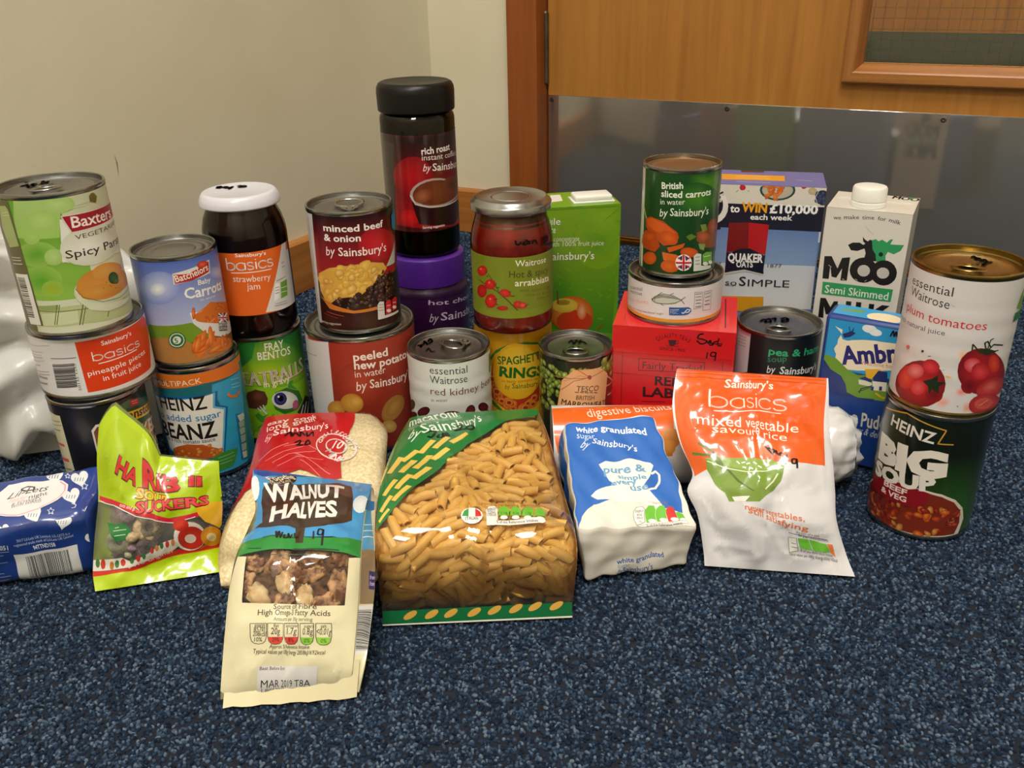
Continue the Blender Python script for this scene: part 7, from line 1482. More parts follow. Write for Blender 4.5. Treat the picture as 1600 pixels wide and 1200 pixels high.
def mottled(name, c0, c1, scale, rough=.5, detail=4, sc3=None, lo=.35, hi=.65, metal=0, coat=0, bs=None, spec=.5):
    m, nt, b, new, link = nmat(name); setp(b, rough, metal, coat, spec)
    n = new('ShaderNodeTexNoise'); n.inputs['Scale'].default_value = scale; n.inputs['Detail'].default_value = detail
    t = new('ShaderNodeTexCoord'); mp = new('ShaderNodeMapping')
    if sc3: mp.inputs['Scale'].default_value = sc3
    link(t.outputs['Object'], mp.inputs[0]); link(mp.outputs[0], n.inputs['Vector'])
    r = new('ShaderNodeValToRGB'); r.color_ramp.elements[0].position = lo; r.color_ramp.elements[1].position = hi
    r.color_ramp.elements[0].color = (*lin(c0), 1); r.color_ramp.elements[1].color = (*lin(c1), 1)
    link(n.outputs[0], r.inputs[0]); link(r.outputs[0], b.inputs['Base Color'])
    if bs: bump(nt, b, *bs)
    return m

def clear(name, tint=(1, 1, 1), rough=.04, ior=1.45, haze=0, bs=None):
    """thin clear sheet: what lies behind shows through, gloss on top"""
    m, nt, b, new, link = nmat(name); nt.nodes.remove(b)
    tr = new('ShaderNodeBsdfTransparent'); tr.inputs[0].default_value = (*tint, 1)
    gl = new('ShaderNodeBsdfGlossy'); gl.inputs['Roughness'].default_value = rough
    lw = new('ShaderNodeFresnel'); lw.inputs[0].default_value = ior
    mx = new('ShaderNodeMixShader'); link(lw.outputs[0], mx.inputs[0]); link(gl.outputs[0], mx.inputs[2])
    if haze:
        df = new('ShaderNodeBsdfDiffuse'); df.inputs[0].default_value = (.8, .8, .78, 1)
        m2 = new('ShaderNodeMixShader'); m2.inputs[0].default_value = haze
        link(tr.outputs[0], m2.inputs[1]); link(df.outputs[0], m2.inputs[2]); link(m2.outputs[0], mx.inputs[1])
    else: link(tr.outputs[0], mx.inputs[1])
    link(mx.outputs[0], nt.nodes['Material Output'].inputs[0])
    if bs:
        n = new('ShaderNodeTexNoise'); n.inputs['Scale'].default_value = bs[0]; t = new('ShaderNodeTexCoord'); link(t.outputs['Object'], n.inputs['Vector'])
        bp = new('ShaderNodeBump'); bp.inputs['Strength'].default_value = bs[1]; bp.inputs['Distance'].default_value = .001
        link(n.outputs[0], bp.inputs['Height']); link(bp.outputs[0], gl.inputs['Normal']); link(bp.outputs[0], lw.inputs['Normal'])
    return m

def wood(name, c0, c1, c2, sc3, rough=.42, scale=1.0):
    m, nt, b, new, link = nmat(name); setp(b, rough, 0, .15, .4, None, .2)
    t = new('ShaderNodeTexCoord'); mp = new('ShaderNodeMapping'); mp.inputs['Scale'].default_value = sc3; link(t.outputs['Object'], mp.inputs[0])
    n = new('ShaderNodeTexNoise'); n.inputs['Scale'].default_value = scale; n.inputs['Detail'].default_value = 6; n.inputs['Roughness'].default_value = .62; n.inputs['Distortion'].default_value = .35
    link(mp.outputs[0], n.inputs['Vector'])
    r = new('ShaderNodeValToRGB'); e = r.color_ramp.elements; e[0].position = .3; e[1].position = .7; e[0].color = (*lin(c0), 1); e[1].color = (*lin(c2), 1)
    k = e.new(.5); k.color = (*lin(c1), 1)
    link(n.outputs[0], r.inputs[0]); link(r.outputs[0], b.inputs['Base Color'])
    bp = new('ShaderNodeBump'); bp.inputs['Strength'].default_value = .12; bp.inputs['Distance'].default_value = .0006
    link(n.outputs[0], bp.inputs['Height']); link(bp.outputs[0], b.inputs['Normal'])
    return m

class M: pass
M.paper = printed('printed_paper', .42, .12, bs=(140, .05))
M.gloss = printed('printed_gloss_paper', .3, .35, coat_rough=.12)
M.card = printed('printed_card', .36, .25, coat_rough=.15)
M.film = printed('printed_film', .3, .9, coat_rough=.09)
M.matt = printed('printed_matt_paper', .6, 0, bs=(90, .12))
M.ink = plain('marker_ink', '121014', .4)
M.tin = mottled('tinplate', '8d8d88', 'a9a9a4', 30, .24, metal=1)
M.tin_dark = mottled('tinplate_lid', '8c8c8e', 'a2a2a2', 26, .36, metal=1, bs=(400, .03))
M.tin_gold = mottled('gold_lacquered_tin', '8a7440', 'a08a52', 26, .26, metal=1)
M.tin_brown = mottled('brown_lacquered_tin', '8a6a4c', '9a7a58', 20, .4, metal=.7)
M.lid_silver = mottled('silver_lid', '9a9a9c', 'b2b2b2', 20, .26, metal=1)
M.glass = clear('jar_glass', (.97, .98, .97), .03, 1.5)
M.cap_white = plain('white_cap', 'd2d2de', .3, coat=.3)
M.cap_black = plain('black_cap', '070606', .38, spec=.35)
M.cap_purple = plain('purple_cap', '4a1a86', .35, coat=.2)
M.plas_purple = plain('dark_purple_plastic', '2a0a34', .35, coat=.2)
M.jam = mottled('strawberry_jam', '140204', '2a0508', 40, .5, spec=.15)
M.sauce = mottled('tomato_sauce', 'a01a0c', 'cc3016', 55, .35, bs=(120, .3))
M.sauce_top = mottled('sauce_oil_top', '3a2410', '8a4a18', 60, .4)
M.coffee = mottled('coffee_granules', '080302', '1a0b06', 300, .95, 6, spec=.04)
M.white_plastic = plain('white_plastic', 'ecebe6', .35, coat=.1)
M.film_clear = clear('clear_film', (.99, .99, .98), .06, 1.5, .015, (40, .12))
M.film_haze = clear('hazy_film', (.93, .92, .9), .12, 1.48, .10, (70, .35))
M.pasta = mottled('durum_pasta', 'd9a84c', 'ecc26c', 90, .5)
M.pasta_in = mottled('pasta_deep', 'b8842e', 'dcae58', 120, .7, 3, bs=(140, 1, .003))
M.rice_m = mottled('rice_grains', 'd8c392', 'f2e6c4', 420, .6, 3, sc3=(1, 1, 1), bs=(330, .8, .0012))
M.walnut = mottled('walnut_skin', '6a3a1e', 'dcae7c', 150, .6, 6, lo=.42, hi=.62, bs=(260, .7))
M.walnut_pale = mottled('walnut_broken_face', 'c8a06a', 'ead2a0', 110, .6, 5, bs=(260, .5))
M.walnut_deep = mottled('walnut_crumb', '3c2416', '7c5436', 200, .8, 5, bs=(260, .8))
M.sweet = [mottled('sugared_sweet', a, b, 500, .8, 2, bs=(600, .5)) for a, b in (('8a6a80', 'b096a4'), ('a89070', 'c8b490'), ('a0a284', 'bcbc9c'), ('94704e', 'b89470'))]

def mesh_obj(name, V, F, mat, parent=None, smooth=True, sharp=None, cols=None, normals=None, mi=None, loc=None, rotz=None):
    me = bpy.data.meshes.new(name); me.from_pydata([tuple(map(float, v)) for v in V], [], F)
    if smooth:
        me.polygons.foreach_set('use_smooth', [True]*len(me.polygons))
        if sharp: me.set_sharp_from_angle(angle=math.radians(sharp))
    for m in (mat if isinstance(mat, (list, tuple)) else [mat]): me.materials.append(m)
    if mi is not None: me.polygons.foreach_set('material_index', mi)
    if cols is not None:
        a = me.color_attributes.new('Col', 'FLOAT_COLOR', 'POINT'); a.data.foreach_set('color', np.asarray(cols, np.float32).ravel())
    me.update()
    if normals is not None: me.normals_split_custom_set_from_vertices([tuple(n) for n in normals])
    o = bpy.data.objects.new(name, me); COL.objects.link(o)
    if parent: o.parent = parent
    if loc is not None: o.location = loc
    if rotz is not None: o.rotation_euler = (0, 0, rotz)
    return o

def thing(name, label, cat, loc=(0, 0, 0), rz=0, group=None):
    o = bpy.data.objects.new(name, None); COL.objects.link(o); o.empty_display_size = .02
    o.location = loc; o.rotation_euler = (0, 0, rz); o['label'] = label; o['category'] = cat
    if group: o['group'] = group
    return o

def struct(name, V, F, mat, parent=None, loc=None, rz=None, **k):
    o = mesh_obj(name, V, F, mat, parent, smooth=False, loc=loc, rotz=rz, **k)
    if parent is None: o['kind'] = 'structure'
    return o

def lathe(prof, seg=64, cap0=True, cap1=True):
    """profile of (r, z) bottom to top or along the outline"""
    V, F, rings = [], [], []
    for r, z in prof:
        if r < 1e-7: rings.append([len(V)]); V.append((0, 0, z))
        else:
            rings.append(list(range(len(V), len(V)+seg)))
            V += [(r*math.sin(2*math.pi*k/seg), -r*math.cos(2*math.pi*k/seg), z) for k in range(seg)]
    for A, B in zip(rings, rings[1:]):
        for k in range(seg):
            k2 = (k+1) % seg
            if len(A) == 1 and len(B) == 1: continue
            if len(A) == 1: F.append((A[0], B[k2], B[k]))
            elif len(B) == 1: F.append((A[k], A[k2], B[0]))
            else: F.append((A[k], A[k2], B[k2], B[k]))
    if cap0 and len(rings[0]) > 1: F.append(tuple(reversed(rings[0])))
    if cap1 and len(rings[-1]) > 1: F.append(tuple(rings[-1]))
    return V, F

def merge(*parts):
    V, F = [], []
    for v, f in parts:
        n = len(V); V += list(v); F += [tuple(i+n for i in q) for q in f]
    return V, F

def box(x0, x1, y0, y1, z0, z1):
    V = [(x, y, z) for z in (z0, z1) for y in (y0, y1) for x in (x0, x1)]
    return V, [(0, 2, 3, 1), (4, 5, 7, 6), (0, 1, 5, 4), (2, 6, 7, 3), (0, 4, 6, 2), (1, 3, 7, 5)]

def bevel_box(name, x0, x1, y0, y1, z0, z1, bev, mat, parent=None, seg=2, **k):
    V, F = box(x0, x1, y0, y1, z0, z1); bm = bmesh.new(); vs = [bm.verts.new(v) for v in V]
    for f in F: bm.faces.new([vs[i] for i in f])
    bmesh.ops.bevel(bm, geom=bm.edges[:], offset=bev, segments=seg, affect='EDGES', profile=.5)
    bm.verts.index_update(); V = [tuple(v.co) for v in bm.verts]; F = [tuple(v.index for v in f.verts) for f in bm.faces]; bm.free()
    return mesh_obj(name, V, F, mat, parent, True, 40, **k)

def tube(pts, r, seg=8, closed=False, flat=1):
    P = [Vector(p) for p in pts]; V, F = [], []; n = len(P)
    for i, p in enumerate(P):
        a = P[(i-1) % n] if closed or i else P[0]; b = P[(i+1) % n] if closed or i < n-1 else P[-1]
        t = (b-a).normalized(); s = t.cross(Vector((0, 0, 1)))
        s = s.normalized() if s.length > 1e-6 else Vector((1, 0, 0)); u = s.cross(t).normalized()
        rr = r[i] if isinstance(r, (list, tuple)) else r
        V += [tuple(p+s*rr*math.cos(2*math.pi*k/seg)+u*rr*flat*math.sin(2*math.pi*k/seg)) for k in range(seg)]
    for i in range(n if closed else n-1):
        for k in range(seg):
            a, b = i*seg+k, i*seg+(k+1) % seg; j = (i+1) % n
            F.append((a, b, j*seg+(k+1) % seg, j*seg+k))
    if not closed: F += [tuple(reversed(range(seg))), tuple(range((n-1)*seg, n*seg))]
    return V, F

# ---------------------------------------------------------------- flat print laid on the surfaces
_fc = bpy.data.curves.new('type', 'FONT'); _fc.resolution_u = 2; _fo = bpy.data.objects.new('type', _fc); COL.objects.link(_fo)
_tc = {}
def glyphs(s, sty):
    if (s, sty) in _tc: return _tc[(s, sty)]
    _fc.body = s; _fc.shear = .28 if sty == 'i' else 0
    _fc.offset = {'-': 0, 'i': .003}.get(sty, int(sty[1:])*.0075 if sty[0] == 'b' else 0)
    bpy.context.view_layer.update()
    e = _fo.evaluated_get(bpy.context.evaluated_depsgraph_get()); me = e.to_mesh()
    n = len(me.vertices); v = np.zeros(n*3, np.float32); me.vertices.foreach_get('co', v); v = v.reshape(-1, 3)[:, :2].astype(float)
    t = [tuple(p.vertices) for p in me.polygons]; e.to_mesh_clear()
    r = (v, t, (v[:, 0].min(), v[:, 0].max()) if n else (0, 1)); _tc[(s, sty)] = r
    return r
def clip(poly, ax, c, keep_low):
    out = []; n = len(poly)
    for i in range(n):
        p, q = poly[i], poly[(i+1) % n]; a, b = p[ax]-c, q[ax]-c
        if not keep_low: a, b = -a, -b
        if a <= 0: out.append(p)
        if (a < 0 < b) or (b < 0 < a):
            t = a/(a-b); out.append(tuple(x+(y-x)*t for x, y in zip(p, q)))
    return out

def strips(polys, ax, o, step, lo_i, hi_i):
    res = []
    for poly in polys:
        w = [p[ax] for p in poly]; mn, mx = min(w), max(w)
        if lo_i is not None:
            a, b = o+lo_i*step, o+hi_i*step
            if mx <= a or mn >= b: continue
            if mn < a: poly = clip(poly, ax, a, False); mn = a
            if mx > b: poly = clip(poly, ax, b, True); mx = b
        i0 = math.floor((mn-o)/step+1e-6); i1 = math.ceil((mx-o)/step-1e-6)-1
        for i in range(i0, i1):
            c = o+(i+1)*step; p = clip(poly, ax, c, True)
            if len(p) > 2: res.append(p)
            poly = clip(poly, ax, c, False)
            if len(poly) < 3: break
        if len(poly) > 2: res.append(poly)
    return res

def tris_of(pts):
    if len(pts) == 3: return [(0, 1, 2)]
    return tessellate_polygon([[Vector((x, y, 0)) for x, y in pts]])

def smooth_line(pts, n=5):
    if len(pts) < 3: return pts
    P = np.array(pts); t = np.linspace(0, 1, (len(pts)-1)*n+1); return [tuple(p) for p in cubic(P, t)]

KG = {'b': (.62, [[(.04, 0), (.04, 1)], [(.04, .15), (.12, .04), (.26, 0), (.42, .05), (.52, .17), (.54, .3), (.52, .44), (.42, .56), (.26, .61), (.12, .56), (.04, .45)]]),
      'a': (.66, [[(.54, .6), (.54, 0)], [(.54, .15), (.46, .04), (.31, 0), (.15, .05), (.05, .17), (.03, .3), (.05, .44), (.15, .56), (.31, .61), (.46, .56), (.54, .45)]]),
      's': (.46, [[(.36, .5), (.29, .59), (.18, .61), (.07, .57), (.04, .46), (.09, .36), (.2, .31), (.32, .26), (.37, .16), (.33, .04), (.2, 0), (.08, .02), (.02, .12)]]),
      'i': (.2, [[(.08, 0), (.08, .61)], [(.08, .78), (.08, .84)]]),
      'c': (.58, [[(.5, .5), (.42, .58), (.31, .61), (.15, .56), (.05, .44), (.03, .3), (.05, .17), (.15, .05), (.31, 0), (.42, .03), (.5, .12)]])}
PAL = {'beans': [('a8480f', 'ee9a40'), ('b85414', 'f0a850')], 'carrots': [('b8480e', 'ec8a32'), ('c85a14', 'f29a44')], 'potato': [('cf9a38', 'e8c05c'), ('c48c2e', 'f0d078'), ('d8a444', 'ecc864')],
       'mince': [('160a06', '4a3022'), ('24120a', '6e4a38'), ('1a0c08', '86604c')], 'peas': [('4a5c18', 'aabf58'), ('3c4e14', '94ac44'), ('5a6a20', 'bccb70')],
       'rings': [('c8601a', 'f0b048')], 'stew': [('a83c12', 'e08030'), ('6a1a0c', 'b0381c'), ('8a2c10', 'c8542a'), ('9a5a20', 'd8a058'), ('5a140a', '8a2614')],
       'leaf': [('5c9a1c', '649f20'), ('6fa51f', '68a01e')], 'berry': [('1c2448', '56628e')]}
ASP = {'beans': (.52, .38), 'carrots': (.75, .2), 'potato': (.5, .36), 'mince': (.5, .34), 'peas': (.5, .4), 'rings': (.5, .42), 'stew': (.55, .34), 'leaf': (.9, .2), 'berry': (.5, .48)}

def art(name, surf, items, mat, parent, eps=8e-6, first=2e-5):
    """all the print of one panel as ONE thin mesh; colours per vertex"""
    V, T, L, C0, C1, F = [], [], [], [], [], []
    lev = [0.0]
    def emit(polys, c0, c1=None, dl=1.0):
        lev[0] += dl; c0 = lin(c0); c1 = lin(c1) if c1 else c0
        if surf.slu or surf.slv:
            polys = strips(polys, 0, surf.U0, surf.du, 0, surf.nu)
            if surf.slv:
                polys = strips(polys, 1, surf.V0, surf.dv, 0, surf.nv)
                polys = [tuple((u, v, t, (u-surf.U0)/surf.du-(v-surf.V0)/surf.dv) for u, v, t in p) for p in polys]
                polys = strips(polys, 3, 0, 1, None, None)
            else: polys = [q for q in polys if max(p[1] for p in q) > surf.V0 and min(p[1] for p in q) < surf.V1]
            if not surf.slv:
                polys = [clip(clip(q, 1, surf.V0, False), 1, surf.V1, True) for q in polys]
        else:
            o = []
            for q in polys:
                for ax, c, k in ((0, surf.U0, False), (0, surf.U1, True), (1, surf.V0, False), (1, surf.V1, True)):
                    if q: q = clip(q, ax, c, k)
                o.append(q)
            polys = o
        for q in polys:
            if len(q) < 3: continue
            ar = sum(q[i][0]*q[(i+1) % len(q)][1]-q[(i+1) % len(q)][0]*q[i][1] for i in range(len(q)))
            if abs(ar) < 1e-4: continue
            if ar < 0: q = q[::-1]
            n = len(V); F.append(tuple(range(n, n+len(q))))
            for p in q: V.append(p[:2]); T.append(p[2]); L.append(lev[0]); C0.append(c0); C1.append(c1)
    prs = lambda f: [(f[i], f[i+1]) for i in range(0, len(f), 2)]
    def stroke(pts, w, c, dl=1.0):
        polys = []; h = w/2
        for i, (a, b) in enumerate(zip(pts, pts[1:])):
            d = math.hypot(b[0]-a[0], b[1]-a[1])
            if d < 1e-4: continue
            x, y = -(b[1]-a[1])/d*h, (b[0]-a[0])/d*h
            polys.append([(a[0]+x, a[1]+y, 0), (a[0]-x, a[1]-y, 0), (b[0]-x, b[1]-y, 0), (b[0]+x, b[1]+y, 0)])
            if w > .5 and i: polys.append([(a[0]+h*math.cos(k*1.0472), a[1]+h*math.sin(k*1.0472), 0) for k in range(6)])
        emit(polys, c, None, dl)
    def blob(cx, cy, rx, ry, ro, ce, cc, n=9, dl=.5, jag=0, rnd=None):
        co, si = math.cos(ro), math.sin(ro); ring = []
        for k in range(n):
            t = 2*math.pi*k/n; j = 1+(rnd.uniform(-jag, jag) if jag else 0)
            ring.append((cx+j*(rx*math.cos(t)*co-ry*math.sin(t)*si), cy+j*(rx*math.cos(t)*si+ry*math.sin(t)*co), 1))
        ct = (cx-.15*rx, cy+.25*ry, 0)
        emit([[ct, ring[k], ring[(k+1) % n]] for k in range(n)], cc, ce, dl)
    def text(col, sty, h, s, p0, p1, dl=1.0):
        cut = s.split('|')[0] if '|' in s else None; s = s.replace('|', '')
        pre = s.split('^')[0] if '^' in s else None; s = s.replace('^', '')
        twin = 0
        if 'M' in s and sty[0] == 'b': twin = int(sty[1:])*.0075; sty = '-'      # heavy M: overlapped strokes
        v, t, (x0, x1) = glyphs(s, sty)
        if pre: r0, r1 = glyphs(s[len(pre):], sty)[2]; x0 = x1-(r1-r0)
        if cut: x1 = glyphs(cut, sty)[2][1]
        L_ = math.hypot(p1[0]-p0[0], p1[1]-p0[1]); sx = L_/max(x1-x0, 1e-6); sy = h/float(glyphs('d' if any(q.islower() for q in s) else 'H', '-')[0][:, 1].max())
        dx, dy = (p1[0]-p0[0])/L_, (p1[1]-p0[1])/L_
        q = [((x-x0)*sx, y*sy) for x, y in v]; q = [(p0[0]+a*dx-b*dy, p0[1]+a*dy+b*dx, 0) for a, b in q]
        pl = [[q[i] for i in f] for f in t]
        if twin: o = twin*sx; pl = [[(x+g*dx*o, y+g*dy*o, c) for x, y, c in p] for g in (-1, -.33, .33, 1) for p in pl]
        emit(pl, col, None, dl)
    for it in items:
        k = it[0]; lev[0] += 1 if k in 'AKHN' else 0
        if k == 'B': emit([[(surf.U0, surf.V0, 0), (surf.U1, surf.V0, 0), (surf.U1, surf.V1, 0), (surf.U0, surf.V1, 0)]], it[1])
        elif k == 'P':
            p = prs(it[2]); emit([[(*p[i], 0) for i in t] for t in tris_of(p)], it[1])
        elif k == 'G':
            p = prs(it[3]); y0, y1 = min(q[1] for q in p), max(q[1] for q in p); pp = []
            tri = [[(*p[i], (p[i][1]-y0)/(y1-y0+1e-6)) for i in t] for t in tris_of(p)]
            emit(tri, it[1], it[2])
        elif k == 'E':
            p = prs(it[3]); r = p[1:]; emit([[(*p[0], 0), (*r[i], 1), (*r[(i+1) % len(r)], 1)] for i in range(len(r))], it[1], it[2])
        elif k == 'T': text(it[1], it[2], it[3], it[4], *prs(it[5]))
        elif k == 'L': text(it[1], 'b9', it[2], it[3], *prs(it[4]))
        elif k == 'A':
            a, m_, b = prs(it[5]); s = it[4]; adv = [glyphs('n'+s[:i]+'n', it[2])[2][1] for i in range(len(s)+1)]; n_w = glyphs('n', it[2])[2][1]
            tot = adv[-1]-adv[0]
            for i, ch in enumerate(s):
                if ch == ' ': continue
                f = lambda t: ((1-t)*(1-2*t)*a[0]+4*t*(1-t)*m_[0]+t*(2*t-1)*b[0], (1-t)*(1-2*t)*a[1]+4*t*(1-t)*m_[1]+t*(2*t-1)*b[1])
                text(it[1], it[2], it[3], ch, f((adv[i]-adv[0])/tot+.005), f((adv[i+1]-adv[0])/tot-.012), .1)
        elif k == 'K':
            p0, p1 = prs(it[5]); W = sum(KG[c][0] for c in it[4])-.08; L_ = math.hypot(p1[0]-p0[0], p1[1]-p0[1]); sx = L_/W; sy = it[3]
            dx, dy = (p1[0]-p0[0])/L_, (p1[1]-p0[1])/L_; x = 0
            for c in it[4]:
                for st_ in KG[c][1]:
                    q = [((x+a)*sx, b*sy) for a, b in st_]; stroke(smooth_line([(p0[0]+a*dx-b*dy, p0[1]+a*dy+b*dx) for a, b in q], 3), it[2], it[1], .1)
                x += KG[c][0]
        elif k == 'S': stroke(prs(it[3]), it[2], it[1])
        elif k == 'H': stroke(smooth_line(prs(it[3])), it[2], it[1], .2)
        elif k == 'C':
            a, b, c, d = [Vector(q) for q in prs(it[3])]; rnd = random.Random(it[2]); x = 0; polys = []
            ws = [(rnd.choice((.5, 1, 1, 1.6, 2.2)), rnd.choice((.6, .6, 1, 1.5))) for _ in range(it[2]*2)]; tot = sum(w+g for w, g in ws)
            for w, g in ws:
                t0, t1 = x/tot, (x+w)/tot; x += w+g
                q = [a.lerp(d, t0), b.lerp(c, t0), b.lerp(c, t1), a.lerp(d, t1)]; polys.append([(p.x, p.y, 0) for p in q])
            emit(polys, it[1])
        elif k == 'N':
            _, kind, n, size, seed, f = it; reg = prs(f); rnd = random.Random(seed); x0, x1 = min(p[0] for p in reg), max(p[0] for p in reg); y0, y1 = min(p[1] for p in reg), max(p[1] for p in reg)
            c = 0
            for _ in range(n*6):
                if c >= n: break
                x, y = rnd.uniform(x0, x1), rnd.uniform(y0, y1); ins = False
                for (ax, ay), (bx, by) in zip(reg, reg[1:]+reg[:1]):
                    if (ay > y) != (by > y) and x < (bx-ax)*(y-ay)/(by-ay)+ax: ins = not ins
                if not ins: continue
                c += 1; s = size*rnd.uniform(.75, 1.2); ce, cc = rnd.choice(PAL[kind]); ro = rnd.uniform(0, 3.14)
                if kind in ('potato', 'beans', 'rings'): ro *= .3
                a, b = ASP[kind]
                blob(x, y, s*a, s*b, ro, ce, cc, 10, .5, .18 if kind in ('potato', 'mince', 'stew') else 0, rnd)
                if kind == 'rings': blob(x, y, s*.24, s*.2, 0, 'a02814', '9a2414', 8, .5)
                if kind in ('mince', 'stew', 'peas') and rnd.random() < .5: blob(x-.1*s, y+.1*s, s*.1, s*.06, ro, cc, 'd8c0a0', 6, .3)
    if not V: return None
    V = np.array(V); T = np.array(T)[:, None]; P, N = surf.at(V[:, 0], V[:, 1]); P = P+N*(first+eps*np.array(L))[:, None]
    C = np.array(C0)*(1-T)+np.array(C1)*T; C = np.hstack([C, np.ones((len(C), 1))])
    return mesh_obj(name, P, F, mat, parent, True, None, C, N)

SURF = make_surfs(ST)
def prn(name, key, mat, parent, **k): return art(name, SURF[key][0], ART[key], mat, parent, **k)

# ---------------------------------------------------------------- the setting
CX, CY = -.11617, 1.49645
AB, AL = math.radians(-26.6), math.radians(59.5)
DO = .0225        # the door leaf lies this far behind the wall face (local y)
PAINT = mottled('cream_wall_paint', 'd5ceb5', 'dcd5be', 6, .55, 5, bs=(90, .10, .002))
OAK = wood('oak_veneer', '9a642a', 'a97130', 'b47c38', (60, 60, 3))
FRAMEW = wood('door_frame_wood', '7e4018', '8c4a1c', '985422', (50, 50, 4))
BEADW = wood('bead_wood', '98602e', 'aa7038', 'b87e44', (6, 90, 90))
BASEW = wood('skirting_wood', '925a26', 'a66a30', 'b4783a', (4, 60, 90))
TOPW = wood('skirting_wood_left', '925a26', 'a66a30', 'b4783a', (4, 60, 90))

def sm(m, sc3, rough): return m
def steel():
    m, nt, b, new, link = nmat('brushed_steel'); setp(b, .055, 1, 0, .5, (.64, .62, .60))
    n, mp = bump(nt, b, 1, .008, .0004, 4, sc3=(3, 3, 900))
    b2 = new('ShaderNodeBsdfPrincipled'); setp(b2, .50, 1, 0, .5, (.58, .57, .555))
    mx = new('ShaderNodeMixShader'); mx.inputs[0].default_value = .40; link(b.outputs[0], mx.inputs[1]); link(b2.outputs[0], mx.inputs[2])
    link(mx.outputs[0], nt.nodes['Material Output'].inputs[0])
    return m
STEEL = steel()
HINGE = mottled('dull_steel', '6a625a', '80786e', 40, .35, metal=1)
BRASS = mottled('brass', '9a7430', 'b88c40', 40, .3, metal=1)
CEIL = plain('ceiling_white', 'd8d4c8', .8)
carpet_base = mottled('carpet_backing', '0a111d', '121c2e', 300, .95)

EBx, EBy = math.cos(AB), math.sin(AB); NBx, NBy = math.sin(AB), -math.cos(AB)
ELx, ELy = math.cos(AL), math.sin(AL)
wpt = lambda s, off: (CX+EBx*s+NBx*off, CY+EBy*s+NBy*off)
LW, BWd = 2.7, 2.7
Cc = Vector((CX, CY)); A_ = Cc-Vector((ELx, ELy))*LW; B_ = Cc+Vector((EBx, EBy))*BWd; D_ = A_+B_-Cc
# floor: one slab under the room and the corridor
pts = [A_, D_, B_, B_-Vector((NBx, NBy))*1.6, Cc-Vector((NBx, NBy))*1.6, Cc]
V = [(p.x, p.y, -.0025) for p in pts]+[(p.x, p.y, -.05) for p in pts]
F = [tuple(range(6)), tuple(range(11, 5, -1))]+[(i, i+6, (i+1) % 6+6, (i+1) % 6) for i in range(6)]
floor = struct('floor', V, F, carpet_base)
HT = 2.45
V, F = box(-LW-.1, 0, 0, .1, -.05, HT); struct('wall_left', V, F, PAINT, loc=(CX, CY, 0), rz=AL)
WB = merge(box(0, .146, 0, .1, -.05, HT), box(1.06, BWd, 0, .1, -.05, HT), box(.146, 1.06, 0, .1, 2.08, HT))
struct('wall_back', *WB, PAINT, loc=(CX, CY, 0), rz=AB)
def wall_between(name, a, b, t=.1):
    d = (b-a).normalized(); n = Vector((-d.y, d.x)); q = [a, b, b+n*t, a+n*t]
    V = [(p.x, p.y, -.05) for p in q]+[(p.x, p.y, HT) for p in q]
    struct(name, V, [(3, 2, 1, 0), (4, 5, 6, 7)]+[(i, (i+1) % 4, (i+1) % 4+4, i+4) for i in range(4)], PAINT)
wall_between('wall_front', D_, A_); wall_between('wall_right', B_, D_)
V = [(p.x, p.y, HT) for p in (A_, D_, B_, B_-Vector((NBx, NBy))*1.6, Cc-Vector((NBx, NBy))*1.6, Cc)]; V += [(x, y, z+.05) for x, y, z in V]
struct('ceiling', V, [tuple(range(5, -1, -1)), tuple(range(6, 12))]+[(i, (i+1) % 6, (i+1) % 6+6, i+6) for i in range(6)], CEIL)
# skirting boards with a small chamfer on the top edge
def skirting(name, x0, x1, th, h, loc, rz, mat):
    pr = [(0, 0), (-th, 0), (-th, h-.003), (-th+.003, h), (0, h)]
    V = [(x, y, z) for x in (x0, x1) for y, z in pr]; n = len(pr)
    struct(name, V, [tuple(range(n)), tuple(range(2*n-1, n-1, -1))]+[(i, i+n, (i+1) % n+n, (i+1) % n) for i in range(n)], mat, loc=loc, rz=rz)
skirting('baseboard_left', -LW, -.0, .014, .07, (CX, CY, 0), AL, TOPW)
skirting('baseboard_back', .012, .1455, .014, .07, (CX, CY, 0), AB, BASEW)
# door lining: architrave, lining and stop in one timber section each side
jl = merge(box(.1445, .1925, -.020, .0, 0, 2.08), box(.1462, .1905, .0, .1, 0, 2.08), box(.1905, .2045, DO+.046, .1, 0, 2.06))
struct('trim_1', *jl, FRAMEW, loc=(CX, CY, 0), rz=AB)
jr = merge(box(1.0155, 1.062, -.020, .0, 0, 2.08), box(1.0175, 1.06, .0, .1, 0, 2.08))
struct('trim_2', *jr, FRAMEW, loc=(CX, CY, 0), rz=AB)
struct('trim_3', *merge(box(.1925, 1.0155, -.020, .0, 2.032, 2.08), box(.1905, 1.0175, .0, .1, 2.034, 2.08)), FRAMEW, loc=(CX, CY, 0), rz=AB)
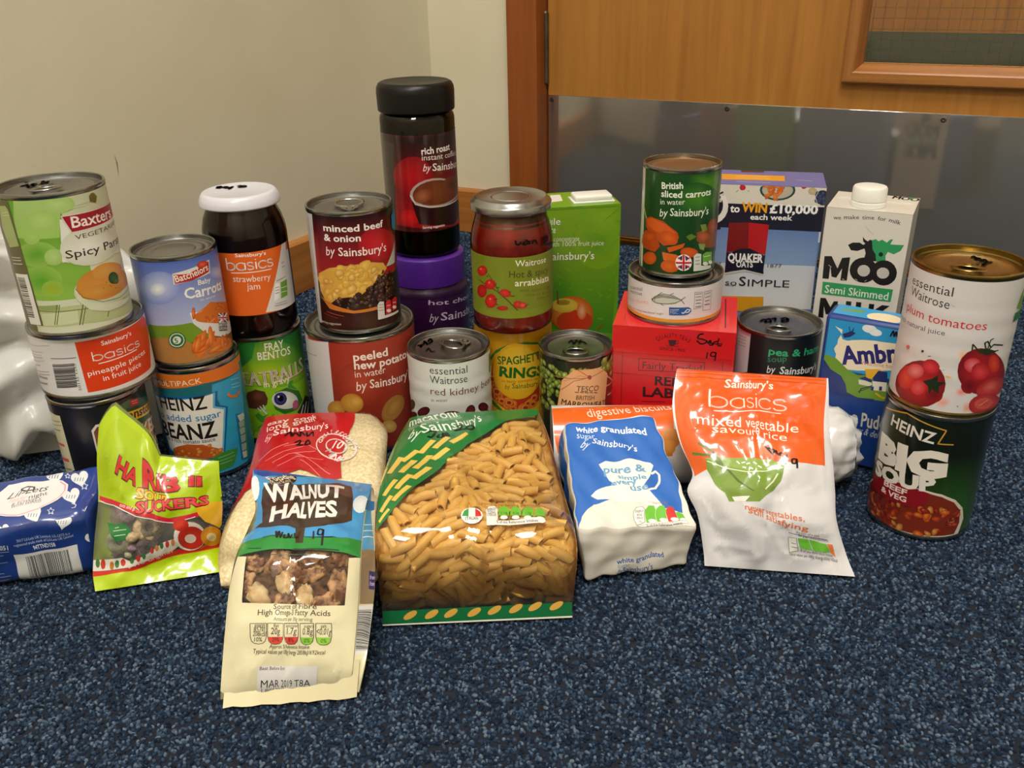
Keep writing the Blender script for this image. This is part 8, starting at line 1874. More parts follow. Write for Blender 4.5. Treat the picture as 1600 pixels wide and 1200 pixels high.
# door with a wired glass light
door = bpy.data.objects.new('door_1', None); COL.objects.link(door); door.location = (CX, CY, 0); door.rotation_euler = (0, 0, AB); door['kind'] = 'structure'
x0, x1, wx0, wx1, wz0, wz1, y0, y1 = .1925, 1.0145, .6370, .8900, .2750, 1.75, DO, DO+.044
leaf = merge(box(x0, wx0, y0, y1, .009, 2.03), box(wx1, x1, y0, y1, .009, 2.03), box(wx0, wx1, y0, y1, .009, wz0), box(wx0, wx1, y0, y1, wz1, 2.03))
mesh_obj('door_leaf', *leaf, OAK, door, False)
bevel_box('kick_plate', x0+.0003, x1-.002, y0-.0016, y0-.0001, .012, .220, .0005, STEEL, door, 1)
for sx in (.1993, .4683, .7473, .999):
    for sz in (.2127, .02):
        V, F = lathe([(0, -.0001), (.0034, -.0001), (.0036, .0004), (.0020, .0009), (.0010, .0005), (0, .0004)], 16)
        mesh_obj('screw', [(sx+a, y0-.0016-c, sz+b) for a, b, c in V], [tuple(reversed(f)) for f in F], HINGE, door, True, 40)
def bead(ang, a, b, z, mat):
    """mitred glazing bead, profile (inset towards the glass, proud of the door)"""
    pr = [(-.0195, 0), (-.0205, .011), (-.0185, .0125), (-.0075, .0135), (-.0055, .012), (.0025, -.004), (.0025, -.012)]
    V = []
    for e, sgn in ((a, 1), (b, -1)):
        for i, o in pr: V.append((e+sgn*i, y0-o, z+i))
    n = len(pr); F = [tuple(range(n-1, -1, -1)), tuple(range(n, 2*n))]+[(i, (i+1) % n, (i+1) % n+n, i+n) for i in range(n)]
    if ang == 'b': W = V
    elif ang == 't': W = [(x, y, 2*((wz0+wz1)/2)-zz) for x, y, zz in V]; F = [tuple(reversed(f)) for f in F]
    elif ang == 'l': W = [(wx0+(zz-z), y, x) for x, y, zz in V]; F = [tuple(reversed(f)) for f in F]
    else: W = [(wx1-(zz-z), y, x) for x, y, zz in V]
    return mesh_obj('glazing_bead', W, F, mat, door, False)
BEADV = wood('bead_wood_upright', '8a5428', '9c6432', 'ac743c', (90, 90, 6))
bead('b', wx0, wx1, wz0, BEADW); bead('t', wx0, wx1, wz0, BEADW); bead('l', wz0, wz1, wz0, BEADV); bead('r', wz0, wz1, wz0, BEADV)
mesh_obj('glass_pane', *box(wx0-.002, wx1+.002, y0+.006, y0+.012, wz0-.002, wz1+.002), clear('wired_glass', (.86, .88, .80), .05, 1.5, .02), door, False)
wires = []
for k in range(20): wires.append(box(wx0+.0068+k*.0127, wx0+.0073+k*.0127, y0+.0086, y0+.0092, wz0, wz1))
for k in range(116): wires.append(box(wx0, wx1, y0+.0086, y0+.0092, wz0+.006+k*.0127, wz0+.0065+k*.0127))
w_ = mesh_obj('wire_mesh', *merge(*wires), HINGE, door, False); w_['kind'] = 'stuff'
hz = [.2356, .258, .280, .3080, .3383]
V, F = lathe([(0, .2352), (.0030, .2352), (.0048, .2375), (.0048, .2600), (.0044, .2602), (.0044, .2606), (.0048, .2608), (.0048, .3120), (.0044, .3122), (.0044, .3126), (.0048, .3128), (.0048, .3362), (.0030, .3385), (0, .3385)], 20)
hg = mesh_obj('hinge', [(x+.1905, y+y0-.0052, z) for x, y, z in V], F, HINGE, door, True, 35)
mesh_obj('hinge_leaf', *box(.1900, .1924, y0-.004, y0+.03, .236, .338), HINGE, hg, False)
struct('trim_4', *merge(box(.1905, 1.0175, DO-.004, DO+.05, -.003, .004), box(.1905, 1.0175, DO+.004, DO+.04, .004, .0055)), BRASS, loc=(CX, CY, 0), rz=AB)
# corridor seen through the glass: the far side has its own door with a kick plate
cy = DO+1.2
struct('wall_corridor', *merge(box(-.3, 2.6, cy, cy+.1, -.05, HT)), wood('far_door_wood', '8a5420', '9a6228', 'a87034', (60, 60, 3)), loc=(CX, CY, 0), rz=AB)
struct('trim_5', *box(-.2, 2.5, cy-.004, cy-.0005, .0, .221), plain('far_kick_plate', '4c5044', .45, .3), loc=(CX, CY, 0), rz=AB)
struct('wall_corridor_left', *box(-.1, 0, .1, cy, -.05, HT), PAINT, loc=(CX, CY, 0), rz=AB)
# scuffs on the left wall
def scuff(px, pz, pts, w):
    V, F = tube([(px+a, -.0003, pz+b) for a, b in pts], [w*.3]+[w]*(len(pts)-2)+[w*.3], 6, flat=.12)
    mesh_obj('scuff_mark', [(x, -.0002+(y+.0003)*.15, z) for x, y, z in V], F, plain('scuff', '8f7f62', .7), bpy.data.objects['wall_left'], True)
for px, pz, pts, w in ((-.905, .250, [(0, 0), (.002, -.004), (.005, -.010), (.006, -.014)], .0009), (-.60, .215, [(0, .018), (.001, .008), (.0, -.006)], .0008), (-.79, .19, [(0, .006), (.004, -.004)], .001),
        (-.93, .36, [(0, 0), (.001, -.008)], .0009), (-.70, .24, [(0, 0), (.01, -.002)], .001)): scuff(px, pz, pts, w)
# carpet pile: loops nobody could count
def carpet_pile():
    m, nt, b, new, link = nmat('carpet_loops'); setp(b, .95, spec=.12)
    oi = new('ShaderNodeObjectInfo'); r = new('ShaderNodeValToRGB'); e = r.color_ramp.elements
    e[0].color = (*lin('121d2e'), 1); e[1].position = .97; e[1].color = (*lin('5f7085'), 1)
    for p, c in ((.3, '1e2d43'), (.55, '2b3d55'), (.8, '3f5067')): k = e.new(p); k.color = (*lin(c), 1)
    link(oi.outputs['Random'], r.inputs[0]); link(r.outputs[0], b.inputs['Base Color'])
    g = bpy.data.node_groups.new('loop_pile', 'GeometryNodeTree'); g.interface.new_socket('Geometry', in_out='OUTPUT', socket_type='NodeSocketGeometry')
    N, Lk = g.nodes.new, g.links.new
    out = N('NodeGroupOutput'); tot = None
    jn = N('GeometryNodeJoinGeometry')
    for (sx, sy, cx, cy_, dens, rad) in ((1.75, .62, .08, .60, 230000, .00125), (2.1, .62, .05, 1.22, 130000, .0016)):
        gr = N('GeometryNodeMeshGrid'); gr.inputs[0].default_value = sx; gr.inputs[1].default_value = sy; gr.inputs[2].default_value = 2; gr.inputs[3].default_value = 2
        tr = N('GeometryNodeTransform'); tr.inputs['Translation'].default_value = (cx, cy_, -.0022); Lk(gr.outputs[0], tr.inputs[0])
        ds = N('GeometryNodeDistributePointsOnFaces'); ds.inputs['Density'].default_value = dens; Lk(tr.outputs[0], ds.inputs[0])
        ic = N('GeometryNodeMeshIcoSphere'); ic.inputs[0].default_value = rad; ic.inputs[1].default_value = 2
        ip = N('GeometryNodeInstanceOnPoints'); Lk(ds.outputs[0], ip.inputs['Points'])
        sm_ = N('GeometryNodeSetMaterial'); sm_.inputs['Material'].default_value = m; Lk(ic.outputs[0], sm_.inputs[0]); Lk(sm_.outputs[0], ip.inputs['Instance'])
        rr = N('FunctionNodeRandomValue'); rr.data_type = 'FLOAT_VECTOR'; rr.inputs[0].default_value = (-.5, -.5, 0); rr.inputs[1].default_value = (.5, .5, 6.28); Lk(rr.outputs[0], ip.inputs['Rotation'])
        rs = N('FunctionNodeRandomValue'); rs.data_type = 'FLOAT_VECTOR'; rs.inputs[0].default_value = (.8, .6, .7); rs.inputs[1].default_value = (1.5, 1.0, 1.35); Lk(rs.outputs[0], ip.inputs['Scale'])
        Lk(ip.outputs[0], jn.inputs[0])
    Lk(jn.outputs[0], out.inputs[0])
    me = bpy.data.meshes.new('carpet_pile'); me.from_pydata([(0, .9, -.0024), (.001, .9, -.0024), (0, .901, -.0024)], [], [(0, 1, 2)]); o = bpy.data.objects.new('carpet_pile', me); COL.objects.link(o)
    md = o.modifiers.new('pile', 'NODES'); md.node_group = g; o.parent = floor; o['kind'] = 'stuff'
    return o
carpet_pile()

# ---------------------------------------------------------------- tins
def tab_mesh(s=1.0, tilt=.10):
    ring = [(.0105*s*math.cos(t), -.004*s+.0085*s*math.sin(t), .0012) for t in np.linspace(0, 2*math.pi, 24, endpoint=False)]
    a = tube(ring, .0016*s, 8, True, .55)
    pl = [(-.0085*s, .001*s), (-.0060*s, .0085*s), (-.0035*s, .0115*s), (.0035*s, .0115*s), (.0060*s, .0085*s), (.0085*s, .001*s), (.004*s, .0042*s), (-.004*s, .0042*s)]
    n = len(pl); V = [(x, y, .0006) for x, y in pl]+[(x, y, .0016) for x, y in pl]
    b = (V, [tuple(reversed(range(n))), tuple(range(n, 2*n))]+[(i, (i+1) % n, (i+1) % n+n, i+n) for i in range(n)])
    c = lathe([(0, 0), (.003*s, 0), (.003*s, .0022), (.0015*s, .0026), (0, .0026)], 14); c = ([(x, y+.0085*s, z) for x, y, z in c[0]], c[1])
    V, F = merge(a, b, c); return [(x, y, z+max(0, -(y-.01*s))*tilt) for x, y, z in V], F

def tin(key, label, tab=None, metal=None, lidmat=None, plain_lid=False, labmat=None, name='food_tin', write=False):
    x, y, z, R, H = TINS[key]; ft = face_turn(x, y)
    t = thing(name, label, 'tin', (x, y, z), ft)
    mt = metal or M.tin; Rb = R-.0006
    body = lathe([(R-.004, .0030), (R-.003, .0004), (R-.0012, 0), (R-.0002, .0006), (R, .0018), (R-.0002, .0030), (Rb, .0040), (Rb, H-.0040), (R-.0002, H-.0030), (R, H-.0018), (R-.0003, H-.0004), (R-.0011, H), (R-.0019, H-.0005), (R-.0021, H-.0045)], 64, True, False)
    mesh_obj('body', *body, mt, t, True, 50)
    lm = lidmat or M.tin_dark
    if plain_lid: pr = [(R-.0021, H-.0040), (R-.0026, H-.0048), (R-.0034, H-.0048), (R-.0050, H-.0036), (R-.0085, H-.0034), (R-.0095, H-.0042), (R-.0105, H-.0034), (R-.016, H-.0034), (R-.017, H-.0041), (R-.018, H-.0034), (0, H-.0034)]
    else: pr = [(R-.0021, H-.0040), (R-.0026, H-.0052), (R-.0036, H-.0052), (R-.0048, H-.0042), (R-.0070, H-.0042), (R-.0082, H-.0036), (R-.0094, H-.0044), (R-.020, H-.0046), (0, H-.0046)]
    lid = mesh_obj('lid', *lathe(pr[::-1], 64, False, False), lm, t, True, 50)
    lid.data.flip_normals()
    if tab is not None:
        sc, px, py, rz = tab; V, F = tab_mesh(sc); c, s = math.cos(rz), math.sin(rz)
        mesh_obj('pull_tab', [(px+a*c-b*s, py+a*s+b*c, H-.0046+q) for a, b, q in V], F, lidmat if lidmat and lidmat is not M.tin_dark else M.tin, t, True, 45)
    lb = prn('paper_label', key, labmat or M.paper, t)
    if write:
        prn('pen_date', key+'_lid', M.ink_print, lid)
    return t
M.ink_print = printed('pen_on_lid', .5)

tin('branston', 'black baked beans tin, lowest in the far left stack of three', labmat=M.gloss)
tin('pineapple', 'wide shallow orange and white pineapple tin in the middle of the far left stack', labmat=M.paper)
tin('baxters', 'pale green soup tin with a soup bowl picture, top of the far left stack', tab=(1.0, -.004, -.006, .3), labmat=M.paper, write=True)
tin('beanz', 'turquoise beans tin with white panel, under the baby carrots tin', labmat=M.paper)
tin('batch', 'sky blue baby carrots tin standing on the turquoise beans tin', plain_lid=True, labmat=M.paper)
tin('fray', 'bright green meatballs tin with an eyeball picture, under the jam jar', labmat=M.gloss)
tin('pot', 'largest tin, reddish brown label with potatoes, under the minced beef tin', plain_lid=True, labmat=M.paper)
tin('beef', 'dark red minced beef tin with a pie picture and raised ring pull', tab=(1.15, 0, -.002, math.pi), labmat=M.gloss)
tin('kid', 'white ribbed kidney beans tin with ring pull, left of the yellow tin', tab=(1.1, .008, .004, -.95), labmat=M.paper, write=True)
tin('spag', 'yellow spaghetti rings tin under the tomato sauce jar', labmat=M.gloss)
tin('marr', 'marrowfat peas tin with tan tag picture, in front of the green juice carton', tab=(1.0, 0, -.010, 0), labmat=M.gloss, write=True)
tin('tuna', 'low white tuna tin with fish picture, on top of the red tea box', labmat=M.paper, plain_lid=True)
tin('carrots', 'dark green sliced carrots tin standing on the tuna tin', lidmat=M.tin_brown, labmat=M.gloss)
tin('pea', 'black and white pea soup tin between red tea box and blue pudding carton', tab=(1.0, 0, -.012, 0), labmat=M.paper, write=True)
tin('heinz', 'dark green and brown beef soup tin, under the plum tomatoes at far right', labmat=M.gloss)
tin('plum', 'white plum tomatoes tin with gold lid, on top of the right hand stack', tab=(1.0, .0, -.012, 0), metal=M.tin_gold, lidmat=M.tin_gold, labmat=M.paper, write=True)

# ---------------------------------------------------------------- jars
def jar(key, label, prof, fill, fmat, name, lidprof, lidmat, labmat=M.paper, glass=True, paper=True):
    x, y, z, R, H = JARS[key]; t = thing(name, label, 'jar', (x, y, z), face_turn(x, y))
    if glass: mesh_obj('glass_body', *lathe(prof, 64, True, False), M.glass, t, True, 60)
    mesh_obj('contents' if glass else 'tub', *lathe(fill, 64, True, True), fmat, t, True, 60)
    lid = mesh_obj('lid', *lathe(lidprof, 64, True, True), lidmat, t, True, 35)
    if paper: prn('paper_label', key, labmat, t)
    return t, lid
R = .0368
p = [(.030, .0015), (.033, 0), (R-.001, .003), (R, .010), (R, .089), (R-.0007, .097), (R-.003, .106), (R-.0062, .1130), (R-.0072, .1165), (R-.0072, .121)]
tj, lj = jar('jam', 'strawberry jam jar with white lid and orange label, on the green meatballs tin', p, [(max(r-.0009, 0), z+(.001 if i < 3 else 0)) for i, (r, z) in enumerate(p)], M.jam, 'jam_jar',
    [(.0270, .1172), (.0343, .1170), (.0351, .1180), (.0351, .1202), (.0344, .1224), (.0333, .1250), (.0320, .1270), (.0306, .1279), (.0285, .1280), (.0270, .1276), (0, .1276)], M.cap_white)
prn('pen_date', 'jam_lid', M.ink_print, lj)
R = .0372
p = [(.030, .0015), (.034, 0), (R-.001, .003), (R, .009), (R, .078), (R-.0005, .084), (R-.0022, .092), (R-.0045, .0995), (R-.0055, .1040), (R-.0055, .112)]
ta, la = jar('arr', 'tomato sauce jar with silver lid and olive label, on the yellow tin', p, [(max(r-.0012, 0), z+(.001 if i < 3 else 0)) for i, (r, z) in enumerate(p[:8])], M.sauce, 'sauce_jar',
    [(.026, .1082), (.0353, .1080), (.0361, .1090), (.0361, .1138), (.0353, .1150), (.0338, .1156), (.0322, .1180), (.0310, .1187), (.0296, .1181), (.0180, .1174), (.0172, .1180), (.0164, .1174), (0, .1174)], M.lid_silver)
mesh_obj('sauce_rim', *lathe([(.030, .094), (R-.0042, .0962), (R-.0068, .1010), (.028, .1045), (.010, .1025), (0, .1025)], 48), M.sauce_top, ta, True, 60)
prn('pen_date', 'arr_glass', M.ink_print, ta)
R = .0455
p = [(.036, .001), (.041, 0), (R, .003), (R, .083), (R-.0012, .0875), (R-.004, .0900), (R-.004, .0925)]
th, lh = jar('hotchoc', 'dark purple hot chocolate jar with purple lid, under the tall coffee jar', p, p, M.plas_purple, 'hot_chocolate_jar',
    [(.038, .0915), (.0415, .0913), (.0428, .0923), (.0428, .1185), (.0420, .1220), (.0400, .1238), (.036, .1245), (0, .1245)], M.cap_purple, M.film, False)
R = .0390
p = [(.032, .002), (.035, 0), (R-.001, .003), (R, .008), (R, .1425), (R-.001, .1460), (R-.004, .1490), (R-.005, .1525)]
tc, lc = jar('coffee', 'tall instant coffee jar with black lid, tallest item in the group', p, [(.030, .004), (.0345, .004), (.0358, .010), (.0358, .140), (.033, .1445), (0, .146)], M.coffee, 'coffee_jar',
    [(.036, .1497), (.0388, .1495), (.0398, .1507), (.0402, .1685), (.0396, .1730), (.0378, .1765), (.0350, .1780), (.0320, .1773), (0, .1771)], M.cap_black, M.film)

# ---------------------------------------------------------------- boxes and cartons
def carton(key, name, label, cat, base, bev, mat, faces=('', '_top')):
    x, y, tdeg, W, D, H = BOXES[key]; t = thing(name, label, cat, (x, y, 0), math.radians(tdeg))
    bevel_box('carton', 0, W, 0, D, 0, H, bev, base, t)
    for f in faces: prn({'': 'front_print', '_top': 'top_print', '_side': 'side_print', '_back': 'back_print'}[f], key+f, mat, t)
    return t
tt = carton('tea', 'tea_box', 'red tea bag box supporting the tuna and sliced carrots tins', 'box', plain('red_card', 'd0121c', .3, coat=.4), .0012, M.film)
# clear wrap and lid line of the tea box
x, y, tdeg, W, D, H = BOXES['tea']
bevel_box('lid_lip', -.0006, W+.0006, -.0005, D+.0005, H-.0465, H-.0458, .0002, plain('red_card_edge', 'a80e18', .4), tt, 1)
carton('quaker', 'porridge_box', 'blue and white porridge oats box with red badge, behind the tea box', 'box', plain('blue_card', '5d6cab', .4), .0010, M.card)
tm = carton('moo', 'milk_carton', 'white milk carton with white screw cap and cow head print', 'carton', plain('cream_card', 'd6d2ca', .4), .0025, M.card, ('', '_top', '_side', '_back'))
cap = [(.0145, 0), (.0155, .0005), (.0155, .0045), (.0149, .0050), (.0149, .0056), (.0153, .0062), (.0150, .0165), (.0140, .0180), (.0125, .0184), (0, .0184)]
V, F = lathe(cap, 48); mesh_obj('screw_cap', [(a+.0330, b+.0185, c+.203) for a, b, c in V], F, M.white_plastic, tm, True, 35)
V, F = box(.004, .070, .0395, .0405, .203, .2042); mesh_obj('top_seam', V, F, plain('cream_card_edge', 'd8d4cc', .5), tm, False)
ta2 = thing('pudding_carton', 'blue rice pudding carton with cloud and cottage picture, left of the soup tin stack', 'carton', (BOXES['amb'][0], BOXES['amb'][1], 0), math.radians(BOXES['amb'][2]))
x, y, tdeg, W, D, H = BOXES['amb']
bevel_box('carton', 0, W, 0, D, 0, H, .0045, plain('blue_carton', '1a3f8a', .4, coat=.2), ta2, 4)
amb = SURF['amb'][0]; e = .00025
amb_s = surf_plane((.0035, -e, .0035), (1, 0, 0), (0, 0, 1), W-.007, H-.007); amb_s.U0, amb_s.U1, amb_s.V0, amb_s.V1 = 3.5, W*1000-3.5, 3.5, H*1000-3.5
art('front_print', amb_s, ART['amb'], M.card, ta2)
at_ = surf_plane((.0042, .0042, H+e), (1, 0, 0), (0, 1, 0), W-.0084, D-.0084); at_.U0, at_.U1, at_.V0, at_.V1 = 4.2, W*1000-4.2, 4.2, D*1000-4.2
art('top_print', at_, ART['amb_top'], M.card, ta2)
tjc = carton('juice', 'juice_carton', 'green apple juice carton with white flip cap, behind the peas tin', 'carton', plain('green_carton', '5f9a1c', .4, coat=.2), .0015, M.card)
x, y, tdeg, W, D, H = BOXES['juice']
capm = bevel_box('flip_cap', .052, .090, .010, .032, H+.0016, H+.0072, .0022, M.white_plastic, tjc, 3)
bevel_box('cap_base', .050, .092, .008, .034, H+.0001, H+.0018, .0006, M.white_plastic, tjc, 2)
# ---------------------------------------------------------------- bags and pouches
def grid_faces(nv, nu, off=0, flip=False):
    F = []
    for j in range(nv):
        for i in range(nu):
            a = off+j*(nu+1)+i; q = (a, a+1, a+nu+2, a+nu+1); F.append(q[::-1] if flip else q)
    return F

def tri_grid_faces(nv, nu):
    F = []
    for j in range(nv):
        for i in range(nu):
            a = j*(nu+1)+i; F += [(a, a+1, a+nu+2), (a, a+nu+2, a+nu+1)]
    return F

def bag_body(name, key, mat, parent, inset=.0, back_min=.0006, mi_front=None):
    """front and back sheet joined round the edge"""
    s = SURF[key][0]; Fg, Bg = s.G-s.N*inset, s.B.copy(); nv, nu = s.nv, s.nu
    Bg = np.where((np.linalg.norm(Bg-s.G, axis=2) < back_min)[..., None], s.G-s.N*back_min, Bg); Bg[..., 2] = np.maximum(Bg[..., 2], .0006)
    Fg = Fg.copy(); Fg[..., 2] = np.maximum(Fg[..., 2], .0008)
    V = list(Fg.reshape(-1, 3))+list(Bg.reshape(-1, 3)); n = (nv+1)*(nu+1)
    F = tri_grid_faces(nv, nu)+[tuple(i+n for i in f[::-1]) for f in tri_grid_faces(nv, nu)]
    m = [0]*(2*nv*nu)+[1]*(2*nv*nu)
    rim = [i for i in range(nu)]; W = nu+1
    for i in range(nu): F += [(i+1, i, n+i, n+i+1), (nv*W+i, nv*W+i+1, n+nv*W+i+1, n+nv*W+i)]; m += [1, 1]
    for j in range(nv): F += [(j*W, (j+1)*W, n+(j+1)*W, n+j*W), ((j+1)*W+nu, j*W+nu, n+j*W+nu, n+(j+1)*W+nu)]; m += [1, 1]
    return mesh_obj(name, V, F, mat, parent, True, 70, mi=m if isinstance(mat, (list, tuple)) else None)

def under(name, key, d, mat, parent, rng=(0, 1, 0, 1), lump=0, seed=0):
    """what fills a clear bag, just under its front sheet"""
    s = SURF[key][0]; a0, a1, b0, b1 = rng; nu, nv = 40, 46
    u, v = np.meshgrid(s.U0+(s.U1-s.U0)*np.linspace(a0, a1, nu+1), s.V0+(s.V1-s.V0)*np.linspace(b0, b1, nv+1))
    P, N = s.at(u, v); rs = np.random.RandomState(seed); P = P-N*(d+lump*np.abs(vnoise(rs, nv, nu, 14, 12)))[..., None]
    P[..., 2] = np.maximum(P[..., 2], .001)
    return mesh_obj(name, P.reshape(-1, 3), grid_faces(nv, nu), mat, parent, True)

base = lambda k: tuple(SURF[k][1][:3])
# rice: white grains through a clear film, red print
tr_ = thing('rice_bag', 'clear bag of white rice with red print, behind the walnut packet', 'bag', base('rice'))
bag_body('film', 'rice', M.film_clear, tr_)
bag_body('rice_grains', 'rice', M.rice_m, tr_, inset=.0012)['kind'] = 'stuff'
prn('printed_film', 'rice', M.film, tr_, first=1.2e-4)
# walnuts
tw = thing('walnut_pouch', 'walnut halves pouch with blue top and cream base, in front of the rice', 'pouch', base('walnut'))
cream_film = plain('cream_film', 'dcd2ac', .35, coat=.4)
s = SURF['walnut'][0]
bag_body('pouch_body', 'walnut', [M.film_clear, cream_film], tw)
prn('printed_film', 'walnut', M.film, tw, first=1.2e-4)
crumb = under('walnut_crumbs', 'walnut', .0055, M.walnut_deep, tw, (.05, .97, .27, .50), .003, 5); crumb['kind'] = 'stuff'
def nut_mesh(seed):
    rnd = random.Random(seed); bm = bmesh.new(); bmesh.ops.create_icosphere(bm, subdivisions=3, radius=1)
    k = [rnd.uniform(0, 6) for _ in range(6)]
    for v in bm.verts:
        c = v.co; w = abs(math.sin(4.2*c.x+k[0]+1.3*math.sin(3.1*c.z+k[1])))*abs(math.sin(3.6*c.z-2.1*c.y+k[2]))
        f = .70+.38*w**.7+.05*math.sin(9*c.x+k[3])*math.sin(8*c.y+k[4])+.03*math.sin(17*c.z+k[5])
        if abs(c.y) < .16: f *= .78
        v.co = Vector((c.x*1.45*f, c.y*.85*f, c.z*.55*f))
    bm.verts.index_update(); V = [tuple(v.co*.0088) for v in bm.verts]; F = [tuple(v.index for v in f.verts) for f in bm.faces]; bm.free(); return V, F
nuts = []
for i in range(4): nuts.append(nut_mesh(i))
rnd = random.Random(12); spots = []
for _ in range(900):
    a, b = rnd.uniform(.13, .89), rnd.uniform(.305, .475)
    if all(math.hypot((a-q[0])*82, (b-q[1])*185) > 11.0 for q in spots): spots.append((a, b))
    if len(spots) > 22: break
meshes = {}
for i, (a, b) in enumerate(spots):
    P, N = s.at(np.array(a*s.U1), np.array(b*s.V1)); k = i % 4; mt = M.walnut_pale if i % 5 == 1 else M.walnut
    if (k, mt.name) not in meshes:
        o = mesh_obj('walnut_piece', *nuts[k], mt, tw, True); meshes[(k, mt.name)] = o
    else:
        o = meshes[(k, mt.name)].copy(); COL.objects.link(o); o.parent = tw
    q = Vector(N).to_track_quat('Z', 'Y'); from_z = Matrix.Rotation(rnd.uniform(0, 6.28), 4, 'Z')
    o.matrix_local = Matrix.Translation(Vector(P)-Vector(N)*(.0052+.0015*rnd.random())) @ q.to_matrix().to_4x4() @ from_z @ Matrix.Scale(rnd.uniform(.75, 1.02), 4)
# folded bottom layer of the pouch and its side gusset strip
fb = np.array(ST['walnut_back']); b0 = np.array(base('walnut'))
q = np.array([fb[0, :3], fb[0, 3:6], fb[1, 3:6], fb[1, :3]])-b0
nn = np.cross(q[1]-q[0], q[3]-q[0]); nn /= np.linalg.norm(nn)
nx_ = 14; top_ = [q[0]+(q[1]-q[0])*i/nx_+np.array([0, .0008*math.sin(i*1.9), .0005*abs(math.sin(i*2.3))]) for i in range(nx_+1)]; bot_ = [q[3]+(q[2]-q[3])*i/nx_ for i in range(nx_+1)]
V = [p+nn*.0 for p in top_]+bot_; V += [p-nn*.0007 for p in V]; n = nx_+1
F = [(i, i+1, n+i+1, n+i) for i in range(nx_)]+[(2*n+i+1, 2*n+i, 3*n+i, 3*n+i+1) for i in range(nx_)]+[(i+1, i, 2*n+i, 2*n+i+1) for i in range(nx_)]
mesh_obj('bottom_seal', V, F, cream_film, tw, True, 40)
s_ = SURF['gusset'][0]; G = s_.G.reshape(-1, 3); n = len(G); off = s_.N.reshape(-1, 3)*.0006
gus = mesh_obj('side_gusset', list(G)+list(G-off), grid_faces(s_.nv, s_.nu)+grid_faces(s_.nv, s_.nu, n, True), cream_film, tw, True)
prn('gusset_print', 'gusset', M.film, gus, first=1e-4)
# pasta: tubes under a clear film
tp = thing('pasta_bag', 'large clear bag of pasta tubes with green corner print, front centre', 'bag', base('pasta'))
s = SURF['pasta'][0]
bag_body('film', 'pasta', M.film_clear, tp)
prn('printed_film', 'pasta', M.film, tp, first=1.5e-4)
V = np.array(ST['pasta_flap'])-np.concatenate([base('pasta')]*2+[[0, 0]])
nx_ = 20; row = lambda r, dz: [r[:3]+(r[3:6]-r[:3])*i/nx_+np.array([0, .0006*math.sin(i*1.7+dz), 0]) for i in range(nx_+1)]
q = row(V[0], 0)+row(V[1], 1); q += [p+np.array([0, .0006, .0001]) for p in q]; n = nx_+1
mesh_obj('bottom_seal', q, [(i, i+1, n+i+1, n+i) for i in range(nx_)]+[(2*n+i+1, 2*n+i, 3*n+i, 3*n+i+1) for i in range(nx_)], M.film_clear, tp, True)
prn('seal_print', 'pasta_flap', M.film, tp, first=9e-4)
bag_body('pasta_pieces', 'pasta', M.pasta_in, tp, inset=.0080)['kind'] = 'stuff'
def pasta_mesh(L, bend):
    V, F = [], []; sg, ns = 8, 3
    for ro in (.0035, .0024):
        for j in range(ns+1):
            t = j/ns-.5; z = bend*(1-(2*t)**2)*.0018; slant = .0012 if j in (0, ns) else 0
            for k in range(sg):
                c, s_ = math.cos(2*math.pi*k/sg), math.sin(2*math.pi*k/sg); V.append((t*L+c*slant, ro*c, ro*s_+z))
    n = sg*(ns+1)
    for j in range(ns):
        for k in range(sg):
            a, b = j*sg+k, j*sg+(k+1) % sg; F += [(a, b, b+sg, a+sg), (n+b, n+a, n+a+sg, n+b+sg)]
    for k in range(sg):
        b = (k+1) % sg; F += [(b, k, n+k, n+b), (ns*sg+k, ns*sg+b, n+ns*sg+b, n+ns*sg+k)]
    return V, F
rnd = random.Random(21); proto = []; spots = []
green = [(60, 660), (68, 440), (95, 260), (215, 95), (640, 70), (870, 55), (850, 90), (600, 180), (420, 300), (250, 440), (110, 600)]
gp = ART['pasta'][0][2]; gp = [(gp[i], gp[i+1]) for i in range(0, len(gp), 2)]
def inside(x, y, reg):
    r = False
    for (ax, ay), (bx, by) in zip(reg, reg[1:]+reg[:1]):
        if (ay > y) != (by > y) and x < (bx-ax)*(y-ay)/(by-ay)+ax: r = not r
    return r
gc = (sum(p[0] for p in gp)/len(gp), sum(p[1] for p in gp)/len(gp)); gs = [(gc[0]+(x-gc[0])*.93, gc[1]+(y-gc[1])*.93) for x, y in gp]
tries = 0
while len(spots) < 300 and tries < 60000:
    tries += 1; u, v = rnd.uniform(11, 119), rnd.uniform(3, 184); md = 7.8-4.6*min(1, tries/30000)
    if inside(u, v, gs): continue
    an = rnd.gauss(.1, .75) if rnd.random() < .75 else rnd.uniform(0, 3.14)
    c, s_ = math.cos(an), math.sin(an); ok = True
    for q in spots:
        d = math.hypot(u-q[0], v-q[1])
        if d < md or (d < 9.5 and q[3] < 2 and md > 5 and abs(math.sin(an-q[2])) > .5): ok = False; break
    if ok: spots.append((u, v, an, len(spots)//100))
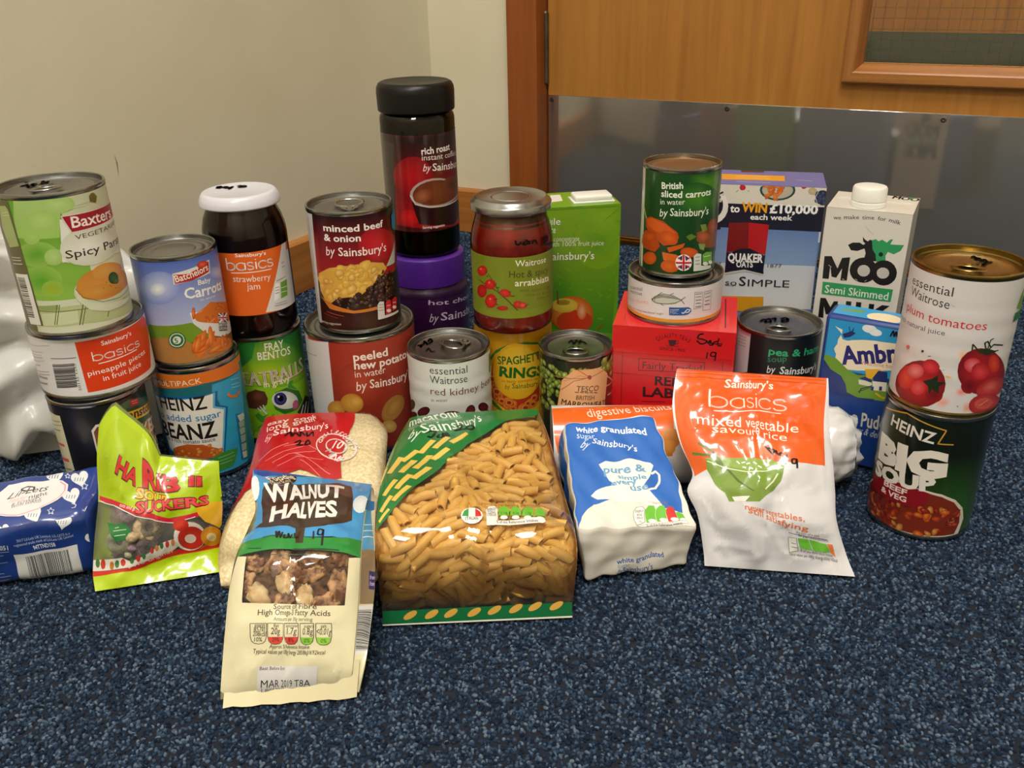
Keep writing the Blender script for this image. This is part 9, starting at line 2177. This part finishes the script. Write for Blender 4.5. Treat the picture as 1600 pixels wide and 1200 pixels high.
for i, (u, v, an, lay) in enumerate(spots):
    P, N = s.at(np.array(u), np.array(v)); N = Vector(N)
    Pu, _ = s.at(np.array(min(u+1, 132)), np.array(v)); Pm, _ = s.at(np.array(max(u-1, 0)), np.array(v)); ex = Vector(Pu-Pm); ex = (ex-N*ex.dot(N)).normalized(); ey = N.cross(ex)
    d = ex*math.cos(an)+ey*math.sin(an)+N*rnd.gauss(0, .12); d.normalize(); sd = N.cross(d).normalized(); up = d.cross(sd)
    if i < 3: o = mesh_obj('pasta_tube', *pasta_mesh((.0190, .0175, .0165)[i], (.6, 1, .2)[i]), M.pasta, tp, True, 50); proto.append(o)
    else: o = proto[i % 3].copy(); COL.objects.link(o); o.parent = tp
    p = Vector(P)-N*(.0046+.0026*lay+.001*rnd.random())
    p.z = max(p.z, .005)
    o.matrix_local = Matrix(((d.x, sd.x, up.x, p.x), (d.y, sd.y, up.y, p.y), (d.z, sd.z, up.z, p.z), (0, 0, 0, 1)))
# rice pouch in front of the biscuits
tpo = thing('savoury_rice_pouch', 'orange and white savoury rice pouch with green bowl print, front right', 'pouch', base('pouch'))
bag_body('pouch_body', 'pouch', plain('white_film', 'dcdce2', .3, coat=.6), tpo, inset=.0001)
prn('printed_film', 'pouch', M.film, tpo)
# sweets bag
th_ = thing('sweets_bag', 'lime green sweets bag with torn open top and red lettering, front left', 'bag', base('haribo'))
lime = plain('lime_film', 'b4d010', .3, coat=.6)
bag_body('bag_body', 'haribo', [M.film_haze, lime], th_)
prn('printed_film', 'haribo', M.film, th_, first=1.2e-4)
s = SURF['haribo'][0]
under('bag_inside', 'haribo', .009, mottled('bag_inside_film', '6c6450', '8c8468', 60, .5), th_, (.02, .98, .05, .74), .002, 2)['kind'] = 'stuff'
for i, (a, b, sc) in enumerate(((.24, .60, 1.0), (.42, .46, 1.15), (.20, .36, 1.0), (.60, .52, 1.0), (.40, .30, .9), (.78, .38, .9))):
    P, N = s.at(np.array(a*s.U1), np.array(b*s.V1))
    ring = tube([(.0062*sc*math.cos(t), .0062*sc*math.sin(t), 0) for t in np.linspace(0, 2*math.pi, 16, endpoint=False)], .0036*sc, 8, True)
    nub = tube([(0, .007*sc, 0), (0, .012*sc, .0005), (0, .015*sc, 0)], [.003*sc, .0036*sc, .0022*sc], 8)
    o = mesh_obj('sweet', *merge(ring, nub), M.sweet[i % 4], th_, True)
    o.matrix_local = Matrix.Translation(Vector(P)-Vector(N)*.0048) @ Vector(N).to_track_quat('Z', 'Y').to_matrix().to_4x4() @ Matrix.Rotation(i*1.9, 4, 'Z')
# sugar
def solid(name, B, mat, parent, nu=24, nv=24, loc=(0, 0, 0), **k):
    V, F = [], []
    for f in ('front', 'end', 'left', 'top', 'right', 'back'):
        s_ = rface(B, f, nu, nv, **k); n = len(V); V += list(s_.G.reshape(-1, 3)); F += grid_faces(nv, nu, n, False)
    bm = bmesh.new(); vs_ = [bm.verts.new(v) for v in V]
    for f in F: bm.faces.new([vs_[i] for i in f])
    bmesh.ops.remove_doubles(bm, verts=bm.verts[:], dist=1e-5); bmesh.ops.recalc_face_normals(bm, faces=bm.faces[:])
    bm.verts.index_update(); V = [tuple(v.co) for v in bm.verts]; F = [tuple(v.index for v in f.verts) for f in bm.faces]; bm.free()
    return mesh_obj(name, V, F, mat, parent, True)
def rebase(k, b):
    s_ = SURF[k][0]; s_.G = s_.G-np.array(b); return s_
ts = thing('sugar_bag', 'blue and white paper bag of sugar leaning on the orange biscuits', 'bag', (.085, .585, 0))
def shifted(B, b): return dict(half=B['half'], r=B['r'], c={k: tuple(np.array(v)-np.array(b)) for k, v in B['c'].items()})
o = solid('paper_bag', SUGAR, plain('white_paper', 'd8d4cc', .6, bs=(90, .12)), None, 36, 30)
o.parent = ts; o.location = (-.085, -.585, 0)
for nm, k in (('front_print', 'sugar'), ('base_print', 'sugar_end'), ('side_print', 'sugar_side')):
    rebase(k, (.085, .585, 0)); prn(nm, k, M.matt, ts, first=1.5e-4)
tl = thing('pads_packet', 'navy packet with white hearts and barcode, front left edge', 'packet', (-.37, .57, 0))
o = solid('packet', LIL, plain('navy_film', '1d3c88', .35, coat=.4), None, 36, 30, k=70, amp=.0008); o.parent = tl; o.location = (.37, -.57, 0)
for nm, k in (('front_print', 'lil_front'), ('top_print', 'lil_top')):
    rebase(k, (-.37, .57, 0)); prn(nm, k, M.film, tl, first=1.5e-4)
# biscuits
td = thing('biscuit_packet', 'orange roll of digestive biscuits lying behind the sugar bag', 'packet', ((DIG['x0']+DIG['x1'])/2, (DIG['y0']+DIG['y1'])/2, 0))
b0 = np.array(td.location); G = dig_grid()-b0; nv, nu = G.shape[0]-1, G.shape[1]-1
V = list(G.reshape(-1, 3)); F = grid_faces(nv, nu); W = nu+1
c0, c1 = len(V), len(V)+1; V += [G[:, 0].mean(0), G[:, -1].mean(0)+np.array([.004, 0, 0])]
for j in range(nv): F += [(j*W, (j+1)*W, c0), ((j+1)*W+nu, j*W+nu, c1)]
mesh_obj('wrapper', V, F, plain('white_foil', 'dcdcde', .3, coat=.5), td, True, 55)
# crimped end fin
ang = np.linspace(-2.6, 2.2, 30); e1 = [G[0, -1]*0+np.array([DIG['x1'], DIG['y1'], .0342])-b0+np.array([.0, -.028*math.cos(a), .028*math.sin(a)]) for a in ang]
e2 = [np.array([DIG['x1']+.006+.0015*math.sin(i*2.1), DIG['y1'], .0342])-b0+np.array([0, -(.022+.004*math.sin(i*1.3))*math.cos(a), (.022+.004*math.sin(i*1.3))*math.sin(a)]) for i, a in enumerate(ang)]
V = e1+e2; V = [np.array([p[0], p[1], max(p[2], .001)]) for p in V]; n = len(ang); mesh_obj('folded_end', V, [(i, i+1, n+i+1, n+i) for i in range(n-1)], bpy.data.materials['white_foil'], td, True)
rebase('digestive', b0); prn('printed_film', 'digestive', M.film, td, first=1.2e-4)
# carrier bag at the left edge
tb = thing('carrier_bag', 'white crumpled plastic carrier bag on the carpet at far left', 'bag', (-.47, .80, 0))
st_b = [(-.56, .735, .001, -.325, .79, .001, .015, .05), (-.57, .715, .05, -.318, .785, .05, .022, .06), (-.57, .72, .10, -.325, .79, .105, .022, .05), (-.565, .735, .15, -.34, .80, .155, .018, .03), (-.555, .755, .19, -.37, .81, .185, .010, .012), (-.545, .765, .215, -.42, .815, .205, .002, .003)]
Fg, Bg = bag_grids(st_b, 44, 44, p=2.4, q=.7, crumple=.006, fold=.0, seed=17, cell=26, crease=.015, nc=9, fc=4)
b0 = np.array((-.47, .80, 0)); Bg = Bg+.004*np.sin(np.arange(45)*.9)[None, :, None]*np.array([0, 1, 0]); Fg[..., 2] = np.maximum(Fg[..., 2], .0006); Bg[..., 2] = np.maximum(Bg[..., 2], .0006)
m, nt, bs_, new, link = nmat('carrier_plastic'); setp(bs_, .32, 0, .3, .5, lin('efefec'))
trp = new('ShaderNodeBsdfTranslucent'); trp.inputs[0].default_value = (.8, .8, .78, 1); mxs = new('ShaderNodeMixShader'); mxs.inputs[0].default_value = .35
link(bs_.outputs[0], mxs.inputs[1]); link(trp.outputs[0], mxs.inputs[2]); link(mxs.outputs[0], nt.nodes['Material Output'].inputs[0])
n = 45*45; F = grid_faces(44, 44)+grid_faces(44, 44, n, True)
mesh_obj('bag_sheet', list((Fg-b0).reshape(-1, 3))+list((Bg-b0).reshape(-1, 3)), F, m, tb, True)
hd = [(-.43, .775, .19), (-.43, .765, .225), (-.455, .77, .245), (-.485, .775, .24), (-.50, .78, .20)]
hp = [tuple(p) for p in cubic(np.array(hd)-b0, np.linspace(0, 1, 21))]
V, F = [], []
for i, p in enumerate(hp):
    w = .012+.004*math.sin(i*.9)
    V += [(p[0]-w*.3, p[1]-.004*math.sin(i), p[2]-w), (p[0]+w*.3, p[1]+.004*math.cos(i*1.3), p[2]+w*.6)]
F = [(2*i, 2*i+1, 2*i+3, 2*i+2) for i in range(20)]
mesh_obj('handle', V, F, m, tb, True)
bpy.data.objects.remove(_fo); bpy.data.curves.remove(_fc)
